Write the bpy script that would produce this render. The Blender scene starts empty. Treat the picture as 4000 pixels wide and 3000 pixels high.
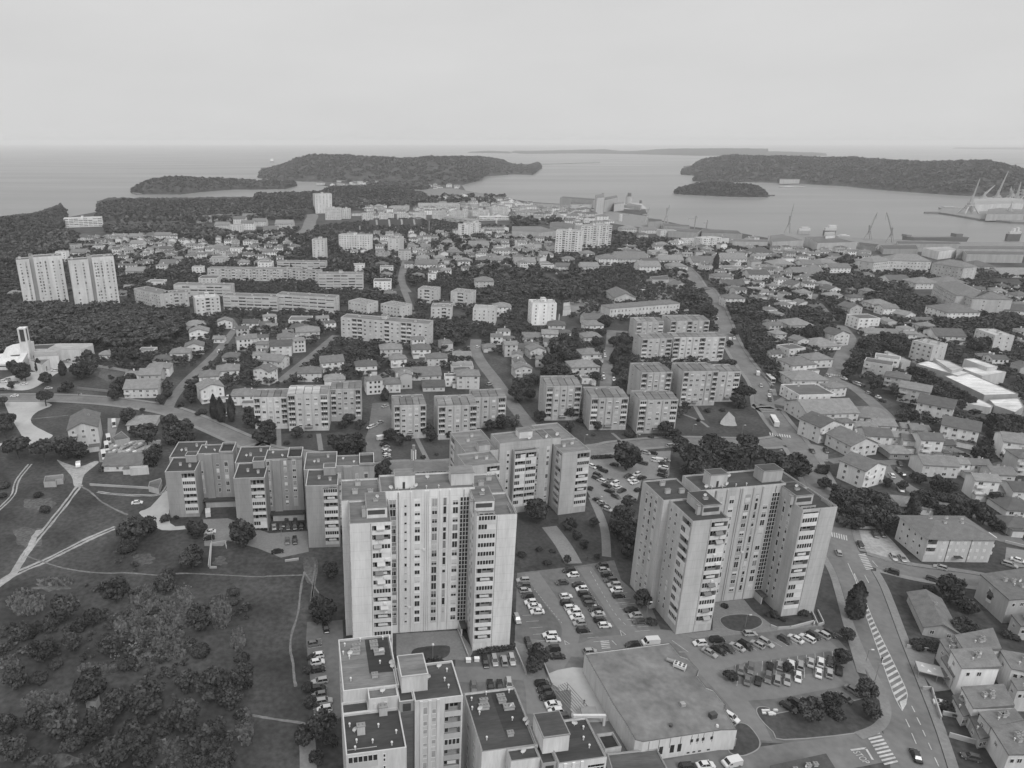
import bpy, math, random
import numpy as np
R=math.radians
SC=bpy.context.scene; COL=SC.collection
random.seed(7); RNG=np.random.default_rng(7)
# ---------- camera ----------
CH,FP,PX,PY,PIT=140.0,2711.0,1597.0,1500.0,math.atan(948/2711)
cam=bpy.data.cameras.new('camera'); camo=bpy.data.objects.new('camera',cam); COL.objects.link(camo)
camo.location=(0,0,CH); camo.rotation_euler=(math.pi/2-PIT,0,0)
cam.sensor_width=36; cam.lens=FP/4000*36; cam.shift_x=(2000-PX)/4000
cam.clip_start=1; cam.clip_end=200000
SC.camera=camo
HAZE=8.0e-5; ZEN=1.7
# ---------- sky and sun ----------
SUN_EL,SUN_AZ=R(48),R(158)      # azimuth from +Y towards +X: the sun stands behind the camera, to its right
w=bpy.data.worlds.new('World'); SC.world=w; w.use_nodes=True
nt=w.node_tree; nt.nodes.clear()
out=nt.nodes.new('ShaderNodeOutputWorld'); bg=nt.nodes.new('ShaderNodeBackground')
sky=nt.nodes.new('ShaderNodeTexSky'); sky.sky_type='NISHITA'; sky.sun_disc=False
sky.sun_elevation=SUN_EL; sky.sun_rotation=SUN_AZ; sky.dust_density=4; sky.air_density=1.0
bw=nt.nodes.new('ShaderNodeRGBToBW'); nt.links.new(sky.outputs[0],bw.inputs[0])
# an overcast layer evens the clear sky out: grey cloud with soft streaks
tc=nt.nodes.new('ShaderNodeTexCoord'); mp=nt.nodes.new('ShaderNodeMapping'); mp.inputs['Scale'].default_value=(2.2,2.2,9)
nt.links.new(tc.outputs['Generated'],mp.inputs[0])
nz=nt.nodes.new('ShaderNodeTexNoise'); nz.inputs['Scale'].default_value=1.6; nz.inputs['Detail'].default_value=5; nz.inputs['Roughness'].default_value=.5
nt.links.new(mp.outputs[0],nz.inputs['Vector'])
mr=nt.nodes.new('ShaderNodeMapRange'); mr.inputs[1].default_value=.25; mr.inputs[2].default_value=.75; mr.inputs[3].default_value=6.4; mr.inputs[4].default_value=6.95
nt.links.new(nz.outputs[0],mr.inputs[0])
mx=nt.nodes.new('ShaderNodeMix'); mx.data_type='FLOAT'; mx.inputs[0].default_value=.93
nt.links.new(bw.outputs[0],mx.inputs[2]); nt.links.new(mr.outputs[0],mx.inputs[3])
# an overcast dome is some three times brighter overhead than near the horizon
sx=nt.nodes.new('ShaderNodeSeparateXYZ'); nt.links.new(tc.outputs['Generated'],sx.inputs[0])
mz=nt.nodes.new('ShaderNodeMapRange'); mz.interpolation_type='SMOOTHSTEP'; mz.inputs[1].default_value=.16; mz.inputs[2].default_value=.85; mz.inputs[3].default_value=1; mz.inputs[4].default_value=ZEN; nt.links.new(sx.outputs[2],mz.inputs[0])
ml=nt.nodes.new('ShaderNodeMath'); ml.operation='MULTIPLY'; nt.links.new(mx.outputs[0],ml.inputs[0]); nt.links.new(mz.outputs[0],ml.inputs[1])
nt.links.new(ml.outputs[0],bg.inputs[0]); bg.inputs[1].default_value=.0975
nt.links.new(bg.outputs[0],out.inputs[0])
sl=bpy.data.lights.new('sun','SUN'); sl.energy=1.5; sl.angle=R(18); sl.color=(1,1,1)
so=bpy.data.objects.new('sun',sl); COL.objects.link(so)
so.rotation_euler=(math.pi/2-SUN_EL,0,math.pi-SUN_AZ)
SC.view_settings.view_transform='Standard'; SC.view_settings.look='None'; SC.view_settings.exposure=.09; SC.view_settings.gamma=1
SC.render.engine='CYCLES'; SC.cycles.max_bounces=5; SC.cycles.diffuse_bounces=2; SC.cycles.glossy_bounces=2; SC.cycles.transmission_bounces=1; SC.cycles.volume_bounces=1
SC.cycles.use_denoising=True; SC.cycles.use_adaptive_sampling=True
# ---------- where a spot of the ground lies ----------
# survey sheets: each letter is a sheet with its own corner and scale; at() gives the ground spot of a reading
TT=dict(A=(1200,1700,1000),B=(2200,1700,1000),C=(1200,2250,1000),D=(2200,2250,1000),E=(3000,2250,1000),F=(3000,1550,1000),G=(0,500,1000),H=(1000,500,1000),I=(2000,500,1000),J=(3000,500,1000),K=(0,1100,1000),L=(1000,1100,1000),M=(2000,1100,1000),N=(3000,1000,1000),O=(0,1700,1000),Q=(0,2250,1000),R=(600,1500,1000),W=(0,0,4000),e=(1700,1620,700),l=(950,1450,600),k=(1480,1450,600),m=(2040,1400,700),n=(2400,1180,600),c=(1280,2420,600*2212/1716),d=(1780,2550,700))
CPIT,SPIT=math.cos(PIT),math.sin(PIT)
def nat(t,x,y): a=TT[t]; s=a[2]/2212; return a[0]+x*s,a[1]+y*s
def ray(t,x,y):
    nx,ny=nat(t,x,y); a=(nx-PX)/FP; b=(ny-PY)/FP
    return a,CPIT-b*SPIT,-SPIT-b*CPIT
def at(t,x,y,z=0.0):
    d=ray(t,x,y); k=(z-CH)/d[2]; return d[0]*k,d[1]*k
def rise(t,x,y,Y):            # height over the ground of a reading at forward distance Y, and its side offset
    d=ray(t,x,y); k=Y/d[1]; return CH+d[2]*k,d[0]*k
def mpp(t,x,y):               # metres per sheet unit near a ground spot
    d=ray(t,x,y); return (-CH/d[2])/FP*TT[t][2]/2212
def proj(X,Y,Z):
    dz=Z-CH; zc=Y*CPIT-dz*SPIT; return PX+FP*X/zc, PY+FP*-(Y*SPIT+dz*CPIT)/zc
def nums(s): return [tuple(float(v) if v.replace('.','').replace('-','').isdigit() else v for v in q.split(',')) for q in s.split()]
# ---------- mesh helpers ----------
class MB:
    def __init__(s): s.v=[];s.f=[];s.m=[]
    def face(s,pts,m=0):
        n=len(s.v); s.v+=[tuple(p) for p in pts]; s.f.append(tuple(range(n,n+len(pts)))); s.m.append(m); return s
    def box(s,x0,x1,y0,y1,z0,z1,m=0,mt=None,bottom=True):
        n=len(s.v)
        s.v+=[(x0,y0,z0),(x1,y0,z0),(x1,y1,z0),(x0,y1,z0),(x0,y0,z1),(x1,y0,z1),(x1,y1,z1),(x0,y1,z1)]
        F=[(0,1,5,4),(1,2,6,5),(2,3,7,6),(3,0,4,7),(4,5,6,7)]+([(3,2,1,0)] if bottom else [])
        for i,f in enumerate(F): s.f.append(tuple(n+q for q in f)); s.m.append(mt if (mt is not None and i==4) else m)
        return s
    def prism(s,poly,z0,z1,m=0,top=True,bot=False,mt=None):
        n=len(s.v);k=len(poly)
        s.v+=[(p[0],p[1],z0) for p in poly]+[(p[0],p[1],z1) for p in poly]
        for i in range(k): j=(i+1)%k; s.f.append((n+i,n+j,n+k+j,n+k+i)); s.m.append(m)
        if top: s.f.append(tuple(range(n+k,n+2*k))); s.m.append(m if mt is None else mt)
        if bot: s.f.append(tuple(range(n+k-1,n-1,-1))); s.m.append(m)
        return s
    def tube(s,p,q,r0,r1=None,n=6,m=0,cap=True):
        r1=r0 if r1 is None else r1
        p=np.array(p,float);q=np.array(q,float);d=q-p;L=np.linalg.norm(d)
        if L<1e-6: return s
        d/=L;a=np.array((0,0,1.)) if abs(d[2])<.9 else np.array((1.,0,0));u=np.cross(d,a);u/=np.linalg.norm(u);w_=np.cross(d,u)
        b=len(s.v)
        for c,r in ((p,r0),(q,r1)):
            for i in range(n): t=2*math.pi*i/n; s.v.append(tuple(c+r*(math.cos(t)*u+math.sin(t)*w_)))
        for i in range(n): j=(i+1)%n; s.f.append((b+j,b+i,b+n+i,b+n+j)); s.m.append(m)
        if cap: s.f.append(tuple(range(b+2*n-1,b+n-1,-1))); s.m.append(m); s.f.append(tuple(range(b,b+n))); s.m.append(m)
        return s
    def mesh(s,name,mats):
        me=bpy.data.meshes.new(name); me.from_pydata(s.v,[],s.f)
        for mt in mats: me.materials.append(mt)
        if len(mats)>1: me.polygons.foreach_set('material_index',s.m)
        me.update(); return me
    def build(s,name,mats,parent=None,loc=(0,0,0),rz=0,color=None):
        return put(name,s.mesh(name,mats if isinstance(mats,(list,tuple)) else [mats]),parent,loc,rz,color)
def put(name,me,parent=None,loc=(0,0,0),rz=0,color=None,scale=None):
    o=bpy.data.objects.new(name,me); COL.objects.link(o)
    o.location=loc; o.rotation_euler=(0,0,rz)
    if parent: o.parent=parent
    if color is not None: o.color=(color,color,color,1)
    if scale: o.scale=scale
    return o
def tag(o,label,cat,group=None,kind=None):
    o['label']=label; o['category']=cat
    if group: o['group']=group
    if kind: o['kind']=kind
    return o
def empty(name,loc,rz=0):
    o=bpy.data.objects.new(name,None); COL.objects.link(o); o.location=loc; o.rotation_euler=(0,0,rz); o.empty_display_size=.5; return o
ORD='first second third fourth fifth sixth seventh eighth ninth tenth eleventh twelfth thirteenth fourteenth fifteenth sixteenth seventeenth eighteenth nineteenth twentieth'.split()
def ordw(i,n):
    if i==0: return 'leftmost'
    if i==n-1: return 'rightmost'
    if i<20: return ORD[i]+' from left'
    return ('twenty-' if i<29 else 'thirty-')+ORD[(i-20)%10]+' from left' if i!=29 else 'thirtieth from left'
# ---------- materials (all grey: a black and white picture of a grey day) ----------
def joints(m,h=2.85,wd=.13,dark=.86,axis=2):
    n=m.node_tree; cb=[q for q in n.nodes if q.type=='COMBINE_COLOR'][0]; src=cb.inputs[0].links[0].from_socket
    tc=n.nodes.new('ShaderNodeTexCoord'); sx=n.nodes.new('ShaderNodeSeparateXYZ'); n.links.new(tc.outputs['Object'],sx.inputs[0])
    md=n.nodes.new('ShaderNodeMath'); md.operation='MODULO'; md.inputs[1].default_value=h; n.links.new(sx.outputs[axis],md.inputs[0])
    ls=n.nodes.new('ShaderNodeMath'); ls.operation='LESS_THAN'; ls.inputs[1].default_value=wd; n.links.new(md.outputs[0],ls.inputs[0])
    mr=n.nodes.new('ShaderNodeMapRange'); mr.inputs[3].default_value=1; mr.inputs[4].default_value=dark; n.links.new(ls.outputs[0],mr.inputs[0])
    mu=n.nodes.new('ShaderNodeMath'); mu.operation='MULTIPLY'; n.links.new(src,mu.inputs[0]); n.links.new(mr.outputs[0],mu.inputs[1])
    for i in range(3): n.links.new(mu.outputs[0],cb.inputs[i])
def mat(name,c,rough=.85,nscale=.3,namt=.25,obj=False,stretch=None,fine=None,spec=.3,bump=0,world=False,metal=0,detail=4,k=1):
    m=bpy.data.materials.new(name); m.use_nodes=True; n=m.node_tree; b=n.nodes['Principled BSDF']
    b.inputs['Roughness'].default_value=rough; b.inputs['Specular IOR Level'].default_value=spec; b.inputs['Metallic'].default_value=metal
    tc=n.nodes.new('ShaderNodeTexCoord'); src=tc.outputs['Object']
    if world: g=n.nodes.new('ShaderNodeNewGeometry'); src=g.outputs['Position']
    if stretch: mp=n.nodes.new('ShaderNodeMapping'); mp.inputs['Scale'].default_value=stretch; n.links.new(src,mp.inputs[0]); src=mp.outputs[0]
    nz=n.nodes.new('ShaderNodeTexNoise'); nz.inputs['Scale'].default_value=nscale; nz.inputs['Detail'].default_value=detail; n.links.new(src,nz.inputs['Vector'])
    mr=n.nodes.new('ShaderNodeMapRange'); mr.inputs[1].default_value=.28; mr.inputs[2].default_value=.72; mr.inputs[3].default_value=(1-namt)*k; mr.inputs[4].default_value=(1+namt)*k
    n.links.new(nz.outputs[0],mr.inputs[0]); v=mr.outputs[0]
    if fine:
        n2=n.nodes.new('ShaderNodeTexNoise'); n2.inputs['Scale'].default_value=fine[0]; n2.inputs['Detail'].default_value=3; n.links.new(src,n2.inputs['Vector'])
        m2=n.nodes.new('ShaderNodeMapRange'); m2.inputs[1].default_value=.3; m2.inputs[2].default_value=.7; m2.inputs[3].default_value=1-fine[1]; m2.inputs[4].default_value=1+fine[1]
        n.links.new(n2.outputs[0],m2.inputs[0]); mu=n.nodes.new('ShaderNodeMath'); mu.operation='MULTIPLY'; n.links.new(v,mu.inputs[0]); n.links.new(m2.outputs[0],mu.inputs[1]); v=mu.outputs[0]
    mu=n.nodes.new('ShaderNodeMath'); mu.operation='MULTIPLY'; n.links.new(v,mu.inputs[0])
    if obj:
        oi=n.nodes.new('ShaderNodeObjectInfo'); n.links.new(oi.outputs['Color'],mu.inputs[1])
    else: mu.inputs[1].default_value=c
    cb=n.nodes.new('ShaderNodeCombineColor')
    for i in range(3): n.links.new(mu.outputs[0],cb.inputs[i])
    n.links.new(cb.outputs[0],b.inputs['Base Color'])
    if bump:
        bp=n.nodes.new('ShaderNodeBump'); bp.inputs['Strength'].default_value=bump; n.links.new(v,bp.inputs['Height']); n.links.new(bp.outputs[0],b.inputs['Normal'])
    return m
M_WALL=mat('plaster',.5,.9,.25,.13,obj=True,stretch=(1,1,.16),fine=(1.6,.08)); M_PANEL=mat('facade_panels',.5,.9,.3,.15,obj=True,stretch=(1,1,.13),fine=(1.9,.08)); joints(M_PANEL)
M_CONC=mat('stained_concrete',.5,.9,.5,.16,obj=True,stretch=(1,1,.15),fine=(2.5,.07))
M_ROOF=mat('roofing_felt',.2,.95,.3,.28,obj=True,k=.55,stretch=(.3,1.3,1),fine=(1.8,.16)); joints(M_ROOF,1.15,.12,.88,1)
M_TILE=mat('roof_tiles',.2,.9,.5,.18,obj=True,k=.82,stretch=(1,1,2),fine=(2.6,.13))
M_COPE=mat('coping',0.44,.8,.5,.12); M_COPD=mat('grey_coping',0.22,.85,.5,.15); M_COPK=mat('dark_coping',.09,.85,.5,.2); M_WORN=mat('worn_roof',.2,.95,.16,.3,obj=True,k=.75,fine=(.7,.14),detail=6)
M_FRAME=mat('window_frame_paint',.62,.6,1,.06)
M_GLASS=mat('dark_window_glass',.03,.12,.6,.35,spec=.5)
M_SHUT=mat('roller_shutter',.45,.7,.4,.2,obj=True,stretch=(1,1,6))
M_PARA=mat('parapet_paint',.6,.85,.35,.12,obj=True,stretch=(1,1,.4))
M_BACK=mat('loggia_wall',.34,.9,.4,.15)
M_METAL=mat('galvanised_metal',0.26,.5,.8,.12,metal=.3)
M_DARK=mat('dark_metal',.07,.6,.8,.2)
M_WHITE=mat('white_paint',0.56,.5,.8,.06)
M_GREY=mat('grey_paint',.3,.6,.6,.1,obj=True)
M_ASPH=mat('asphalt',.125,.95,.08,.24,world=True,fine=(.6,.14),detail=6)
M_LANE=mat('lane_asphalt',.162,.95,.08,.12,world=True,fine=(.6,.08))
M_ROAD=mat('road_asphalt',.145,.95,.09,.2,world=True,fine=(.5,.12),detail=6)
M_PAVE=mat('pavement',.185,.95,.15,.12,world=True,fine=(1.2,.10))
M_PALE=mat('pale_concrete',.36,.95,.08,.13,world=True,fine=(.6,.05))
M_DIRT=mat('dirt',.28,1,.12,.22,world=True,fine=(.8,.20))
M_TRAIL=mat('trodden_path',.15,1,.2,.25,world=True,fine=(1,.25))
M_MARK=mat('road_paint',0.42,.9,.5,.2,world=True,fine=(2,.1))
M_GRASS=mat('mown_grass',.05,1,.07,.32,world=True,fine=(.8,.25),detail=6)
M_DRY=mat('dry_grass',.088,1,.10,.3,world=True,fine=(.9,.4),detail=6)
M_KERB=mat('kerb_stone',0.24,.9,.4,.1,world=True)
M_TYRE=mat('tyre',.025,.9,2,.1)
M_PAINT=mat('car_paint',.5,.22,1,.03,obj=True,spec=.5)
M_CGLASS=mat('car_glass',.022,.06,1,.1,spec=.6)
M_BARK=mat('bark',.075,1,2,.3)
def leafmat(name,c,amt):
    m=bpy.data.materials.new(name); m.use_nodes=True; n=m.node_tree; b=n.nodes['Principled BSDF']; b.inputs['Roughness'].default_value=.85; b.inputs['Specular IOR Level'].default_value=.15
    a=n.nodes.new('ShaderNodeAttribute'); a.attribute_name='tone'
    oi=n.nodes.new('ShaderNodeObjectInfo')
    mr=n.nodes.new('ShaderNodeMapRange'); mr.inputs[3].default_value=.8; mr.inputs[4].default_value=1.22; n.links.new(oi.outputs['Random'],mr.inputs[0])
    m2=n.nodes.new('ShaderNodeMapRange'); m2.inputs[3].default_value=c*(1-amt); m2.inputs[4].default_value=c*(1+amt); n.links.new(a.outputs['Fac'],m2.inputs[0])
    mu=n.nodes.new('ShaderNodeMath'); mu.operation='MULTIPLY'; n.links.new(mr.outputs[0],mu.inputs[0]); n.links.new(m2.outputs[0],mu.inputs[1])
    cb=n.nodes.new('ShaderNodeCombineColor')
    for i in range(3): n.links.new(mu.outputs[0],cb.inputs[i])
    n.links.new(cb.outputs[0],b.inputs['Base Color']); return m
M_LEAF=leafmat('broad_leaves',.056,.6); M_NEED=leafmat('pine_needles',.052,.5); M_CYP=leafmat('cypress_leaves',.042,.4)
M_WOODC=leafmat('woodland_canopy',.064,.6)
# ================= the setting =================
M_LAND=mat('rough_ground',.048,1,.045,.55,world=True,fine=(.6,.35),detail=7)
M_SHORE=mat('pale_shore_rock',.2,1,.05,.3,world=True)
M_HILL=mat('wooded_hillside',.04,1,.06,.45,world=True,fine=(.18,.3))
def sea_mat():
    m=bpy.data.materials.new('sea_water'); m.use_nodes=True; n=m.node_tree; b=n.nodes['Principled BSDF']
    b.inputs['Base Color'].default_value=(.15,.15,.15,1); b.inputs['Roughness'].default_value=.30; b.inputs['IOR'].default_value=1.33; b.inputs['Specular IOR Level'].default_value=.5
    g=n.nodes.new('ShaderNodeNewGeometry'); mp=n.nodes.new('ShaderNodeMapping'); mp.inputs['Scale'].default_value=(.03,.05,1); n.links.new(g.outputs['Position'],mp.inputs[0])
    z=n.nodes.new('ShaderNodeTexNoise'); z.inputs['Scale'].default_value=1.5; z.inputs['Detail'].default_value=6; n.links.new(mp.outputs[0],z.inputs['Vector'])
    bp=n.nodes.new('ShaderNodeBump'); bp.inputs['Strength'].default_value=.1; bp.inputs['Distance'].default_value=2; n.links.new(z.outputs[0],bp.inputs['Height']); n.links.new(bp.outputs[0],b.inputs['Normal'])
    # long bands of calmer and rougher water
    m2=n.nodes.new('ShaderNodeMapping'); m2.inputs['Scale'].default_value=(.0011,.004,1); n.links.new(g.outputs['Position'],m2.inputs[0])
    z2=n.nodes.new('ShaderNodeTexNoise'); z2.inputs['Scale'].default_value=1; z2.inputs['Detail'].default_value=4; n.links.new(m2.outputs[0],z2.inputs['Vector'])
    r=n.nodes.new('ShaderNodeMapRange'); r.inputs[1].default_value=.35; r.inputs[2].default_value=.65; r.inputs[3].default_value=.30; r.inputs[4].default_value=.40; n.links.new(z2.outputs[0],r.inputs[0]); n.links.new(r.outputs[0],b.inputs['Roughness'])
    return m
def struct(name,mb,mats,**k):
    o=mb.build(name,mats,**k); o['kind']='structure'; return o
sea=MB()
ys=[-400,300,800,1500,3000,6000,12000,29000]; 
for i in range(len(ys)-1):
    W=max(3000,ys[i+1]*1.5)
    sea.face([(-W,ys[i],-2),(W,ys[i],-2),(W,ys[i+1],-2),(-W,ys[i+1],-2)])
struct('sea',sea,[sea_mat()])
def pts(s):                       # "K:10,20 30,40 L:5,6" -> ground spots
    o=[];t=None
    for q in s.split():
        if ':' in q: t,q=q.split(':')
        x,y=q.split(','); o.append(at(t,float(x),float(y)))
    return o
def area2(p): return sum(p[i][0]*p[(i+1)%len(p)][1]-p[(i+1)%len(p)][0]*p[i][1] for i in range(len(p)))
def ccw(p): return p if area2(p)>0 else p[::-1]
def smooth(p,n=5,closed=False):
    if len(p)<3: return p
    q=[];N=len(p)
    for i in range(N if closed else N-1):
        a=p[(i-1)%N] if closed or i>0 else p[i]; b=p[i]; c=p[(i+1)%N]; d=p[(i+2)%N] if closed or i+2<N else c
        for k in range(n):
            t=k/n; q.append(tuple(.5*(2*b[j]+(c[j]-a[j])*t+(2*a[j]-5*b[j]+4*c[j]-d[j])*t*t+(3*b[j]-a[j]-3*c[j]+d[j])*t**3) for j in (0,1)))
    if not closed: q.append(p[-1])
    return q
def sheet(name,p,z,m,z0=None,sm=0,top=None):
    p=ccw(smooth(p,sm,True) if sm else p); mb=MB()
    if z0 is None: mb.face([(x,y,z) for x,y in p])
    else: mb.prism(p,z0,z)
    return struct(name,mb,[m])
OCC=[]                            # ground already taken by roads and houses: (x,y,r)
def ribbon(name,p,w_,z,m,sm=5,mb=None,off=0):
    p=smooth(p,sm) if sm else p; own=mb is None; mb=mb or MB(); P_=np.array(p)
    d=np.gradient(P_,axis=0); d/=np.linalg.norm(d,axis=1)[:,None]+1e-9; nrm=np.stack([-d[:,1],d[:,0]],1)
    Lf=P_+nrm*(off+w_/2); Rt=P_+nrm*(off-w_/2)
    for i in range(len(P_)-1): mb.face([(*Rt[i],z),(*Rt[i+1],z),(*Lf[i+1],z),(*Lf[i],z)])
    if own: return struct(name,mb,[m])
LANDP='G:0,812 300,790 560,775 880,716 H:0,640 640,560 700,520 540,480 640,462 900,458 1100,462 1480,482 1780,495 1810,540 1890,572 2050,590 2200,612 I:160,640 420,655 720,690 1150,702 1185,775 1300,800 1540,850 1960,905 2212,950 J:200,935 700,945 1100,1000 1650,990 2212,985'
land=[(-2600,-300)]+[(-2600,1500)]+[(-1500,1180)]+pts(LANDP)+[(1500,900),(2600,900),(2600,-300)]
sheet('ground',land,0,M_LAND,z0=-4)
# ---- low wooded hills and islands: a sheet from the shore over a crest and down behind ----
def vnoise(x,y,seed):
    def h(i,j): return np.mod(np.sin(i*127.1+j*311.7+seed*74.7)*43758.5453,1)
    i=np.floor(x);j=np.floor(y);f=x-i;g=y-j;f=f*f*(3-2*f);g=g*g*(3-2*g)
    return (h(i,j)*(1-f)+h(i+1,j)*f)*(1-g)+(h(i,j+1)*(1-f)+h(i+1,j+1)*f)*g
def polyi(L,t):
    L=np.array(L,float); s=np.r_[0,np.cumsum(np.linalg.norm(np.diff(L,axis=0),axis=1))]; s/=s[-1]
    return np.stack([np.interp(t,s,L[:,k]) for k in range(L.shape[1])],1)
HILLS=[]; COVER=[]
def hill(name,label,front,crest,setback,behind,nc,nr,canopy,cell,seed,z0=-2,shore=True,taper=.11,cover=0):
    Fp=[(*p,z0) for p in pts(front)]
    t=None;C=[]
    for q in crest.split():
        if ':' in q: t,q=q.split(':')
        x,y=map(float,q.split(','))
        d=ray(t,x,y)
        # forward distance of the crest: shore distance below it plus the setback
        fx=[p[0]/p[1] for p in Fp]; r_=d[0]/d[1]; o=np.argsort(fx); Yf=np.interp(r_,np.array(fx)[o],np.array([p[1] for p in Fp])[o])
        Y=Yf+setback; h,X=rise(t,x,y,Y); C.append((X,Y,max(h-canopy*.7,1)))
    u=np.linspace(0,1,nc); A_=polyi(Fp,u); B_=polyi(C,u)
    B_[:,2]*=np.clip(np.minimum(u,1-u)/taper,0.02,1)**.75 if taper else 1
    rows=[]
    for k in range(nr+1):
        s=k/nr
        z=A_[:,2]+(B_[:,2]-A_[:,2])*(1-(1-s)**1.9)
        rows.append(np.stack([A_[:,0]+(B_[:,0]-A_[:,0])*s,A_[:,1]+(B_[:,1]-A_[:,1])*s,z],1))
    for k in range(1,nr//2+1):
        s=k/(nr//2); bk=B_.copy(); bk[:,0]*=1+behind*s/bk[:,1]; bk[:,1]+=behind*s; bk[:,2]=B_[:,2]*(1-s**1.6)+z0*s**1.6; rows.append(bk)
    G_=np.array(rows)
    n1=vnoise(G_[...,0]/cell,G_[...,1]/cell,seed); n2=vnoise(G_[...,0]/(cell*.45),G_[...,1]/(cell*.45),seed+3); n3=vnoise(G_[...,0]/(cell*5),G_[...,1]/(cell*5),seed+5)
    amp=np.ones(G_.shape[:2])*np.clip(np.minimum(u,1-u)/.05,.15,1)[None,:]; amp[0]=0; amp[-1]=0; amp[1]=.75
    G_[...,2]+=amp*canopy*(.55+.35*n1+.25*n2+.2*n3)
    nk,nu=G_.shape[:2]; v=G_.reshape(-1,3); f=[]
    for a in range(nk-1):
        for b in range(nu-1): f.append((a*nu+b,a*nu+b+1,(a+1)*nu+b+1,(a+1)*nu+b))
    me=bpy.data.meshes.new(name); me.from_pydata(v.tolist(),[],f); me.materials.append(M_HILL); me.update()
    o=put(name,me); o['kind']='structure'; o['label']=label
    if shore:
        mb=MB(); S_=[p[:2] for p in polyi(Fp,np.linspace(0,1,60))]
        P_=np.array(S_); r_=np.linalg.norm(P_,axis=1)[:,None]
        for i in range(59):
            a,b=P_[i],P_[i+1]; wv=4+3*math.sin(i*1.7)+r_[i,0]*.002
            ia,ib=a*(1-wv/np.linalg.norm(a)),b*(1-wv/np.linalg.norm(b)); ja,jb=a*(1+6/np.linalg.norm(a)),b*(1+6/np.linalg.norm(b))
            mb.face([(*ia,z0-.5),(*ib,z0-.5),(*b,z0+1.2),(*a,z0+1.2)]); mb.face([(*a,z0+1.2),(*b,z0+1.2),(*jb,z0+1.5),(*ja,z0+1.5)])
        struct('shore',mb,[M_SHORE])
    
    if cover: COVER.append((G_,canopy,cover))
    HILLS.append(o); return o
hill('hill','broad wooded peninsula beyond the inlet','H:25,430 130,443 400,460 700,470 1100,480 1480,497 1790,490 1930,455 1960,420 2212,400 I:175,402 240,350','H:45,405 140,345 380,265 480,245 750,245 1000,262 1300,274 1500,260 1900,262 2050,275 2130,290 2160,310 I:0,325 150,335 235,348',700,500,420,44,11,16,1,cover=(9,14,3200))
hill('hill','low wooded islet with a pale shore on the left','G:1140,560 1240,572 1560,572 1820,545 2000,530 2212,530 H:250,525 345,500','G:1145,553 1215,490 1300,455 1480,430 1800,443 2100,455 2212,463 H:100,460 250,470 340,495',130,150,260,22,9,10,2,cover=(5,8,700))
hill('hill','wooded headland by the sea','G:840,800 1000,800 1500,800 2212,790 H:300,760 520,740 700,700','G:850,735 900,697 1050,660 1200,640 1420,640 1600,660 1660,684 1900,668 2212,660 H:0,585 330,575 560,570 640,545 700,530',320,120,420,46,10,9,3,z0=0,shore=False,cover=(4.5,7.5,2600))
hill('hill','wooded shore on the far left','G:-400,1150 0,1140 300,1060 480,930 550,872 570,850','G:-400,850 0,806 300,785 480,772 540,772 565,790',260,150,260,40,9,8,4,z0=0,shore=False,cover=(4.5,7,2200))
hill('hill','dark wooded slope under the peninsula','H:560,620 800,660 1100,640 1290,650 1480,640','H:560,560 640,530 900,520 1200,520 1300,560 1480,610',140,160,160,22,9,8,14,z0=0,shore=False,taper=.1,cover=(5,8,1300))
hill('hill','long wooded ridge across the harbour','I:1470,402 1600,412 1900,455 2212,470 J:0,470 300,480 700,505 1050,540 1600,580 2212,610 2500,630','I:1475,395 1540,350 1600,290 1750,270 1900,248 2100,258 2212,256 J:0,256 250,262 500,272 750,266 850,285 1000,292 1350,312 1800,302 2212,296 2500,290',560,600,420,42,11,16,5,cover=(9,14,3600))
hill('hill','spit of trees in front of the ridge','I:1560,455 1640,467 1900,468 2212,468','I:1570,432 1640,415 1760,425 1900,440 2212,445',90,80,120,10,9,12,6,cover=(5,8,260))
hill('hill','round wooded islet in the harbour','I:1400,565 1500,575 1700,585 1950,595 2212,597','I:1405,558 1460,525 1600,490 1720,483 1850,482 2050,500 2130,520 2205,560',90,90,200,20,9,10,7,cover=(5,7,700))
hill('hill','hazy long island on the horizon','I:0,214 120,222 560,218 900,222 1100,226 1600,238 2212,240 J:0,240 300,242 510,238','I:0,204 110,206 380,195 800,186 950,205 1050,202 1300,182 1700,178 2212,180 J:0,204 250,210 420,228 500,234',900,900,260,8,13,60,8,shore=False)
hill('hill','hazy far skerries','H:1830,214 2000,216 2212,218','H:1835,208 1900,204 2000,198 2212,205',300,300,60,6,8,40,9,shore=False)
hill('hill','hazy distant coast at right','J:1600,178 1800,182 2212,186 2500,190','J:1600,172 1800,172 2212,170 2500,165',900,900,60,6,14,80,10,shore=False)
# ---- quays of the shipyard ----
sheet('quay',pts('J:1345,730 1480,725 1500,700 2300,690 2400,830 2100,815 1900,795 1830,792 1600,752 1480,735'),1.5,M_PAVE,z0=-4)
sheet('quay',pts('I:425,650 720,640 1120,655 1165,700 1100,706 720,697'),1,M_PALE,z0=-4)
bw_=MB(); ribbon('x',pts('I:40,322 300,312 560,304 760,298'),14,0,None,mb=bw_)
sheet('breakwater',[(x,y) for x,y,z in bw_.v[0:1]]+[(p[0],p[1]) for p in pts('I:40,322 300,312 560,304 760,298')]+[(p[0],p[1]+40) for p in pts('I:760,298 560,304 300,312 40,322')],1,M_SHORE,z0=-4)
sheet('rocks',pts('G:1140,560 1180,572 1240,570 1230,560 1170,550'),1.5,M_SHORE,z0=-4)
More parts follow.
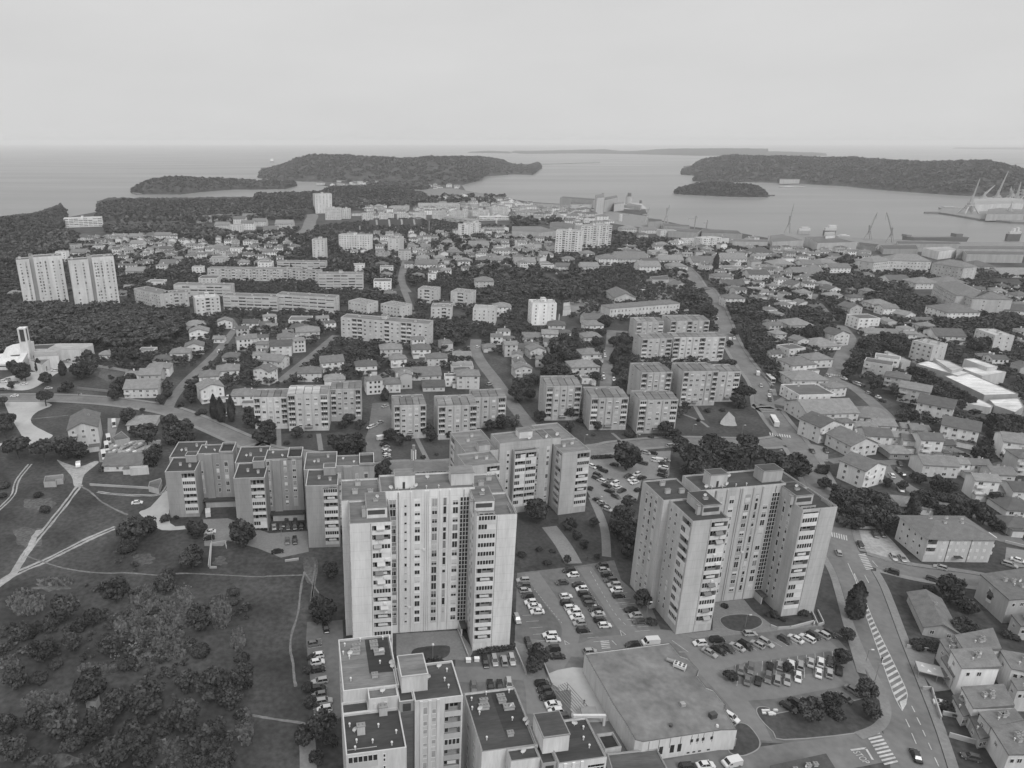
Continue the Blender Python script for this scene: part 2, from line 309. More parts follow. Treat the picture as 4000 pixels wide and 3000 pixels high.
# ---- roads ----
ROADS=[('E:1330,1800 1300,1640 1190,1240 1060,860 930,490 830,180 760,0 F:610,1280 560,1080',12,'road'),
('F:560,1080 470,830 380,640 280,470 180,330 90,220 0,95 M:2190,1090 2150,900 2050,760 1970,650 1900,530 1860,430 1810,300 1760,180 1690,60 I:1640,1390 1560,1270 1490,1200',10,'road'),
('F:640,1380 800,1400 1000,1455 1300,1520 1800,1590 2300,1690',7.5,'road'),
('E:1080,1470 900,1475 600,1530 300,1570 D:1750,1615 1400,1645 900,1750',9,'road'),
('K:-400,1030 0,1005 450,1005 800,1022 1100,1052 1450,1110 1700,1200 2000,1330 2212,1425 R:880,545 1050,590 1400,640 A:500,290 800,270 1250,260 m:830,1145 1200,1085 1900,1030 F:-180,400 0,400 130,380',9,'road'),
('K:1450,1100 1500,1000 1620,850 1760,720 1880,600 2000,450 2030,400 1990,330',6,'street'),
('L:960,870 1130,790 1300,720 1450,690 1640,640 1860,560',5,'street'),('L:200,870 380,720 520,610 600,540 690,465',6,'street'),
('L:1900,500 1900,600 1950,700 2050,830 2150,970 M:0,1050 100,1180 200,1300 m:100,860',8,'street'),
('M:860,420 850,560 825,700 810,880 800,1000',7,'street'),('M:860,430 1000,440 940,470',6,'street'),
('N:620,600 700,700 690,760 620,900 575,1020 500,1110 380,1130 100,1290',9,'street'),('N:560,1060 700,1120 800,1180 960,1320 1100,1440 F:1400,320 1850,330',7,'street'),
('F:980,560 1010,620 1080,690 1200,780 1350,860 1500,940 1700,970 1950,1200 2212,1250',6,'street'),('F:530,560 760,540 1000,570 1130,560',5,'street'),
('F:1560,440 1700,500 1900,600 2050,580',5,'street'),
('H:330,940 440,880 470,800 490,760 460,720',22,'road'),('H:1310,1420 1260,1330 1270,1230 1300,1120',8,'street'),('L:1270,60 1300,130 1350,280',6,'street'),
('N:560,560 450,420 380,390 420,330',5,'street')]
RQ=[]
for i,(s,w_,nm) in enumerate(ROADS):
    p=pts(s); ribbon(nm,p,w_,.05+.004*i,M_ROAD); q=smooth(p,6)
    for a,b in zip(q[:-1],q[1:]):
        L_=math.dist(a,b); n_=max(1,int(L_/6))
        for k in range(n_): OCC.append((a[0]+(b[0]-a[0])*k/n_,a[1]+(b[1]-a[1])*k/n_,w_/2+1.5))
    RQ.append((q,w_))
for i,(s,w_,nm) in enumerate(ROADS[:5]):
    if i==3: continue
    oth=np.array([(x,y,ww/2+1.2) for j,(q,ww) in enumerate(RQ) if j!=i for a,b in zip(q[:-1],q[1:]) for k in range(8) for x,y in [(a[0]+(b[0]-a[0])*k/8,a[1]+(b[1]-a[1])*k/8)]])
    L_=smooth(pts(s),8); P_=np.array(L_); d=np.gradient(P_,axis=0); d/=np.linalg.norm(d,axis=1)[:,None]; nr=np.stack([-d[:,1],d[:,0]],1)
    for sgn in (1,-1):
        if i==0 and sgn==-1: pass
        run=[]; Q_=P_+nr*sgn*(w_/2+1.3)
        for c in list(Q_)+[None]:
            ok=c is not None and not ((oth[:,0]-c[0])**2+(oth[:,1]-c[1])**2<oth[:,2]**2).any() and not (i==0 and sgn==1 and c[1]<155)
            if ok: run.append(tuple(c))
            elif len(run)>2: ribbon('pavement',run,2.3,.17+.003*i,M_PAVE,sm=0); run=[]
            else: run=[]
ribbon('pavement',pts('E:690,380 760,560 850,760 930,900 985,1030 1018,1150 1000,1250 930,1325 780,1385'),2.4,.165,M_PAVE)
for s,w_ in (('A:700,232 1250,225 m:815,1100 1200,1045 1900,1005',2.2),('B:250,540 330,720 365,860 375,1050',3.2),('D:150,640 M:0,0',0),('m:1900,660 2170,760 2300,850',1.5),('m:2130,590 2230,760',2),('m:1110,920 1260,1050',1.5),('l:1085,900 1120,1140',2.4),('l:510,800 515,1080',2.4),('k:500,880 600,1080 700,1280',2.2),('B:-120,790 0,950 90,1110',6)):
    if w_: ribbon('path',pts(s),w_,.035,M_PAVE)
# ---- paved grounds round the tall blocks ----
sheet('car_park',pts('C:1280,720 1430,700 1790,640 A:1815,1190 1900,1180 B:90,1135 440,1080 500,1250 760,1480 850,1700 D:980,510 1290,480 E:0,470 420,400 600,540 700,650 790,880 960,950 1030,1180 990,1280 760,1405 330,1475 150,1445 D:1720,1440 1500,1900 300,1900 C:1200,1900 1200,1659 1280,900'),.02,M_ASPH)
LOTS=[('car_park','C:0,400 305,380 320,700 330,1200 160,1290 60,1215 -10,560',M_ASPH,.02),
('courtyard','C:770,500 1310,470 1440,640 1390,735 1280,722 1000,745 770,680',M_PAVE,.03),
('forecourt','D:1300,230 1560,200 1640,300 1800,420 E:60,440 400,410 480,430 D:1700,490 1130,540 1000,505 1290,470',M_PAVE,.03),
('car_park','B:225,195 430,200 690,145 930,135 915,350 830,375 680,385 640,560 560,650 430,660 290,640 205,480',M_PAVE,.02),
('court','R:430,1170 640,1160 1000,1290 1330,1270 1340,1450 1100,1500 900,1420 640,1350 600,1400 440,1400 430,1280',M_PAVE,.025),
('forecourt','O:1200,670 1300,620 1460,470 1470,760 1620,780 1620,810 1400,820 1320,760',M_PALE,.025),
('terrace','d:1140,260 1600,190 1830,520 2000,800 1640,860 1430,800 1420,470 1240,470',M_PALE,.06),
('ramp','C:1790,560 1900,600 2080,830 2170,990 2040,1000 1880,850 1800,660',M_PAVE,.045),
('car_park','F:690,1160 900,1160 1000,1170 1240,1440 1160,1440 940,1400 820,1310',M_DIRT,.02),
('yard','F:260,380 520,440 520,560 420,560 340,470',M_PAVE,.03),
('car_park','l:1860,460 2090,450 2200,800 2000,900 1980,1030 2150,1250 1980,1300 1780,1280 1760,960 1800,850',M_ASPH,.02),
('gravel_clearing','K:60,1035 300,1030 450,1065 330,1120 270,1180 290,1240 420,1310 450,1340 300,1430 230,1400 170,1300 110,1200 60,1100',M_PALE,.02),
('yard','K:970,1400 1330,1370 1300,1480 1250,1620 960,1600 940,1500',M_PALE,.02),('yard','K:930,1180 1040,1180 970,1400 930,1560 860,1560 850,1480 930,1400',M_PAVE,.015),
('dirt_crossing','O:490,215 560,240 690,272 815,225 850,240 730,340 700,440 640,440 615,350',M_DIRT,.02),
('yard','K:210,790 420,760 510,680 620,660 700,690 600,740 480,800 330,900 200,940 0,920 0,850',M_PALE,.015),
('yard','E:1190,590 1450,660 1430,760 1620,830 1620,980 1440,1000 1230,700',M_PAVE,.03),
('yard','F:2060,1300 2300,1340 2300,1480 2040,1460',M_PAVE,.02),('yard','N:1160,870 1400,900 2212,1200 2212,1420 1900,1300 1500,1060',M_PAVE,.015),
('yard','I:1080,1320 1500,1260 1440,1420 1420,1520 1330,1520 1010,1500',M_PAVE,.015),('road','I:1470,1480 1500,1480 1530,1600 1490,1600',M_PALE,.03),('running_track','I:455,1480 600,1440 790,1530 780,1590 700,1600 470,1600',M_PAVE,.015),
('yard','H:770,1080 1020,1080 1230,1110 1020,1130 840,1110',M_PALE,.015),('pitch','H:560,880 990,860 1700,860 1640,910 600,920',M_DRY,.015),
('dock_yard','I:0,640 420,660 700,700 1150,760 1300,810 1500,860 1400,900 900,830 0,720',M_PAVE,.015),('dock_yard','J:0,930 700,945 1650,985 2212,985 2212,1090 800,1060 0,1000',M_PAVE,.015),('shingle','H:1240,530 1700,520 2150,600 1900,640 1500,600 1300,570',M_TRAIL,.03),('dirt_patch','R:1300,1500 1400,1500 1420,1570 1400,1700 1330,1720 1300,1620',M_DRY,.02)]
for i,(nm,s,m_,z) in enumerate(LOTS): sheet(nm,pts(s),z+.0007*i,m_,sm=3 if m_ in (M_PALE,M_DIRT,M_DRY) else 0)
def island(s,sm=4,z=.16):
    p=ccw(smooth(pts(s),sm,True)) if sm else ccw(pts(s)); sheet('kerb',p,z-.02,M_KERB,z0=0)
    P_=np.array(p); d=np.roll(P_,-1,0)-np.roll(P_,1,0); d/=np.linalg.norm(d,axis=1)[:,None]; q=P_+np.stack([-d[:,1],d[:,0]],1)*.28
    sheet('grass',[tuple(v) for v in q],z,M_GRASS,z0=.05)
island('D:1350,385 1400,345 1540,330 1680,350 1725,400 1690,445 1560,485 1420,460')
island('D:1665,1170 1690,1130 1780,1140 E:60,1190 420,1110 700,1085 900,1040 985,1100 1000,1190 940,1280 780,1360 140,1420 40,1350 -60,1250',3)
island('D:1480,1290 1590,1285 1690,1400 1700,1480 1640,1530 1530,1560 1420,1500')
sheet('grass',pts('C:900,665 960,620 1200,600 1235,640 1200,700 1050,745 930,730'),.05,M_GRASS,sm=3)
for s in ('E:450,20 590,-10 680,320 705,440 610,545 480,430 390,300','E:700,640 770,610 860,860 800,880 745,760','A:1800,700 2050,640 2150,850 2212,990 2000,1110 1850,1150 1800,900','B:-40,680 330,700 360,1000 250,1060 100,1090 -40,880','m:620,860 1900,640 2200,600 2400,980 1880,990 830,1090 640,960','l:530,900 1080,880 1090,1130 520,1060','l:1110,900 1400,880 1780,1000 1760,1150 1150,1130','k:160,1030 1060,1010 1060,1290 150,1290','M:850,620 1000,650 1010,700 890,720','D:430,500 480,300 820,470 800,500','B:420,800 560,980 590,1060 450,1050'):
    sheet('grass',pts(s),.012,M_GRASS)
# dirt tracks over the meadow
for k,(a,w_) in enumerate((('A:1940,1190 2110,1440 2280,1700 C:2120,800',5.2),('B:180,1140 380,1420 540,1659 D:640,520',5.2),('D:-300,600 150,640 330,590 620,555 830,520 1000,545 1130,650 1240,800 1330,900 1480,1060 1600,1220 1700,1420',6),('D:1240,760 1500,690 1850,640 2320,575',6.5),('D:1480,1010 1800,985 2100,930 2380,880',6),('C:1240,850 1500,850 1800,830 1960,900 2000,1200',6))): ribbon('drive_lane',pts(a),w_,.03+.003*k,M_LANE)
TZN=0
def ragged(p,w_,z,m_,off):
    p=smooth(p,14) if len(p)>2 else [tuple(np.array(p[0])+(np.array(p[1])-np.array(p[0]))*k/30) for k in range(31)]; P_=np.array(p); d=np.gradient(P_,axis=0); d/=np.linalg.norm(d,axis=1)[:,None]+1e-9; n=np.stack([-d[:,1],d[:,0]],1); mb=MB()
    global TZN; TZN+=1; z=.021+.0017*TZN; sm_=lambda: np.convolve(RNG.uniform(-.45,.45,len(P_)+4),np.ones(5)/5,'valid')
    l=off+w_*(.5+sm_()); r=off-w_*(.5+sm_())
    A_,B_=P_+n*l[:,None],P_+n*r[:,None]
    for i in range(len(P_)-1):
        mb.face([(*B_[i],z),(*B_[i+1],z),(*A_[i+1],z),(*A_[i],z)])
    struct('dirt_track',mb,[m_])
trk=lambda s,w_,g,m_=M_DIRT: [ragged(pts(s),w_,.021+.003*k,m_,o) for k,o in enumerate((g,-g) if g else (0,))]
trk('O:690,430 560,600 400,800 230,1010 110,1200 -60,1330',.9,.85); trk('O:1000,795 760,900 560,1000 380,1090 150,1190 0,1270',1.1,.9); trk('O:-20,650 110,520 150,390 260,250',.7,.7); trk('O:330,820 230,1010 120,1180 0,1280 -60,1330',1.8,0)
trk('O:230,1045 330,1080 560,1150 850,1190 1100,1190 1400,1212 1600,1195 2212,1222 R:1000,1660 1290,1650',.6,0,M_TRAIL); trk('O:700,440 780,490 900,590 1100,690',.8,0,M_TRAIL); trk('O:840,490 1000,510 1200,520 1380,510 1450,430',.6,.5)
trk('C:-26,-38 -60,150 -86,354 -146,566 -120,800 -102,958',.7,0,M_TRAIL); trk('C:-26,-38 40,60 100,150',.6,0,M_TRAIL); ribbon('path',pts('C:-10,1340 5,1500 10,1700'),4,.03,M_PAVE); trk('Q:2040,1170 2212,1210 C:60,1290',.7,0,M_TRAIL); trk('R:1400,1650 1360,1900 C:70,-100',.6,0,M_TRAIL); trk('K:260,1190 590,1155',.7,0,M_TRAIL); trk('K:-40,1420 90,1380',2.5,0,M_PALE)
# patches of taller pale grass
def blob(t,x,y,rx,ry,m_,z,n=22,seed=0):
    r=random.Random(seed+x*3+y); p=[]
    for i in range(n):
        a=2*math.pi*i/n; k=.7+.5*r.random(); p.append(at(t,x+rx*k*math.cos(a),y+ry*k*math.sin(a)))
    sheet('grass_patch',p,z,m_,sm=2)
for i,(t,x,y,rx,ry) in enumerate([('Q',1380,190,260,110),('Q',1560,330,170,120),('Q',1230,440,260,150),('Q',200,260,130,90),('Q',400,1080,200,90),('Q',850,810,160,40),('Q',450,90,160,40),('Q',2050,560,60,90),('Q',1240,690,120,60),('Q',480,1600,260,60),('Q',2120,1300,70,150),('Q',1450,1450,120,90),('O',350,590,130,60),('O',1240,1070,90,50),('O',250,880,140,90),('O',1900,1090,60,40),('Q',1900,320,90,140),('K',1000,800,130,60),('K',980,740,200,30)]): blob(t,x,y,rx,ry,M_DRY,.008+.0005*i)
# ---- painted markings ----
def bars(t,a,b,n,u,duty=.5):     # zebra: n bars from spot a to spot b, each spanning the sheet vector u
    mb=MB(); A_,B_=np.array(at(t,*a)),np.array(at(t,*b)); U=np.array(at(t,a[0]+u[0],a[1]+u[1]))-A_; D=(B_-A_)/n
    for i in range(n):
        p=A_+D*i; q=p+D*duty; mb.face([(*p,.155),(*q,.155),(*(q+U),.155),(*(p+U),.155)])
    struct('crosswalk',mb,[M_MARK])
bars('E',(845,1375),(1015,1655),9,(115,-25)); bars('F',(545,1170),(690,1205),7,(5,42)); bars('F',(780,1365),(850,1505),10,(60,-8)); bars('F',(10,310),(200,335),9,(6,24)); bars('N',(540,1018),(640,1030),7,(2,16)); bars('D',(320,565),(335,640),5,(75,-5))
med=[((905,270),(955,260))]
mb=MB(); Lm=smooth([at('E',x,y) for x,y in ((742,-20),(800,200),(865,400),(950,640),(1040,900),(1100,1060),(1160,1170))],8); Rm=smooth([at('E',x,y) for x,y in ((746,-20),(835,200),(915,400),(1035,650),(1150,890),(1200,1010),(1195,1080))],8)
n=len(Lm)
for S_ in (Lm,Rm): ribbon('x',S_,.18,.155,None,sm=0,mb=mb)
Lp,Rp=polyi(Lm,np.linspace(.12,.97,25)),polyi(Rm,np.linspace(.12,.97,25))
for i in range(24): 
    d=(Lp[i+1]-Lp[i])*.42; e_=(Rp[i+1]-Rp[i])*.42; mb.face([(*Lp[i],.15),(*(Lp[i]+d),.15),(*(Rp[i]+e_),.15),(*Rp[i],.15)])
mb.face([(*at('E',1135,1090),.158),(*at('E',1198,1060),.158),(*at('E',1195,1110),.158),(*at('E',1160,1168),.158)])
struct('hatched_median',mb,[M_MARK])
mb=MB()
for a in ('E:1188,1240 1222,1310','E:1240,1360 1280,1455','E:1240,1125 1268,1180','E:1285,1225 1318,1290','E:1335,1335 1360,1390','E:1385,1445 1412,1505','E:1438,1570 1475,1650','F:690,1440 770,1620','E:715,1508 850,1490','E:843,1490 905,1592','F:900,1420 945,1470','F:835,1545 870,1610'): ribbon('x',pts(a),.22 if '715' not in a and '843' not in a else .5,.15,None,mb=mb)
for a in ('B:235,1180 430,1520 560,1659','A:1960,1330 2120,1530 2212,1640'):
    q=polyi(smooth(pts(a),8),np.linspace(0,1,27))
    for i in range(0,26,2): ribbon('x',[tuple(q[i]),tuple(q[i+1])],.14,.15,None,mb=mb)
for a in ('D:490,470 540,510 505,520 490,470','D:10,560 55,590 20,598 10,560','D:420,560 460,600','D:940,560 1080,660 1000,660'): ribbon('x',pts(a),.2,.15,None,sm=0,mb=mb)
struct('lane_lines',mb,[M_MARK]); mb=MB()
def bays(t,a,b,n,u):
    A_,B_=np.array(at(t,*a)),np.array(at(t,*b)); U=np.array(at(t,a[0]+u[0],a[1]+u[1]))-A_
    for i in range(n+1): p=A_+(B_-A_)*i/n; ribbon('x',[tuple(p),tuple(p+U)],.11,.06,None,sm=0,mb=mb)
bays('D',(1500,950),(2330,850),10,(12,-90)); bays('D',(1480,860),(2330,735),11,(10,-90)); bays('B',(50,1240),(330,1659),11,(95,-8)); bays('B',(300,1160),(640,1659),11,(105,-8)); bays('D',(110,470),(260,570),3,(95,-8)); bays('A',(1860,1560),(2050,1900),6,(110,-8)); bays('D',(420,190),(620,480),6,(120,-10)); bays('D',(1220,640),(1800,560),8,(85,55)); bays('D',(1850,550),(2330,480),6,(90,55)); bays('C',(5,560),(55,1240),9,(115,-18))
struct('parking_bay_lines',mb,[M_MARK])
# the word on the road before the junction
fc=bpy.data.curves.new('stop_lettering','FONT'); fc.body='STOP'; fc.size=1; fc.align_x='CENTER'; fc.align_y='CENTER'
fo=bpy.data.objects.new('stop_lettering',fc); COL.objects.link(fo); bpy.context.view_layer.update()
me=bpy.data.meshes.new_from_object(fo); bpy.data.objects.remove(fo)
me.materials.clear(); me.materials.append(M_MARK)
a_,b_=np.array(at('E',748,1535)),np.array(at('E',815,1605)); c_=(a_+b_)/2; o=put('stop_lettering',me,None,(c_[0]+.6,c_[1],.16),math.atan2(b_[1]-a_[1],b_[0]-a_[0])); o.scale=(1.5,2.6,1); o['kind']='structure'
# ================= building kit =================
CACHE={}
def cached(key,fn):
    if key not in CACHE: CACHE[key]=fn()
    return CACHE[key]
def win_mesh(w_,h,style):
    # outward is -Y, the wall face at y=0; x centred, z from 0
    def f():
        mb=MB(); t=.09; x=w_/2
        mb.box(-x,x,-.07,.05,h-t,h,0); mb.box(-x,x,-.09,.05,-.06,t*.6,0); mb.box(-x,-x+t,-.07,.05,t*.6,h-t,0); mb.box(x-t,x,-.07,.05,t*.6,h-t,0)
        if w_>1: mb.box(-.04,.04,-.065,.05,t*.6,h-t,0)
        z=h-t
        if style in (1,2): z=h*.5 if style==1 else h*.1; mb.box(-x+t,x-t,-.055,.05,z,h-t,2)
        if z>t: mb.box(-x+t,x-t,-.02,.05,t*.6,z,1)
        return mb.mesh('window',[M_FRAME,M_GLASS,M_SHUT])
    return cached(('win',round(w_,1),round(h,1),style),f)
def glass_mesh(w_,h,nx,nz,fr=.06):
    def f():
        mb=MB(); x=w_/2; mb.box(-x,x,-.03,.05,0,h,1)
        for i in range(nx+1): c=-x+w_*i/nx; mb.box(c-fr,c+fr,-.08,-.03,0,h,0)
        for k in range(nz+1): c=h*k/nz; mb.box(-x-fr,x+fr,-.075,-.03,c-fr,c+fr,0)
        return mb.mesh('glazing',[M_FRAME,M_GLASS])
    return cached(('gl',round(w_,1),round(h,1),nx,nz,fr),f)
def balcony_mesh(w_,dp,st,style):
    # sits in a loggia: origin at the left end of the front edge, floor at z=0, opening towards -Y
    def f():
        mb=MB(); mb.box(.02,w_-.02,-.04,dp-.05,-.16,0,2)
        if style==4:                                     # railing with separate light panels
            for i in range(3): a=w_*(i+.08)/3; mb.box(a,a+w_/3*.8,-.1,-.04,-.1,.62,0)
            mb.box(0,w_,-.1,-.04,.9,.98,0)
        else: mb.box(0,w_,-.12,.0,-.3,1.0,0)
        # back wall door and window of the flat
        b=dp-.12
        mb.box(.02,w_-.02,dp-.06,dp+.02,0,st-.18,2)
        mb.box(w_*.12,w_*.34,b,dp-.05,.05,2.15,1); mb.box(w_*.42,w_*.9,b,dp-.05,.85,2.15,1)
        mb.box(w_*.10,w_*.12,b-.03,dp-.05,0,2.2,3); mb.box(w_*.34,w_*.36,b-.03,dp-.05,0,2.2,3); mb.box(w_*.64,w_*.66,b-.03,dp-.05,.85,2.2,3)
        if style==1:                                     # glazed in
            mb.box(.05,w_-.05,-.04,.0,1.0,st-.32,1); n=max(3,int(w_/.8))
            for i in range(n+1): c=.05+(w_-.1)*i/n; mb.box(c-.07,c+.07,-.1,-.04,1.0,st-.32,3)
            mb.box(0,w_,-.1,-.04,st-.5,st-.3,3)
        if style==2:                                     # half glazed, half blinds
            mb.box(.05,w_*.5,-.04,.0,1.0,st-.32,1); mb.box(w_*.5,w_-.05,-.06,.0,1.0,st-.32,3)
            for i in range(4): c=.05+w_*.5*i/3; mb.box(c-.05,c+.05,-.09,-.04,1.0,st-.32,3)
        if style==3: mb.box(w_*.25,w_*.8,.3,.36,1.1,1.9,3)   # washing on a line
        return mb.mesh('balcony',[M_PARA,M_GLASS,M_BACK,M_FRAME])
    return cached(('bal',round(w_,1),round(dp,1),round(st,2),style),f)
def dish_mesh(r):
    def f():
        mb=MB(); n=10; d=.25*r
        ring=[(r*math.cos(2*math.pi*i/n),-d,r*math.sin(2*math.pi*i/n)+r+.5) for i in range(n)]
        for i in range(n): mb.face([ring[i],ring[(i+1)%n],(0,.0,r+.5)]); mb.face([ring[(i+1)%n],ring[i],(0,.03,r+.5)])
        mb.tube((0,.05,0),(0,.05,r+.5),.05,n=5); mb.tube((0,-.02,r*.6),(0,-r*.9,r*.9+.4),.025,n=4); return mb.mesh('satellite_dish',[M_FRAME])
    return cached(('dish',r),f)
def vent_mesh():
    def f():
        mb=MB(); mb.tube((0,0,0),(0,0,.75),.13,n=7); mb.tube((0,0,.7),(0,0,.9),.24,.2,n=7); return mb.mesh('vent',[M_WHITE])
    return cached('vent',f)
def chim_mesh(w_,d,h):
    def f():
        mb=MB(); mb.box(0,w_,0,d,0,h-.15); mb.box(-.1,w_+.1,-.1,d+.1,h-.15,h,1); n=max(1,int(w_/.6))
        for i in range(n): x=w_*(i+.5)/n; mb.tube((x,d/2,h),(x,d/2,h+.35),.14,.12,n=6,m=1)
        return mb.mesh('chimney',[M_CONC,M_COPD])
    return cached(('ch',round(w_,1),round(d,1),round(h,1)),f)
SIDE={'f':0,'r':math.pi/2,'b':math.pi,'l':-math.pi/2}
class Bld:
    def __init__(s,name,loc,rz,label,cat,group=None):
        s.o=empty(name,(loc[0],loc[1],0),rz); tag(s.o,label,cat,group); s.cope=M_COPD; s.win=[]; s.rnd=random.Random(hash((round(loc[0]),round(loc[1])))&0xffff)
    def part(s,name,mb,mats,loc=(0,0,0),rz=0,color=None,parent=None): return mb.build(name,mats,parent or s.o,loc,rz,color)
    def inst(s,name,me,loc,rz=0,color=None,parent=None): return put(name,me,parent or s.o,loc,rz,color)
    def box(s,name,x0,x1,y0,y1,z0,z1,m,color=.5): return s.part(name,MB().box(x0,x1,y0,y1,z0,z1),m,color=color)
    def wing(s,x0,y0,x1,y1,h,z0=0,wall=.5,roof=.15,notch=(),dp=1.5,base=2.9,band=1.0,par=.5,wm=None,skip=''):
        # a flat-roofed body with open loggia recesses, a parapet and its own roof sheet
        wm=wm or (M_PANEL if h>10 else M_WALL); P_=[]
        C={'f':((x0,y0),(1,0),x1-x0,(0,1)),'r':((x1,y0),(0,1),y1-y0,(-1,0)),'b':((x1,y1),(-1,0),x1-x0,(0,-1)),'l':((x0,y1),(0,-1),y1-y0,(1,0))}
        mb=MB()
        for sd in 'frbl':
            o,d,L_,n=C[sd]; P_.append(o)
            for (q,a,b) in sorted([t for t in notch if t[0]==sd],key=lambda t:t[1]):
                for t,k in ((a,0),(a,1),(b,1),(b,0)): P_.append((o[0]+d[0]*t+n[0]*dp*k,o[1]+d[1]*t+n[1]*dp*k))
        mb.prism(P_,z0,h-band,top=False)
        for (q,a,b) in notch:                              # closed plinth under the lowest loggia
            o,d,L_,n=C[q]; e=.03; p=[(o[0]+d[0]*t+n[0]*k,o[1]+d[1]*t+n[1]*k) for t,k in ((a,e),(b,e),(b,dp),(a,dp))]
            mb.prism(ccw(p),z0,base)
        rect=[(x0,y0),(x1,y0),(x1,y1),(x0,y1)]; t=.25; inn=[(x0+t,y0+t),(x1-t,y0+t),(x1-t,y1-t),(x0+t,y1-t)]
        mb.prism(rect,h-band,h,top=False,bot=bool(notch))
        for i in range(4): j=(i+1)%4; mb.face([(*rect[i],h),(*rect[j],h),(*inn[j],h),(*inn[i],h)],1); mb.face([(*inn[j],h-par),(*inn[i],h-par),(*inn[i],h),(*inn[j],h)])
        s.part('wall',mb,[wm,s.cope],color=wall)
        return s.part('roof',MB().face([(*p,h-par+.01) for p in inn]),M_ROOF,color=roof)
    def wface(s,rect,side,a,z,w_,h,style=None,col=None):    # a window on a side of a body; a: distance along that side
        x0,y0,x1,y1=rect
        p={'f':(x0+a,y0),'r':(x1,y0+a),'b':(x1-a,y1),'l':(x0,y1-a)}[side]
        if style is None: style=s.rnd.choices((0,1,2),(5,3,2))[0]
        s.win.append((win_mesh(w_,h,style),(p[0],p[1],z),SIDE[side],col if col is not None else s.rnd.choice((.2,.32,.45,.55,.6))))
    def loggias(s,rect,side,a,b,n,base=2.9,st=2.85,dp=1.5,styles=(0,0,1,1,2,3),cols=(.5,.58,.66)):
        x0,y0,x1,y1=rect
        p={'f':(x0+a,y0),'r':(x1,y0+a),'b':(x1-a,y1),'l':(x0,y1-a)}[side]
        for k in range(n): s.inst('balcony',balcony_mesh(b-a,dp,st,s.rnd.choice(styles)),(p[0],p[1],base+st*k+.02),SIDE[side],s.rnd.choice(cols))
    def column(s,rect,side,a,w_,n,base,st,hs=(1.3,),strip=None,tall=0,styles=(0,0,1,1,2)):
        # a window column: a shallow strip panel with a window (or a window and a panel) on every floor
        x0,y0,x1,y1=rect
        p={'f':(x0+a,y0),'r':(x1,y0+a),'b':(x1-a,y1),'l':(x0,y1-a)}[side]
        if strip is not None: s.part('panel_strip',MB().box(-w_/2-.12,w_/2+.12,-.012,.03,base-.6,base+n*st-.3),M_PARA,(p[0],p[1],0),SIDE[side],strip)
        for k in range(n):
            if s.rnd.random()<.04: continue
            h=s.rnd.choice(hs); s.wface(rect,side,a,base+st*k,w_,h,s.rnd.choice(styles))
    def dish(s,x,y,z,r=.6,a=None): s.inst('satellite_dish',dish_mesh(r),(x,y,z),R(s.rnd.choice((-20,10,25))) if a is None else a)
    def vent(s,x,y,z): s.inst('vent',vent_mesh(),(x,y,z))
    def chimney(s,x,y,z,w_=1.4,d=.8,h=1.4,c=.4): s.inst('chimney',chim_mesh(w_,d,h),(x,y,z),0,c)
    def lift(s,x0,x1,y0,y1,z0,z1,wall=.5,roof=.2):
        mb=MB().box(x0,x1,y0,y1,z0,z1); mb.box(x0-.12,x1+.12,y0-.12,y1+.12,z1,z1+.22,1); o=s.part('lift_house',mb,[M_CONC,s.cope],color=wall)
        s.part('roof',MB().face([(x0+.1,y0+.1,z1+.235),(x1-.1,y0+.1,z1+.235),(x1-.1,y1-.1,z1+.235),(x0+.1,y1-.1,z1+.235)]),M_ROOF,color=roof,parent=o); return o
    def done(s,cap=96):
        s.win.sort(key=lambda q:0 if abs(q[2])<.1 else (1 if q[2]<0 else 2))
        for me,l,rz,c in s.win[:cap]: s.inst('window',me,l,rz,c)
        rest=s.win[cap:]
        if rest:
            V=[];Fc=[];MI=[];MT=[M_FRAME,M_GLASS,M_PARA]
            for me,l,rz,c in rest:
                n=len(V); cs,sn=math.cos(rz),math.sin(rz)
                V+=[(l[0]+v.co.x*cs-v.co.y*sn,l[1]+v.co.x*sn+v.co.y*cs,l[2]+v.co.z) for v in me.vertices]
                for p in me.polygons: Fc.append(tuple(n+i for i in p.vertices)); MI.append(p.material_index)
            me=bpy.data.meshes.new('windows'); me.from_pydata(V,[],Fc); [me.materials.append(q) for q in MT]; me.polygons.foreach_set('material_index',MI)
            o=put('windows',me,s.o,color=.4); o['kind']='stuff'
        return s
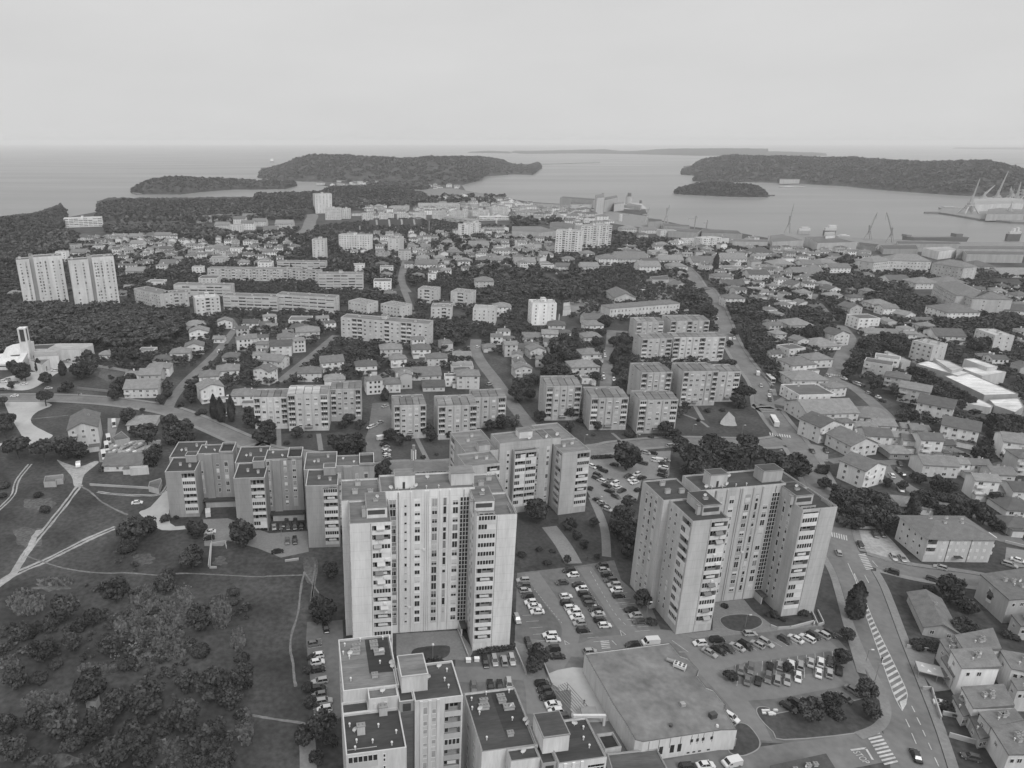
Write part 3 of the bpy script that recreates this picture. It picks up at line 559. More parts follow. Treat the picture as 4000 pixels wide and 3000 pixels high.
# ================= the tall blocks =================
def tower(loc,rz,h,n,mid,w,label,wall,dark,w2v=0,w3v=2.2,roof=(.16,.15)):
    # two front wings, a long middle with window stripes, two back wings
    b=Bld('apartment_tower',loc,rz,label,'apartment tower'); st=(h-3.6)/n; hc=h+2.5
    W2=(0,0,w,12.6); W1=(-2,12.6,w-1.9,25.6); W3=(mid,w3v,mid+w,w3v+12.6); W4=(mid+1.2,w3v+12.6,mid+w-.2,w3v+25); CT=(w-1.9,12.2,mid+1.2,22.4)
    a0,a1=w*.53,w*.97
    b.wing(*W2,h,wall=wall,roof=roof[0],notch=[('f',a0,a1),('l',12.6-5.0,12.6-.7)])
    b.wing(*W1,h,wall=wall*.98,roof=roof[1]); b.wing(*W3,h-1,wall=wall,roof=roof[0],notch=[('f',w*.03,w*.47),('r',.6,5)]); b.wing(*W4,h-1,wall=wall*.97,roof=roof[1])
    b.wing(*CT,hc,wall=wall,roof=roof[1]); 
    b.loggias(W2,'f',a0,a1,n,st=st,base=3); b.loggias(W3,'f',w*.03,w*.47,n,st=st,base=3); b.loggias(W2,'l',12.6-5.0,12.6-.7,n,st=st,base=3,styles=(0,1,1,2)); b.loggias(W3,'r',.6,5,n,st=st,base=3,styles=(0,1,1,2))
    # window stripes of the middle
    L_=mid-w; x=lambda q: 1.9+L_*q
    for q,ww,hs,sp in ((.055,1.8,(1.6,2.3),dark),(.21,.8,(.8,1.2),wall*.9),(.355,1.6,(1.4,1.9),wall*1.15),(.565,1.6,(1.5,2.3),wall*.72),(.69,1.0,(2.0,2.5),wall*.8),(.82,1.6,(1.6,2.1),wall*1.12)):
        b.column(CT,'f',x(q),ww,n,3.6,st,hs,sp)
    for q in (.14,.28,.455,.48,.63,.75):
        b.part('pier',MB().box(-.22,.22,-.28,.02,.3,hc-.4),M_WALL,(CT[0]+x(q),CT[1],0),color=wall*.97)
    gw=2.6; gx=mid-w+1.9-gw*.62
    b.inst('stair_glazing',glass_mesh(gw,n*st,3,n*2,.10),(CT[0]+gx,CT[1]-.06,3.2))
    # side columns
    b.column(W2,'l',4.4,.9,n,3.4,st,(1.2,2.0),None); b.column(W2,'l',1.6,.7,n,3.4,st,(1.2,),None)
    b.column(W1,'l',9.2,1.2,n,3.4,st,(1.3,2.1),wall*1.1); b.column(W1,'l',6.3,1.0,n,3.4,st,(1.8,),wall*.85); b.column(W1,'l',3.6,1.0,n,3.4,st,(1.1,1.9),None)
    for a,ww in ((2.2,1.2),(5,.9),(7.6,.9)): b.column(W3,'l',a,ww,n,3.4,st,(1.3,2.0),wall*1.2 if ww<1 else None)
    b.column(W4,'r',4,1.2,n-1,3.4,st,(1.3,2.0),None); b.column(W4,'r',8,1.2,n-1,3.4,st,(1.3,),None)
    for q in (.12,.49,.92): b.part('downpipe',MB().tube((0,-.1,.3),(0,-.1,hc-.6),.07,n=5),M_DARK,(CT[0]+x(q),CT[1],0))
    for W,hh in ((W2,h),(W3,h-1)): b.part('joint',MB().box(-.05,.05,-.03,.02,0,hh-.2),M_DARK,((W[0]+W[2])/2,W[1],0))
    for k in range(n):
        if b.rnd.random()<.35: b.box('air_conditioner',CT[0]+x(b.rnd.choice((.28,.42,.5)))+.4,CT[0]+x(.28)+.0,CT[1]-.35,CT[1]-.02,4+st*k,4.5+st*k,M_FRAME) if False else b.part('air_conditioner',MB().box(0,.85,-.35,-.02,0,.6),M_FRAME,(CT[0]+x(b.rnd.choice((.24,.42,.6))),CT[1],3.2+st*k))
        if b.rnd.random()<.4: b.part('air_conditioner',MB().box(0,.85,-.45,-.14,0,.6),M_FRAME,(a0+1+b.rnd.random()*2.5,0,3.05+st*k))
        if b.rnd.random()<.4: b.part('awning',MB().face([(0,-.9,0),(w*.2,-.9,0),(w*.2,-.05,.7),(0,-.05,.7)]).face([(0,-.92,-.25),(w*.2,-.92,-.25),(w*.2,-.9,0),(0,-.9,0)]),M_GREY,(a0+.2+b.rnd.random()*2,0,4.75+st*k),color=b.rnd.choice((.15,.3,.45)))
    # dark expansion joint and a base course
    b.box('porch',CT[0]+x(.93)-.6,mid-.4,8.6,12.15,2.7,3.0,M_ROOF,.12); b.box('porch_wall',CT[0]+x(.93)-.5,CT[0]+x(.93)-.2,8.8,12.15,0,2.7,M_WALL,wall*1.1)
    # roof: penthouse rooms, lift houses, chimneys
    for (x0,y0),hh in (((w*.42,3.2),h),((mid-.1,w3v+3.4),h-1)):
        b.lift(x0,x0+w*.5,y0,y0+8.2,hh-.5,hh+2.6,wall*.95,roof[0]*.95)
        b.box('stair_window',x0+.3,x0+w*.5-.6,y0-.06,y0+.05,hh+.6,hh+1.9,M_GREY,.07); b.chimney(x0-1.2,y0+.6,hh-.5,1.1,1.0,3.0,.38); b.chimney(x0+2,y0+3,hh+2.8,1.3,.7,.6,.5); b.dish(x0+3.2,y0+4.5,hh+2.7,.5)
    b.lift(w+2.2,w+7.8,14.2,18,hc-.5,hc+3.6,wall*1.02,roof[1]*1.2); b.lift(mid-5.2,mid+1.4,14.6,19,hc-.5,hc+3.2,wall*.8,roof[0]*1.3)
    b.box('lift_door',w+4.3,w+5,14.13,14.25,hc-.4,hc+1.6,M_GREY,.05)
    for X,Y in ((1.2,17),(5.6,16.5),(2.2,22),(mid+4,w3v+18),(mid+7,w3v+21)): b.chimney(X,Y,h-.5 if X<mid else h-1.5,1.5,.8,1.5,.45)
    for X in (14,17.5,22,25.5): b.vent(X,13.6,hc-.45); 
    for X,Y in ((19,14),(23,19),(12,13.5)): b.dish(X,Y,hc-.4,.6)
    return b.done()
TA=tower((-15.5,159.3),R(6),45.5,15,34.4,11,'tall pale apartment tower with an antenna mast on its roof',.63,.2,roof=(.24,.24))
TB=tower((80.2,172.2),R(9.6),38.7,12,36.7,11.4,'tall grey apartment tower beside the oval lawn with dark flat roofs',.45,.17,roof=(.085,.1))
def tower_c(loc,h,n,label,wall,roof,terrace,rz=R(9)):
    b=Bld('apartment_tower',loc,rz,label,'apartment tower'); b.cope=M_COPE if terrace else M_COPD; st=2.85
    RW=(0,0,9.7,10.1); BL=(-13.8,4.9,-2.4,20.4); MD=(-8.9,1.9,-3.0,4.9); SM=(-3.0,.75,0,10); TR=(-14.2,-8,-2.9,1.9); TL=(-14.2,1.9,-8.9,4.9)
    top=h-.7; base=top-n*st
    b.wing(*RW,h,wall=wall,roof=roof[0],notch=[('f',6.0,9.35)],base=base,band=1.5,wm=M_CONC); b.wing(*BL,h,wall=wall,roof=roof[1],notch=[],wm=M_CONC)
    b.wing(*MD,h,wall=wall,roof=roof[1],wm=M_CONC); b.wing(*SM,h-.4,wall=wall*.55,roof=roof[2],wm=M_CONC)
    b.loggias(RW,'f',6.0,9.35,n,base=base-1.0,st=st,styles=(0,0,3,0,1),cols=(.36,.42,.46))
    for a,ww in ((2.1,.85),(3.85,.85)):
        b.part('panel_strip',MB().box(-.62,.62,-.05,.03,2,h-.5),M_PARA,(a,0,0),0,wall*.9)
        for k in range(n+4):
            z=h-3.6-st*k
            if z<2: break
            b.wface(RW,'f',a,z,ww+.1,b.rnd.choice((1.2,1.9)),b.rnd.choice((0,1,2)),.3)
    for a in (1.3,2.97,4.7): b.part('pier',MB().box(-.3,.3,-.22,.02,1,h-.1),M_CONC,(a,0,0),color=wall*1.08)
    b.part('cladding',MB().box(-2.7,-.1,.69,.78,1,h-3),M_SHUT,color=.11); b.part('grille',MB().box(-2.3,-.7,.62,.72,h-2.8,h-1),M_SHUT,color=.05)
    b.lift(-2.2,3.1,3.05,8.9,h-.5,h+3.5,wall*1.02,roof[1])
    if terrace:
        ht=h-2.8; b.wing(*TR,ht,wall=wall,roof=roof[0]*.85,wm=M_CONC,notch=[('f',.3,5.9)],base=ht-3.4,band=.6); b.wing(*TL,ht,wall=wall,roof=roof[0]*.85,wm=M_CONC)
        for k in range(8):
            z=ht-3.0-st*k
            b.inst('balcony',balcony_mesh(5.6,1.5,st,1 if k==0 else 0),(-13.9,-8,z),0,.42)
            b.wface(TR,'f',7.1,z+.4,.5,.8,0); b.wface(TR,'f',7.1,z+1.4,.5,.8,0)
        b.chimney(-11.7,-3.4,ht-.5,1.5,.9,2.2,.45); b.chimney(-7,.6,ht-.5,1.6,1,2.2,.42); b.dish(-12.2,-2.6,ht-.5,.55)
        b.box('hatch',-5.9,-5.3,1.75,1.85,ht+.6,ht+1.9,M_WHITE); b.box('hatch',-8,-7.4,1.75,1.85,ht+.5,ht+1.7,M_WHITE)
        for X,Y in ((-13,-1),(-12,-5),(-12.4,-6.6),(-9,-5.5),(-5.5,-6.6),(-4.3,-4),(-7.5,-2)): b.vent(X,Y,ht-.5)
    else:
        b.wing(-14.6,-8,-9,4.9,h-9,wall=wall,roof=roof[0],wm=M_CONC)
    for k in range(8):                               # stepped loggias on the right flank
        z=h-5-st*k
        b.wface(RW,'r',2.2,z,1.2,1.4,0); b.wface(RW,'r',6.2,z,1.0,1.4,1); b.wface(BL,'l',5,z,1.2,1.4); b.wface(BL,'l',10,z,1.2,1.4)
    # dark re-roofed part, chimney stacks, dishes
    b.part('new_roof_felt',MB().face([(-8,9.5,h-.47),(-2.9,9.3,h-.47),(-2.9,20,h-.47),(-8,20,h-.47)]),M_ROOF,color=.065)
    for X,Y,w_,d_ in ((-11.4,15.5,2.0,1.1),(-6.4,14.6,2.2,1.1),(-7,17.8,1.6,.8),(-7,16.6,1.6,.8),(-10.9,17.5,1.7,.5),(-7.6,8,1.2,.8)): b.chimney(X,Y,h-.5,w_,d_,.9,.4)
    for X,Y in ((-11.6,15.2),(-4.9,15),(-6,3.5),(-3.2,11),(3.7,5.8),(6.5,8.5),(-3.1,10)): b.dish(X,Y,h-.4,.6)
    for X,Y in ((-12.5,18.5),(-13,16),(-11.8,14.5),(-9,19.6),(-4,19.4),(-12,8),(7,5),(7.4,3),(8,7.5),(-5.5,12)): b.vent(X,Y,h-.5)
    b.part('coping',MB().box(3.75,3.95,6.6,7.9,h-.5,h+.4),M_COPE)
    return b.done()
tower_c((1.2,108.25),36,9,'near grey apartment tower with flat roofs at the bottom edge of the photo',.5,(.115,.27,.12),True)
C2=tower_c((28.6,101.0),28,6,'near apartment tower with a dark roof and a white lift house',.6,(.085,.1,.09),False)
# ---- seven to nine storey slabs in three stepped sections ----
def section(b,ox,oy,h,n,wall,roof):
    st=2.85; W=(ox,oy,ox+11.4,oy+13); K_=(ox-1.6,oy+13,ox+10.4,oy+28.5); C_=(ox+10.4,oy+9.6,ox+24.5,oy+18.6); base=h-1-n*st
    b.wing(*W,h,wall=wall,roof=roof,notch=[('f',6.2,11.1)],base=base); b.wing(*K_,h,wall=wall,roof=roof*1.1); b.wing(*C_,h+2.8,wall=wall*.96,roof=roof*1.35)
    b.lift(ox+6,ox+10.35,oy+8.8,oy+12.6,h-.5,h+2.4,wall,roof*1.3)
    b.loggias(W,'f',6.2,11.1,n,base=base,styles=(0,0,0,1,2,3))
    for a,ww,sp in ((1.2,1.2,wall*1.3),(7.6,1.1,None),(11,1.4,wall*1.25)): b.column(C_,'f',a,ww,n-1,5.6,st,(1.2,1.9),sp,styles=(0,0,1,2,2))
    b.part('pier',MB().box(-1.5,1.5,-.7,.02,3.2,h+2.5),M_WALL,(C_[0]+4.3,C_[1],0),color=wall*.93)
    for a in (3,6.5,10): b.column(W,'l',a,1,n-1,4,st,(1.2,),None)
    b.box('entrance_roof',C_[0]+.3,C_[2],C_[1]-3.2,C_[1]-.05,2.9,3.2,M_ROOF,.1); b.box('entrance_wall',C_[0]+2,C_[2],C_[1]-2.6,C_[1]-2.4,0,2.9,M_WALL,wall*1.35)
    for X,Y in ((4,6),(8,4.5),(3,20),(6.5,24)): b.chimney(ox+X,oy+Y,h-.5,.9,.6,1.2,.5)
    for X,Y in ((2,19),(13,15),(17,12)): b.dish(ox+X,oy+Y,(h if X<10 else h+2.8)-.4,.5)
    b.wing(C_[2]-5.5,C_[1],C_[2],C_[3],h+3.6,z0=h+2.3,wall=wall,roof=roof*.6,band=.3,par=1.1)
o1=Bld('apartment_slab',(-93.9,240.8),R(4),'mid grey stepped apartment slab with three sections left of the pale tower','apartment block'); o1.cope=M_COPE
section(o1,0,0,20,6,.29,.08); section(o1,28.3,-12.6,22.6,8,.28,.085); section(o1,55.8,-25.5,25.2,8,.3,.15); o1.done()
e1=Bld('apartment_slab',(59.1,242.8),R(14),'tall apartment slab with twin balcony stacks behind the pale tower','apartment block')
h=27; Wr=(0,0,11.8,12.3); Wk=(-.5,12.3,11.5,29); Wc=(-31,8.2,5.2,18.4); Wl=(-39.8,-2.4,-26.3,9); Wb=(-36,9,-22.6,30); 
e1.wing(*Wr,h,wall=.42,roof=.29,notch=[('f',6.4,11.5),('l',12.3-5.2,12.3-.8)]); e1.wing(*Wk,h,wall=.42,roof=.29); e1.wing(-22.6,8.2,-.5,18.4,h+2.8,wall=.41,roof=.3); e1.wing(*Wl,h,wall=.42,roof=.29,notch=[('f',8.2,13.2)]); e1.wing(*Wb,h,wall=.42,roof=.29,notch=[('l',2,6.5)])
e1.loggias(Wr,'f',6.4,11.5,8,base=3); e1.loggias(Wr,'l',12.3-5.2,12.3-.8,8,base=3,styles=(0,1,2)); e1.loggias(Wl,'f',8.2,13.2,8,base=3); e1.loggias(Wb,'l',2,6.5,8,base=3)
Wx=(-17.4,5.6,-8.0,8.2); e1.wing(*Wx,h,wall=.38,roof=.16,notch=[('f',.4,4.6),('f',4.9,9.1)],dp=1.4); e1.loggias(Wx,'f',.4,4.6,8,base=3,dp=1.4,styles=(1,1,2,2,0),cols=(.6,.68)); e1.loggias(Wx,'f',4.9,9.1,8,base=3,dp=1.4,styles=(0,1,0,2,3),cols=(.5,.62))
Wc2=(-22.6,8.2,-.5,18.4)
for a,ww,sp in ((3.6,1.0,.52),(16,1.0,.3),(20.5,1.1,.55)): e1.column(Wc2,'f',a,ww,8,4,2.85,(1.2,1.9),sp,styles=(0,1,2,2))
for x0,y0,x1,y1 in ((-30.8,9.2,-26.2,13),(-3.5,9,3.5,17.5)): e1.lift(x0,x1,y0,y1,h-.5,h+2.5,.42,.2)
e1.lift(-13,-7.5,12,16,h+2.3,h+5,.6,.3); e1.box('lift_door',-12.5,-9.6,11.93,12.05,h+3,h+4.8,M_WHITE)
for X,Y in ((3,6),(7.2,7.5),(-34,4),(-30.5,2.5),(-32,20),(-29,24)): e1.chimney(X,Y,h-.5,1.1,.7,1.4,.55)
for X,Y in ((-10,9.5),(-3,9),(2,10)): e1.dish(X,Y,h+2.4,.8)
e1.done()
# ---- six-storey panel blocks: fins, bands of windows, end loggias, sloping roof panels ----
def panels(b,x0,y0,w_,d,h,n,cols,wall,roof,light=None,st=2.85):
    W=(x0,y0,x0+w_,y0+d); base=h-1.2-n*st; cw=w_/len(cols); nt=[]
    for i,c in enumerate(cols):
        if c=='B': nt.append(('f',i*cw+.35,(i+1)*cw-.35))
    b.wing(*W,h,wall=wall,roof=roof,notch=nt,dp=1.3,base=max(.8,base),band=.9)
    for i,c in enumerate(cols):
        if c=='B': b.loggias(W,'f',i*cw+.35,(i+1)*cw-.35,n,base=max(.8,base),st=st,dp=1.3,styles=(4,4,4,1),cols=(.6,.7))
        else:
            for k in range(n): b.wface(W,'f',(i+.5)*cw,max(.8,base)+st*k+.9,1.7,1.35,b.rnd.choice((0,1,1,2,2)),b.rnd.choice((.4,.5,.62,.7,.3)))
        if i and b.rnd.random()<.6: b.part('fin',MB().box(-.12,.12,-.35,.02,1,h-.2),M_WALL,(x0+i*cw,y0,0),color=wall*.9)
    for k in range(n): b.wface(W,'l',d*.3,max(.8,base)+st*k+.9,.8,1.2,0)
    # monopitch roof panels with raised seams
    for i in range(len(cols)):
        a0,a1=x0+i*cw+.15,x0+(i+1)*cw-.15; z=h+.05; q=.7+.5*b.rnd.random()
        mb=MB(); Y0,Y1=y0+.6,y0+d*.62
        mb.face([(a0,Y0,z),(a1,Y0,z),(a1,Y1,z+q),(a0,Y1,z+q)]); mb.face([(a0,Y1,z+q),(a1,Y1,z+q),(a1,Y1,z-.4),(a0,Y1,z-.4)]); mb.face([(a0,Y1,z+q),(a0,Y1,z-.4),(a0,Y0,z-.4),(a0,Y0,z)]); mb.face([(a1,Y0,z),(a1,Y0,z-.4),(a1,Y1,z-.4),(a1,Y1,z+q)]); mb.face([(a1,Y0,z-.4),(a1,Y0,z),(a0,Y0,z),(a0,Y0,z-.4)])
        if cols[i]!='O': b.part('roof_panel',mb,M_ROOF,color=(light if light and b.rnd.random()<.75 else roof*(.85+.5*b.rnd.random())))
    b.chimney(x0+w_*.6,y0+d*.75,h-.4,1.4,.7,1.3,.45); b.dish(x0+w_*.3,y0+d*.7,h-.3,.5)
    b.box('entrance_roof',x0+cw*2,x0+cw*3,y0-1.6,y0-.04,2.7,2.95,M_ROOF,.1); b.box('entrance_roof',x0+cw*2,x0+cw*3,y0-1.7,y0-1.6,2.6,3.1,M_COPE)
PB=[('five-storey panel block with pale sloping roof parts behind the stepped slab',-79,330,2,[(0,0,17,13,17.5,5,'BWWWB',.56,.17,None),(17.6,-3.2,20.5,14,20,6,'BWWWB',.5,.2,.66),(38.3,9,16,13,18.3,5,'BWWWB',.42,.17,None)]),
('panel block in three offset parts straight above the antenna mast',-7.3,317,6,[(0,0,16,15,18,5,'BWWWB',.46,.17,None),(21.5,-3.0,19.5,15,18,5,'BWWWB',.45,.2,None),(41.5,9.8,17,12,17,5,'WWWB',.42,.17,None)]),
('panel block of three offset parts behind the round tree in the car park',72,341.5,1.5,[(0,0,18.5,17,19.5,6,'BWWWB',.42,.17,None),(20,-13.5,19,17,17.7,5,'BWWWB',.42,.18,None),(42.8,-18.5,19.5,14,18.3,6,'BWWWB',.43,.17,None)]),
('wide panel block with two entrances beside the white shell roof',151.5,363,3,[(0,0,19.8,16,20.5,6,'BWWWWB',.42,.17,None),(20,5.5,15.5,14,18,5,'WWWB',.45,.18,None)]),
('panel block half hidden behind another, left of the wide panel block',129.5,366,4,[(0,0,17.5,18,18.8,5,'BWWWB',.42,.16,None)]),
('left panel block in the second row from the main road bend',154.5,443,4,[(0,0,20.5,15,16.8,5,'BWWWB',.44,.19,None)]),
('pale fronted panel block in the second row by the bend',176.5,446,2,[(0,0,35,13,17,5,'BWWWBWWB',.55,.2,None)]),
('left panel block of the farthest row behind two others',165.5,490,3,[(0,0,20,14,16.5,5,'BWWWB',.44,.2,None)]),
('right panel block of the farthest row next to the long school',191.5,493,2,[(0,0,28.5,18,16.5,5,'BWWBWWB',.43,.18,None)])]
for lb,x,y,rz,ms in PB:
    b=Bld('panel_block',(x,y),R(rz),lb,'apartment block')
    for q in ms: panels(b,*q[:8],q[8]*1.5,*q[9:])
    b.done()
# antenna mast on the roof of the pale tower
ax,ay=TA.o.location[:2]; mz=50.5; ca,sa=math.cos(R(6)),math.sin(R(6)); lx,ly=18.6,15.8
o=empty('antenna_mast',(ax+lx*ca-ly*sa,ay+lx*sa+ly*ca,mz)); tag(o,'telecom mast with pale aerial panels on the pale tower roof','antenna mast')
MB().tube((0,0,0),(0,0,9.4),.22,.16,n=8).build('pole',M_METAL,o)
for i in range(3):
    a=2*math.pi*i/3+.4; MB().box(-.2,.2,-.14,.14,5.2,8.0).build('aerial_panel',M_WHITE,o,(.55*math.cos(a),.55*math.sin(a),0),a)
MB().tube((0,0,8.3),(0,0,9.6),.5,.45,n=10).build('aerial_drum',M_METAL,o)
# ================= slabs, larger buildings =================
def occ_rect(x,y,rz,w_,d):
    c,s=math.cos(rz),math.sin(rz)
    for i in range(max(1,int(w_/5))+1):
        for j in range(max(1,int(d/5))+1):
            a=w_*i/max(1,int(w_/5)); b=d*j/max(1,int(d/5)); OCC.append((x+a*c-b*s,y+a*s+b*c,4.5))
def block(t,xl,yl,xr,yr,n,dep,wall,roof,label,cat='apartment block',st=2.9,cols='w',ww=1.5,wh=1.35,clutter=3,group=None,base=.5,name='apartment_block',pitch=0,step=0):
    a,b_=np.array(at(t,xl,yl)),np.array(at(t,xr,yr)); w_=float(np.linalg.norm(b_-a)); rz=math.atan2(b_[1]-a[1],b_[0]-a[0]); h=n*st+1.3
    b=Bld(name,a,rz,label,cat,group); W=(0,0,w_,dep); occ_rect(a[0],a[1],rz,w_,dep)
    if cols=='w': m=max(2,int(w_/3.4)); seq='w'*m
    elif cols=='mix': m=max(3,int(w_/3.6)); seq=''.join('wbw'[i%3] for i in range(m))
    elif cols=='band': seq='n'
    else: seq=cols
    cw=w_/len(seq); nt=[('f',i*cw+.3,(i+1)*cw-.3) for i,c in enumerate(seq) if c=='b']
    b.wing(*W,h,wall=wall,roof=roof,notch=nt,dp=1.2,base=base+.3,band=.7)
    far=a[1]>520
    for i,c in enumerate(seq):
        if c=='b': b.loggias(W,'f',i*cw+.3,(i+1)*cw-.3,n,base=base+.3,st=st,dp=1.2,styles=(0,0,1,3))
        elif c=='w':
            for k in range(n): b.wface(W,'f',(i+.5)*cw,base+st*k+1,min(ww,cw*.6),wh)
        elif c=='n':
            m=max(2,int(w_/7)); q=w_/m
            for k in range(n):
                for j in range(m): b.wface(W,'f',(j+.5)*q,base+st*k+.95,q*.9,1.3,b.rnd.choice((0,0,1,2)))
                b.part('floor_band',MB().box(0,w_,-.16,.0,base+st*k-.1,base+st*k+.75),M_PARA,color=min(.75,wall*1.15))
    for sd in ('l','r'):
        for k in range(n):
            for q in (.3,.7): b.wface(W,sd,dep*q,base+st*k+1,1,1.3)
    if pitch:
        mb=MB(); o=.5; mb.v=[(-o,-o,h),(w_+o,-o,h),(w_+o,dep+o,h),(-o,dep+o,h),(dep*.45,dep/2,h+pitch),(w_-dep*.45,dep/2,h+pitch)]; mb.f=[(0,1,5,4),(1,2,5),(2,3,4,5),(3,0,4),(3,2,1,0)]; mb.m=[0]*5
        b.part('roof',mb,M_TILE,color=roof)
    else:
        for i in range(clutter): b.chimney(w_*(i+.5)/clutter+b.rnd.uniform(-1,1),dep*b.rnd.uniform(.3,.7),h-.4,1.6,1,1.5,.5)
        if clutter and n>4: b.lift(w_*.45,w_*.45+3.5,dep*.4,dep*.8,h-.4,h+2.3,wall,roof)
    return b.done(80)
BL=[('L',738,495,1490,562,5,12,.47,.21,'long six-storey slab with balcony stacks in the middle of the town',{'cols':'wwbbwwwwbwwbbwww','st':3.1}),
('H',180,1572,680,1606,4,12,.45,.2,'slab with alternating light bands above the long balcony slab',{'cols':'band','st':3.2}),
('H',545,1396,925,1396,5,12,.43,.22,'banded slab with a dark park at its foot',{'cols':'band'}),
('H',290,1332,545,1345,4,11,.42,.2,'short slab left of the banded slab by the park',{'cols':'mix'}),('H',185,1228,605,1232,3,11,.42,.17,'low slab with a dark eave line near the tall white flats',{'cols':'band'}),
('G',1800,1318,2600,1325,4,12,.43,.22,'long slab with pale balcony fields beyond the twin towers',{'cols':'mix'}),
('G',1510,1470,2000,1478,4,12,.44,.22,'long slab with window bands right of the twin towers',{'cols':'band'}),('G',1935,1568,2400,1585,4,12,.44,.2,'slab stepping behind the white flats, nearest the diagonal street',{'cols':'band'}),
('G',1170,1505,1395,1560,4,14,.44,.2,'four-storey block at the edge of the pine wood',{}),('G',1425,1555,1640,1540,4,14,.42,.2,'small block with grey corner bays by the pine wood',{'cols':'wwbww'}),
('G',1700,1632,1912,1612,5,13,.52,.6,'pale block with a white roof at the end of the diagonal street',{'cols':'wwbww'}),
('H',490,1132,598,1134,8,14,.52,.22,'slim pale tower standing alone in dark trees',{'cols':'www'}),('H',718,1060,985,1070,7,13,.62,.3,'wide white seven-storey building facing a lawn',{'ww':1.8}),
('H',1140,1075,1245,1078,6,26,.5,.25,'tall grey wing right of the wide white building',{'cols':'ww'}),('H',1035,1120,1135,1125,2,12,.35,.13,'low dark-roofed hall before the tall grey wing',{}),
('H',515,740,660,735,13,20,.55,.3,'tall white tower by the wooded hill',{'cols':'wwwww','clutter':2}),('H',600,795,735,795,7,18,.5,.3,'medium block at the foot of the hill tower',{'clutter':2}),('H',735,785,815,785,6,18,.5,.3,'low block right of the hill tower',{'clutter':2}),
('H',1748,960,1850,960,7,15,.6,.3,'left one of the paired white blocks right of the stadium',{'cols':'mix'}),('H',1852,945,1942,940,7,15,.58,.3,'right one of the paired white blocks right of the stadium',{'cols':'mix'}),
('I',368,1085,590,1096,10,16,.62,.32,'bright tall block, front one of the pair before the harbour',{'cols':'wwbwwbww','ww':1.9}),('I',585,1040,850,1030,10,20,.52,.3,'grey tall block, rear one of the pair before the harbour',{'cols':'wbwwbwwbwb','ww':1.9}),
('H',915,798,1012,798,4,14,.5,.28,'leftmost of the small blocks behind the stadium',{'clutter':1}),('H',1066,800,1166,800,4,14,.52,.28,'second of the small blocks behind the stadium',{'clutter':1}),('H',1218,800,1318,800,4,14,.5,.28,'third of the small blocks behind the stadium',{'clutter':1}),('H',1365,795,1470,795,4,14,.52,.28,'fourth of the small blocks behind the stadium',{'clutter':1}),('H',1520,792,1640,792,5,14,.45,.28,'fifth of the small blocks behind the stadium',{'clutter':1}),('H',1670,795,1832,795,5,18,.46,.28,'sixth and widest of the small blocks behind the stadium',{'clutter':1}),('H',1870,790,2008,780,5,18,.46,.28,'narrow banded block right of the stadium row',{'clutter':1}),('H',2040,760,2180,750,5,16,.48,.28,'rightmost small block of the stadium row',{'clutter':1}),
('H',1605,810,1865,848,3,16,.45,.3,'long low slab crossing in front of the stadium row',{'cols':'band','clutter':0}),('H',1930,800,2185,796,2,14,.6,.6,'white low slab near the stadium',{'cols':'band','clutter':0}),
('H',1400,700,1760,700,3,40,.45,.33,'wide pale shed behind the stadium',{'clutter':0,'cat':'hall'}),('H',1145,725,1285,728,3,40,.42,.3,'big hall with a bright roof edge on the wooded slope',{'clutter':0,'cat':'hall','ww':3}),
('G',560,862,890,850,5,16,.66,.5,'white hotel slab standing in the pine wood by the sea',{'cols':'band','cat':'hotel'}),
('M',165,378,375,376,6,15,.72,.55,'bright white tower block left of the long school',{'cols':'www','ww':1.1,'clutter':5,'st':2.8}),
('I',840,1650,1440,1600,2,14,.55,.17,'long white school with rows of dark windows',{'cat':'school','pitch':2.2,'ww':1.1,'wh':1.9,'st':3.8,'clutter':0}),
('I',1470,1010,1800,1020,2,20,.55,.4,'white block with balconies near the dock sheds',{'cat':'building'}),('I',1632,1035,1800,1025,4,16,.6,.5,'white five-storey flats near the dock sheds',{'cols':'mix'}),
('J',895,1255,1040,1235,3,20,.5,.24,'left wing of the barracks with a pale gable end',{'cat':'barracks','pitch':5,'st':3.6,'clutter':0}),('J',1040,1235,1390,1245,3,24,.5,.24,'long middle range of the barracks with two rows of windows',{'cat':'barracks','pitch':6,'st':3.6,'ww':1.3,'clutter':0}),('J',1390,1285,1660,1330,4,22,.44,.2,'right wing of the barracks reaching towards the street',{'cat':'barracks','pitch':5,'st':3.4,'ww':1.2,'clutter':0}),
('J',1400,1475,1590,1590,4,26,.4,.18,'old grey four-storey house with a round roof top',{'cat':'building','pitch':5,'st':3.4,'clutter':0}),('J',1605,1570,1730,1620,4,30,.42,.18,'old grey four-storey house beside the round-roofed one',{'cat':'building','pitch':5,'st':3.4,'clutter':0}),
('N',1755,775,1920,840,4,13,.5,.5,'white cubic block at the right edge among trees',{'ww':.8}),('N',1210,885,1390,935,4,14,.5,.4,'pale office block standing above the white factory roofs',{'cat':'office block'}),
('L',800,262,960,292,3,15,.5,.3,'white villa block left of two cypress gaps',{}),('L',1078,290,1245,322,3,16,.5,.3,'villa block with a hipped back behind the long slab',{}),('L',1398,180,1552,192,4,15,.48,.28,'grey villa block, upper left of three among the trees',{'cols':'wbw'}),('L',1680,205,1845,222,4,16,.48,.28,'grey villa block, upper right of three among the trees',{'cols':'wbw'}),('L',1510,320,1690,325,3,16,.5,.26,'wide villa block, lowest of three among the trees',{'cols':'wwbw'}),('L',1870,365,2065,375,4,15,.55,.4,'pale flats with a plain front right of the long slab',{'ww':1.0})]
for t,xl,yl,xr,yr,n,dep,wl,rf,lb,kw in BL: block(t,xl,yl,xr,yr,n,dep,wl*1.08,rf*(1 if kw.get('pitch') else 1.35),lb,**kw)
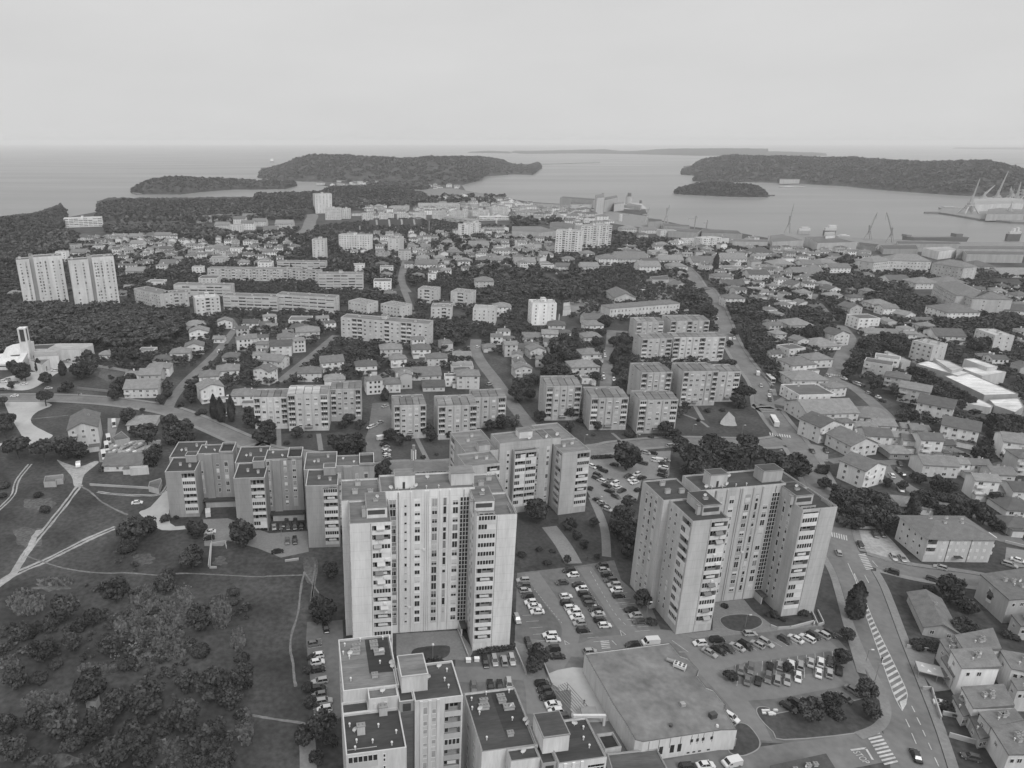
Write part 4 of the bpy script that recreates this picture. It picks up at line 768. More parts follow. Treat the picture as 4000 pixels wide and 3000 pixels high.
# twin towers in the pine wood
def twin(xl,yl,xm,ym,x2,y2,xr,yr,label):
    a=np.array(at('G',xl,yl)); e=np.array(at('G',xr,yr)); rz=math.atan2(e[1]-a[1],e[0]-a[0]); b=Bld('tower_block',a,rz,label,'tower block'); L=float(np.linalg.norm(e-a)); n=14; st=2.85; h=n*st+1.5
    w1=np.linalg.norm(np.array(at('G',xm,ym))-a); w2=np.linalg.norm(e-np.array(at('G',x2,y2)))
    A_=(0,0,w1,14); B_=(L-w2,-1,L,15); C_=(w1,4,L-w2,18)
    b.wing(*A_,h,wall=.58,roof=.25); b.wing(*B_,h+1.4,wall=.6,roof=.25); b.wing(*C_,h+2.2,wall=.36,roof=.2)
    for q,W,s_ in ((.3,A_,None),(.72,A_,.4),(.12,B_,None),(.22,B_,None),(.4,B_,.42),(.66,B_,None),(.88,B_,.48)): b.column(W,'f',(W[2]-W[0])*q,1.3,n-1,2.5,st,(1.4,1.9),s_)
    for q in (.3,.5,.8): b.part('pier',MB().box(-.25,.25,-.5,.02,1,h),M_WALL,(B_[0]+w2*q,-1,0),color=.6)
    for x,y in ((2,5),(w1+2,8),(L-8,5),(L-4,9)): b.chimney(x,y,h,2,1.4,2.2,.5)
    occ_rect(a[0],a[1],rz,L,16); b.done()
twin(210,1538,320,1530,375,1505,598,1502,'left of the two ribbed white towers above the pine wood'); twin(655,1545,815,1540,850,1520,1035,1508,'right of the two ribbed white towers above the pine wood')
# ---- buildings given by their roof corners ----
def roofbox(t,s,z,wall,roof,label,cat,name='building',par=.4,wins=(),z0=0,m=None,cope=None,eave=0):
    p=[at(t,*map(float,q.split(',')),z) for q in s.split()]; p=ccw(p); c=np.mean(p,0); q=[(x-c[0],y-c[1]) for x,y in p]
    o=empty(name,(c[0],c[1],z0)); tag(o,label,cat); mb=MB(); n=len(q); h=z-z0
    mb.prism(q,0,h,top=False); P_=np.array(q); d=P_-0; inn=[]
    for i in range(n):
        a,b_,e=P_[i-1],P_[i],P_[(i+1)%n]; u=(b_-a)/np.linalg.norm(b_-a); v=(e-b_)/np.linalg.norm(e-b_); nn=np.array((-u[1]-v[1],u[0]+v[0])); k=max(.35,1+u@v); inn.append(tuple(b_+nn/k*.25))
    for i in range(n): j=(i+1)%n; mb.face([(*q[i],h),(*q[j],h),(*inn[j],h),(*inn[i],h)],1); mb.face([(*inn[j],h-par),(*inn[i],h-par),(*inn[i],h),(*inn[j],h)])
    mb.build('wall',[M_WALL,cope or M_COPD],o,color=wall)
    if eave:
        ex=[tuple(2*np.array(a)-np.array(b_)) if eave<.3 else tuple(np.array(a)+(np.array(a)-np.array(b_))*eave/.25) for a,b_ in zip(q,inn)]; tl=MB(); lo=min(v[0] for v in ex); hi=max(v[0] for v in ex); rise_=lambda v: .9*(v[0]-lo)/(hi-lo+1e-6)
        n_=len(ex); tl.v=[(v[0],v[1],h-.08) for v in ex]+[(v[0],v[1],h+.14+rise_(v)) for v in ex]; tl.f=[(i,(i+1)%n_,n_+(i+1)%n_,n_+i) for i in range(n_)]+[tuple(range(n_,2*n_)),tuple(range(n_-1,-1,-1))]; tl.m=[0]*len(tl.f); ro=tl.build('roof',m or M_TILE,o,color=roof)
        k_=random.Random(int(c[0]*9)); A=np.array(ex)
        for _ in range(3): wt=np.array([k_.random()+.25 for _ in ex]); wt/=wt.sum(); g_=wt@A; put('chimney',chim_mesh(.9,.7,1.5),ro,(g_[0],g_[1],h+.1),0,.4)
        wt=np.ones(len(ex))/len(ex); g_=wt@A; put('satellite_dish',dish_mesh(.6),ro,(g_[0]+1.2,g_[1]+.6,h+.3),R(15)); put('vent',vent_mesh(),ro,(g_[0]-1.5,g_[1]-.8,h+.3))
    else: MB().face([(*v,h-par+.01) for v in inn]).build('roof',m or M_ROOF,o,color=roof)
    for (i,fr,zz,ww,wh,stl) in wins:           # window on wall i at fraction fr
        a,b_=P_[i%n],P_[(i+1)%n]; l=a+(b_-a)*fr; put('window',win_mesh(ww,wh,stl),o,(l[0],l[1],zz),math.atan2(b_[1]-a[1],b_[0]-a[0]),.4)
    for i in range(n):
        j=(i+1)%n; L_=math.dist(p[i],p[j])
        for k in range(int(L_/5)+1): f=k/(int(L_/5)+1); OCC.append((p[i][0]+(p[j][0]-p[i][0])*f,p[i][1]+(p[j][1]-p[i][1])*f,4))
    OCC.append((c[0],c[1],max(4,min(12,np.linalg.norm(P_,axis=1).min())))); return o
def face_wins(t,s,z):   # which wall of a roofbox faces the camera most
    pass
W_E=[('1620,520 1930,480 2000,640 1700,640',8.5,.5,.2,'grey-roofed house behind the big white house on the right'),('1585,645 1910,645 2000,795 1680,795',8.8,.72,.24,'big white house with a flat grey roof right of the hatched road'),('2012,650 2330,720 2330,850 2110,800',8,.66,.22,'right-hand half of the big white house'),('1490,562 1612,556 1690,640 1578,690',6,.45,.2,'low grey annex at the rear corner of the big white house'),('1505,715 1570,700 1672,855 1602,866',4.2,.5,.2,'veranda with a sloping roof on the road side of the big white house'),('1680,970 2020,965 2110,1130 1780,1140',6.5,.7,.21,'white house with a wide plain roof in front of the big white house'),('1602,1048 1675,1040 1762,1195 1692,1206',3.4,.5,.17,'narrow shed along the white house with the plain roof'),('1832,1186 2120,1180 2185,1262 1925,1298',6.4,.5,.19,'grey house stepping down towards the bottom right corner'),('1752,1226 1830,1222 1928,1385 1838,1402',3.3,.36,.16,'dark lean-to beside the stepping grey house'),('1932,1300 2300,1270 2300,1540 2085,1540',6.3,.6,.2,'house with a loggia at the bottom right corner'),('2110,905 2330,890 2330,985 2160,982',7,.5,.2,'grey roof at the right edge behind two white houses'),('1842,-10 2330,-60 2330,190 2088,205',8.6,.38,.16,'dark stone house with a round corner bay at the right edge'),('2110,340 2330,330 2330,440 2190,430',5,.4,.16,'lean-to below the stone house with the bay'),('30,1652 490,1574 580,1720 60,1830',4,.4,.09,'dark flat roof cut by the bottom edge near the junction')]
for s,z,wl,rf,lb in W_E: roofbox('E',s,z,wl,rf*.9,lb,'house','house',par=.12,cope=M_COPD,m=M_TILE,eave=.3,wins=[(0,.5,z-2.6,1.2,1.3,0),(1,.35,z-2.6,1.1,1.3,0),(2,.5,z-2.4,1.1,1.2,0),(3,.4,z-2.6,1.1,1.3,1),(0,.2,z-2.6,1,1.2,0)])
# bay of the stone house
x,y=at('E',1925,300); o=empty('bay_window',(x,y,0)); 
mb=MB(); n=10
ring=lambda r,z:[(r*math.cos(math.pi*(.92+.95*i/n)),r*math.sin(math.pi*(.92+.95*i/n)),z) for i in range(n+1)]
tag(o,'round glazed bay with a dark cap on the stone house','bay')
for r0,z0,r1,z1,m_ in ((2.6,2.6,2.6,3.7,0),(2.5,3.7,2.5,5.2,1),(2.9,5.2,2.4,6.3,2)):
    a,b_=ring(r0,z0),ring(r1,z1)
    for i in range(n): mb.face([a[i],a[i+1],b_[i+1],b_[i]],m_)
mb.face(ring(2.4,6.3)[::-1],2); mb.build('glazed_bay',[M_FRAME,M_GLASS,M_DARK],o); o.location=(x+1.5,y+1.2,0)
# supermarket with a worn flat roof
sm=roofbox('D','185,668 920,575 1015,690 1080,712 1172,812 1158,862 1240,962 1300,985 1405,1112 1402,1150 1502,1332 1370,1334 690,1436 622,1418 535,1265 430,1108 352,962 262,808',6.2,.58,.21,'supermarket with a wide stained flat roof in the car parks','supermarket','supermarket',par=.25,m=M_WORN,cope=M_COPK)
base_=np.array(sm.location[:2])
def on(t,x,y,z): a=at(t,x,y,z); return (a[0]-base_[0],a[1]-base_[1],z)
zr=5.97
o=MB().box(-1.6,1.6,-.9,.9,.5,1.3).build('rooftop_chiller',M_WHITE,sm,on('D',1005,795,zr),R(-35))
fm=MB()
for i in range(3):
    for j in range(2): fm.tube((-1.05+i*1.05,-.42+j*.84,1.31),(-1.05+i*1.05,-.42+j*.84,1.4),.34,n=10)
fm.build('fan',M_DARK,o)
for a in (-1.4,1.4):
    for b_ in (-.7,.7): MB().box(a-.08,a+.08,b_-.08,b_+.08,0,.5).build('leg',M_WHITE,o)
MB().box(-.9,.9,-.6,.6,0,1.3).build('plant_box',M_GREY,sm,on('D',1290,1220,zr),R(20),.06); MB().box(-.6,.6,-.5,.5,0,.9).build('vent_box',M_CONC,sm,on('D',1030,1120,zr),R(10),.3)
MB().tube((0,0,0),(0,0,.7),.35,.5,n=9).build('vent',M_DARK,sm,on('D',930,1300,zr)); MB().tube((0,0,0),(0,0,.5),.4,.3,n=9).build('vent',M_WHITE,sm,on('D',1330,1300,zr)); MB().tube((-1,0,.6),(1,0,.6),.55,n=10).build('air_duct',M_METAL,sm,on('D',925,745,zr),R(-30))
for x in (880,965,1035): a=at('D',x,1520); 
def smwin(x0,x1,y,z,h,m_=M_GLASS,nm='window'):
    # along the front wall between roof corners (690,1436) and (1370,1334)
    a,b_=np.array(at('D',690,1436,6.2)),np.array(at('D',1370,1334,6.2)); f=lambda x:(x-690)/680
    p,q=a+(b_-a)*f(x0),a+(b_-a)*f(x1); L_=np.linalg.norm(q-p); MB().box(0,L_,-.06,.05,z,z+h).build(nm,m_,sm,(p[0]-base_[0],p[1]-base_[1],0),math.atan2(b_[1]-a[1],b_[0]-a[0]))
for x0,x1 in ((840,872),(935,970),(1000,1032)): smwin(x0,x1,0,1.6,2.3)
for x in (1105,1155,1205,1280): smwin(x,x+22,0,3.9,.9)
for x in (1090,1140,1190,1268): smwin(x,x+24,0,.5,.4)
for x in (742,830,925,1015,1110,1165,1215,1295): smwin(x,x+3,0,3.2,2.9,M_DARK,'downpipe')
a=on('D',1430,1340,0); MB().box(-1.9,1.7,-.1,.1,.1,2.6).build('loading_door',M_SHUT,sm,on('D',1425,1478,0),R(6),.3)
roofbox('D','380,1532 810,1486 905,1665 430,1700',3.6,.42,.17,'low brown-roofed annex beside the supermarket front','annex','annex')
roofbox('D','290,1362 430,1345 505,1470 362,1498',3.2,.5,.05,'sunken yard with a dark cover near the supermarket','annex','annex',par=.9)
o=empty('concrete_canopy',(*at('D',215,1290),0)); tag(o,'white concrete frame canopy on the pale terrace','canopy')
MB().box(-4,4.2,-.3,.3,2.6,3.4).build('beam',M_WHITE,o); MB().box(3.6,4.2,-.3,.3,0,2.6).build('post',M_WHITE,o); MB().box(-4,-3.4,-.3,.3,0,2.6).build('post',M_WHITE,o); MB().box(-1.5,2.6,.6,3.6,2.2,2.6).build('roof',M_GREY,o,color=.22)
o=empty('pergola',(*at('d',1400,640),0)); tag(o,'slatted timber pergola on the terrace by the parked cars','pergola'); 
for i in range(8): MB().box(-2.6+i*.7,-2.5+i*.7,-4.6,4.6,2.5,2.68).build('slat',M_METAL,o,(0,0,0),R(24))
for a,b_ in ((-2.5,-4),(-2.5,4),(2.3,-4),(2.3,4)): MB().box(a-.08,a+.08,b_-.08,b_+.08,0,2.5).build('post',M_METAL,o,(0,0,0),R(24))
# big hipped apartment house
fb=Bld('apartment_house',at('F',1330,1425),R(-1),'long four-storey apartment house with a wide hipped roof and corner balconies','apartment house')
fw=math.dist(at('F',1330,1425),at('F',1970,1490)); FW=(0,0,fw,15); fb.wing(*FW,9.6,wall=.5,roof=.2,notch=[('f',.2,3.4)],dp=2,band=.3); fb.loggias(FW,'f',.2,3.4,2,base=3.2,dp=2,styles=(0,))
for i in range(7):
    for k in range(3): fb.wface(FW,'f',5+i*(fw-6)/7+.8,1.2+2.9*k,1.1,1.25,2,.66)
for i in range(4):
    for k in range(3): fb.wface(FW,'l',2.5+i*3.2,1.2+2.9*k,1,1.2)
mb=MB(); o_=.9; H_=9.5; mb.v=[(-o_,-o_,H_),(fw+o_,-o_,H_),(fw+o_,15+o_,H_),(-o_,15+o_,H_),(7,7.5,H_+2.9),(fw-7,7.5,H_+2.9)]; mb.f=[(0,1,5,4),(1,2,5),(2,3,4,5),(3,0,4),(3,2,1,0)]; mb.m=[0]*5; fb.part('roof',mb,M_TILE,color=.165)
for x,y in ((6,9),(9,6),(12,9.5),(15,6),(17,9)): fb.chimney(x,y,H_+1.6,.9,.7,1.5,.55)
for a in (.33,.66): fb.part('downpipe',MB().tube((fw*a,-.08,0),(fw*a,-.08,9.4),.09,n=6),M_DARK)
for k in range(3): fb.box('balcony',fw,fw+1.4,1,4.5,2.6+2.9*k,3.6+2.9*k,M_PARA,.6)
fb.box('porch',fw*.45,fw*.55,-1.6,-.02,2.4,2.6,M_ROOF,.1); occ_rect(*fb.o.location[:2],0,fw,15); fb.done()
# factory with bright roofs and other buildings by roof corners
for t,s,z,wl,rf,lb,cat in [('N','1285,930 1385,905 1740,1005 1640,1032',7,.4,1.0,'low bright-roofed shed in front of the office block','factory hall'),('N','1430,882 1560,905 1690,965 1590,990',8.5,.4,.8,'raised roof monitor between the bright factory roofs','factory hall'),('N','1525,1035 1745,1012 2165,1190 1872,1200',6.5,.3,1.05,'largest bright-roofed factory hall','factory hall'),('N','1695,888 1785,884 1985,952 1895,962',9.5,.5,1.0,'upper bright-roofed hall with a dark window','factory hall'),('N','1650,960 1890,965 2060,1000 1855,1036',7.4,.5,1.0,'flat bright roof in front of the upper hall','factory hall'),('N','1700,1270 1830,1235 1945,1292 1925,1310',4,.5,1.0,'small bright lean-to at the end of the largest hall','shed'),('N','1910,1240 2170,1225 2212,1300 2140,1350 1960,1290',4.5,.35,1.0,'angular bright canopy at the right edge','canopy'),('N','1005,825 1030,818 1235,905 1160,925',6,.42,.5,'long narrow hall with a rounded roof edge','hall'),('F','1610,108 1660,105 1822,205 1765,206',3.5,.15,1.05,'long bright carport roof behind the terrace','carport'),
('I','415,600 440,590 740,612 700,628',16,.35,.2,'long dark-roofed store hall of the cement works','store hall'),('I','505,620 620,615 690,660 505,662',9,.45,.22,'low works building before the store hall','works building'),('I','720,575 790,565 800,600 735,605',34,.42,.3,'tall square silo house of the cement works','silo'),('I','790,600 905,580 915,600 800,625',24,.38,.25,'wide middle house of the cement works','works building'),('I','880,645 965,635 970,650 885,660',15,.45,.35,'white works house on the quay','works building'),('I','970,665 1010,650 1125,668 1110,682',7,.4,.3,'sloping open roof at the quay end','shed'),
('I','330,815 400,808 760,862 660,900 330,850',14,.35,.2,'long dark hall left of the bright tall block','hall'),('I','0,850 250,850 380,890 250,905 0,890',11,.4,.28,'long hall roof left of the tall pair','hall'),('I','1175,780 1295,790 1295,805 1180,810',12,.3,.14,'dark shed by the floating docks','shed'),('I','1300,820 1530,838 1540,850 1310,850',9,.3,.2,'long dark shed on the near quay','shed'),('I','1330,855 1640,880 1600,905 1350,890',9,.35,.22,'grey shed behind the dark quay shed','shed'),('I','1640,870 1950,885 1990,915 1640,905',9,.32,.19,'broad grey dock shed','shed'),('I','1910,955 2212,965 2212,985 1910,980',9,.4,.24,'long windowed dock shed','shed'),('I','2040,1040 2180,1030 2212,1065 2050,1070',6,.4,.22,'hipped shed near the docks','shed'),
('J','20,925 120,915 310,970 40,985',10,.4,.26,'left sawtooth shed by the grey ships','shed'),('J','320,935 540,935 770,985 430,995',11,.42,.22,'wide dock shed with ribbon windows','shed'),('J','780,985 960,1005 930,1030 790,1010',6,.3,.12,'dark low roof before the cranes','shed'),('J','965,1010 1280,1010 1300,1045 1000,1045',7,.3,.16,'dark shed right of the slim cranes','shed'),('J','1340,1035 1570,1025 1630,1050 1480,1068',10,.6,.55,'white block hall near the harbour','hall'),('J','1650,1015 2212,1018 2212,1050 1640,1045',12,.35,.22,'long shed with skylights along the harbour','shed'),('J','1690,1060 2212,1065 2212,1095 1720,1090',10,.36,.2,'second long shed with skylights','shed'),('J','1110,975 1650,985 1670,1002 1120,1000',5,.3,.17,'narrow quay shed below the grey hull','shed'),
('J','1900,700 2000,690 2212,705 2212,745 1890,745',12,.36,.3,'grey hall on the shipyard island','hall'),('J','1760,612 2100,600 2212,620 2212,650 1790,660',16,.5,.5,'long pale hall behind the shipyard cranes','hall'),('J','100,428 270,425 275,445 105,448',14,.4,.3,'old fort at the foot of the wooded ridge','fort'),('J','490,900 580,895 580,930 500,935',14,.6,.5,'white dock house between two grey ships','building'),
('N','1850,690 1851,689 1870,700 1860,705',2,.4,.3,'small kiosk behind the white cubic block','kiosk'),('O','388,352 548,335 540,375 485,382 480,400 375,405',2.6,.36,.26,'flat concrete bunker ruin on the meadow','bunker'),('O','1115,268 1278,258 1282,278 1120,290',3.4,.5,.66,'white-roofed shed behind the low cottage','shed'),('O','1290,400 1390,368 1398,390 1370,465 1280,440',2.6,.4,.2,'sloping tin roof beside the low cottage','shed'),('K','970,1340 1050,1290 1120,1350 990,1375',3.2,.35,.2,'brick workshop at the boat yard','workshop'),('K','1345,1370 1390,1365 1370,1440 1310,1450',2.6,.4,.3,'narrow container shed at the boat yard','shed'),('Q','735,1010 850,1000 860,1050 830,1090 735,1080',2.2,.3,.3,'patched garden shed in the thicket','garden shed'),('I','445,1510 500,1505 510,1570 440,1575',5,.55,.55,'white sports dome beside the running track','dome'),('I','1190,1285 1345,1270 1355,1310 1215,1310',5,.4,.17,'garage range with open bays','garage'),('M','470,320 760,330 770,370 500,385',.8,.3,.26,'low terrace garden wall by the white tower','terrace')]:
    if 'kiosk' in lb or 'terrace' in lb: continue
    roofbox(t,s,z,wl,rf,lb,cat,cat.replace(' ','_'))
# sports hall and fire-station style gables
# church with its bell tower
cx,cy=at('K',250,705); o=empty('church_tower',(cx,cy,0),R(8)); tag(o,'slender white bell tower of the modern church','bell tower')
mb=MB(); a_=2.5; hb=15.5; ht=24.6
mb.box(-a_,a_,-a_,a_,0,hb)
for sx in (-1,1):
    for sy in (-1,1): mb.box(sx*a_-(1.0 if sx>0 else 0),sx*a_+(1.0 if sx<0 else 0),sy*a_-(1.0 if sy>0 else 0),sy*a_+(1.0 if sy<0 else 0),hb,ht-.8)
mb.box(-a_,a_,-a_,a_,ht-.8,ht); mb.build('shaft',M_WALL,o,color=.6)
MB().box(-a_+.5,a_-.5,-a_+.5,a_-.5,hb+.2,ht-1).build('belfry_louvre',M_GREY,o,color=.05)
mb=MB().box(-.07,.07,-.07,.07,ht,ht+2.6); mb.box(-.7,.7,-.06,.06,ht+1.6,ht+1.75); mb.build('cross',M_DARK,o)
cb=Bld('church',at('K',0,765),R(6),'white modern church with slanted walls at the left edge','church')
u=mpp('K',200,740)
mb=MB(); mb.v=[(-14,0,0),(14,0,0),(14,14,0),(-14,14,0),(-14,0,3.6),(14,0,4.2),(14,14,9),(-14,14,6)]; mb.f=[(0,1,5,4),(1,2,6,5),(2,3,7,6),(3,0,4,7),(4,5,6,7)]; mb.m=[0]*5; cb.part('nave',mb,M_WALL,color=.58)
mb=MB(); mb.v=[(-2,4,4),(14.5,10,4),(14.5,22,4),(-2,22,4),(2,10,12.5),(14.5,15,13.5),(14.5,22,13),(1,22,11)]; mb.f=[(0,1,5,4),(1,2,6,5),(2,3,7,6),(3,0,4,7),(4,5,6,7)]; mb.m=[0]*5; cb.part('sanctuary',mb,M_WALL,color=.6)
cb.box('strip_window',0,12,-.06,.05,2.2,2.9,M_GREY,.05); cb.box('skylight',2,10,8,12.2,5.2,7.4,M_GREY,.08); cb.done()
roofbox('K','255,680 330,650 440,655 360,720',6.5,.58,.3,'white church porch with a grey roof next to the bell tower','church porch','church_porch',wins=[(0,.4,.5,2.2,3.2,0),(1,.5,2,1,1.2,0)])
roofbox('K','285,600 490,595 505,640 300,650',8.2,.56,.5,'white church range behind the porch','church building','church_building')
ch=roofbox('K','405,582 490,534 800,532 806,548 700,588 640,590',7.5,.54,.6,'long white parish hall right of the bell tower','parish hall','parish_hall',wins=[(0,.4,.2,1.2,2.2,0)])
roofbox('K','290,545 500,535 420,580 280,582',6.6,.6,.12,'dark roofed link between church and parish hall','church link','church_link')
# shell-like white roof on the lawn
sx_,sy_=at('M',1885,1245); o=empty('shell_pavilion',(sx_,sy_,0)); tag(o,'folded white shell pavilion on the lawn by the main road','pavilion')
mb=MB(); o.scale=(.52,.6,.62); V=[(-10,1,1.2),(-6,0,0),(2.5,-1.0,0),(7,0,.0),(8,6,1.5),(4.4,14,7.5),(-6.6,6,2.4),(-1,7,1.4),(8.6,9,4.0)]
for f in ((0,1,7),(0,7,6),(6,7,5),(1,2,7),(2,3,7),(3,4,7),(7,4,8),(7,8,5)): mb.face([V[i] for i in f])
mb.build('shell',M_PARA,o,color=.27)
# stadium stand
a,b_=np.array(at('H',985,872)),np.array(at('H',1440,866)); L_=np.linalg.norm(b_-a); o=empty('stadium_stand',(a[0],a[1],0),math.atan2(b_[1]-a[1],b_[0]-a[0])); tag(o,'stadium stand with dark seats cut by pale stairs','grandstand')
mb=MB()
for k in range(10): mb.box(0,L_,k*2.4,k*2.4+2.4,0,1+k*1.3)
mb.build('terrace',M_GREY,o,color=.07)
for f in (.14,.38,.62,.86): 
    mb=MB()
    for k in range(10): mb.box(L_*f-1.6,L_*f+1.6,k*2.4-.04,k*2.4+2.4,0,1.06+k*1.3)
    mb.build('stair',M_PALE,o)
MB().box(-2,L_+2,-.8,-.2,0,2.4).build('parapet',M_WHITE,o)
# ================= houses =================
def house_mesh(w_,d,h,rf):
    def f():
        wl=MB(); rh=round(.2*min(w_,d)+.3,1); o=.55
        rect=[(-w_/2,-d/2),(w_/2,-d/2),(w_/2,d/2),(-w_/2,d/2)]; wl.prism(rect,0,h,top=False); r=MB(); x,y=w_/2,d/2; X,Y=x+o,y+o; e=h-.12
        def slab(a,b,c,dd,t=.2): r.face([a,b,c,dd]); r.face([tuple((p[0],p[1],p[2]-t)) for p in (dd,c,b,a)]); [r.face([p,(p[0],p[1],p[2]-t),(q[0],q[1],q[2]-t),q]) for p,q in ((b,a),(c,b),(dd,c),(a,dd))]
        if rf=='g':
            wl.face([(x,-y,h),(x,y,h),(x,0,h+rh)]); wl.face([(-x,y,h),(-x,-y,h),(-x,0,h+rh)]); k=rh*o/y
            slab((-X,-Y,h-k+.15),(X,-Y,h-k+.15),(X,0,h+rh+.15),(-X,0,h+rh+.15)); slab((X,Y,h-k+.15),(-X,Y,h-k+.15),(-X,0,h+rh+.15),(X,0,h+rh+.15))
        elif rf=='G':
            wl.face([(-x,-y,h),(x,-y,h),(0,-y,h+rh)]); wl.face([(x,y,h),(-x,y,h),(0,y,h+rh)]); k=rh*o/x
            slab((-X,Y,h-k+.15),(-X,-Y,h-k+.15),(0,-Y,h+rh+.15),(0,Y,h+rh+.15)); slab((X,-Y,h-k+.15),(X,Y,h-k+.15),(0,Y,h+rh+.15),(0,-Y,h+rh+.15))
        elif rf=='h':
            if w_>=d: a,b=(-(X-Y),0),((X-Y),0)
            else: a,b=(0,-(Y-X)),(0,Y-X)
            a=(*a,h+rh+.1); b=(*b,h+rh+.1); P_=[(-X,-Y,e),(X,-Y,e),(X,Y,e),(-X,Y,e)]
            if w_>=d: r.face([P_[0],P_[1],b,a]); r.face([P_[1],P_[2],b]); r.face([P_[2],P_[3],a,b]); r.face([P_[3],P_[0],a])
            else: r.face([P_[0],P_[1],a]); r.face([P_[1],P_[2],b,a]); r.face([P_[2],P_[3],b]); r.face([P_[3],P_[0],a,b])
            r.face([(p[0],p[1],e-.2) for p in P_[::-1]]); [r.face([P_[i],(P_[i][0],P_[i][1],e-.2),(P_[(i+1)%4][0],P_[(i+1)%4][1],e-.2),P_[(i+1)%4]]) for i in range(4)]
        else:
            inn=[(p[0]*(1-.5/w_),p[1]*(1-.5/d)) for p in rect]; wl.prism(rect,h,h+.45,top=False)
            for i in range(4): j=(i+1)%4; wl.face([(*rect[i],h+.45),(*rect[j],h+.45),(*inn[j],h+.45),(*inn[i],h+.45)]); wl.face([(*inn[j],h),(*inn[i],h),(*inn[i],h+.45),(*inn[j],h+.45)])
            r.face([(*p,h+.06) for p in inn])
        return wl.mesh('wall',[M_WALL]),r.mesh('roof',[M_ROOF if rf=='f' else M_TILE]),rh
    return cached(('house',w_,d,h,rf),f)
def rq(v): return max(3,round(v*2)/2)
HOUSES=[]
def house(t,x,y,wpx,s,rf,yaw=0,wall=None,deep=None,roof=None,rnd=None):
    rnd=rnd or random.Random(int(x*7+y*13)); ps=R(yaw); W=wpx*mpp(t,x,y); c,sn=abs(math.cos(ps)),abs(math.sin(ps))
    k=deep or rnd.uniform(.72,.9); w_=W/(c+k*sn); d=w_*k; w_,d=rq(w_),rq(d); st=2.75; h=s*st+.4
    bx,by=at(t,x,y); f=math.hypot(bx,by); off=(w_*sn+d*c)/2*.96; X,Y=bx*(1+off/by),by+off
    o=empty('house',(X,Y,0),ps); wm,rm,rh=house_mesh(w_,d,h,rf)
    wall=wall if wall is not None else rnd.choice((.46,.52,.56,.6,.66,.7,.74)); roof=roof if roof is not None else (rnd.uniform(.10,.27) if rf!='f' else rnd.choice((.2,.28,.4)))
    put('wall',wm,o,color=wall); ro=put('roof',rm,o,color=roof)
    if by<900: put('chimney',chim_mesh(.8,.6,1.6),ro,(w_*rnd.uniform(-.25,.2),d*.1,h+rh*.35),0,.45)
    if by<420 and rnd.random()<.6: put('satellite_dish',dish_mesh(.45),o,(w_*.3,d*.18,h+rh*.3),R(20))
    if by<620 and rnd.random()<.5:
        aw,ad=round(w_*rnd.uniform(.3,.5)*2)/2,rnd.choice((2.5,3,3.5)); sx=rnd.choice((-1,1)); am=cached(('annex',aw,ad),lambda:(MB().box(-aw/2,aw/2,-ad,0,0,2.7).mesh('annex',[M_WALL]),MB().box(-aw/2-.2,aw/2+.2,-ad-.2,-.02,2.72,2.86).mesh('roof',[M_TILE])))
        ao=put('annex',am[0],o,(sx*(w_/2-aw/2-.3),-d/2-.02,0),0,wall*.9); put('roof',am[1],ao,(0,0,0),0,roof*rnd.uniform(.8,1.3))
    nw=max(2,int(w_/3.6)); nd=max(1,int(d/4.5)) if by<800 else 0
    for q in range(s):
        z=1.0+st*q
        for i in range(nw):
            stl=rnd.choices((0,1,2),(5,2,3))[0]; ww=rnd.choice((1.1,1.1,1.7)) if by<700 else 1.3
            if by<520 and i==0 and q and rnd.random()<.5 and w_>8: put('balcony',cached(('hb',),lambda:MB().box(-1.7,1.7,-1.2,0,-.2,-.02).box(-1.7,1.7,-1.25,-1.15,-.02,.95).box(-1.7,-1.6,-1.15,0,-.02,.95).box(1.6,1.7,-1.15,0,-.02,.95).mesh('balcony',[M_PARA])),o,(-w_/2+(i+.5)*w_/nw,-d/2,z-.95),0,wall*1.08)
            put('window',win_mesh(ww,1.3,stl),o,(-w_/2+(i+.5)*w_/nw,-d/2,z),0,rnd.choice((.2,.3,.5)))
        for i in range(nd):
            sd=-1 if (X>0)==(yaw<40) and X>40 else 1
            if yaw: sd=-1 if yaw>0 else 1
            put('window',win_mesh(1.1,1.3,rnd.choice((0,0,1))),o,(sd*w_/2,-d/2+(i+.5)*d/nd,z),math.pi/2*sd,.3)
    n_=max(w_,d)/2
    OCC.append((X,Y,n_*.95)); HOUSES.append((o,X,Y,w_,d,h,rf,wall,s)); return o
def pxx(X,Y): return proj(X,Y,3)[0]
RW={'g':'gabled','G':'front-gabled','h':'hipped','f':'flat-roofed'}
def zone(desc,group,t,s,cat='house'):
    n0=len(HOUSES)
    for q in s.split():
        p=q.split(','); house(t,float(p[0]),float(p[1]),float(p[2]),int(p[3]),p[4],float(p[5]) if len(p)>5 and p[5] else 0,float(p[6]) if len(p)>6 and p[6] else None,float(p[7]) if len(p)>7 and p[7] else None)
    return HOUSES[n0:]
def label_zone(L_,desc,group):
    L_=sorted(L_,key=lambda q:pxx(q[1],q[2]))
    for i,(o,X,Y,w_,d,h,rf,wl,s) in enumerate(L_):
        tag(o,('white ' if wl>.6 else 'pale ' if wl>.48 else 'grey ')+RW[rf]+' house, '+ordw(i,len(L_))+' '+desc,'house',group)
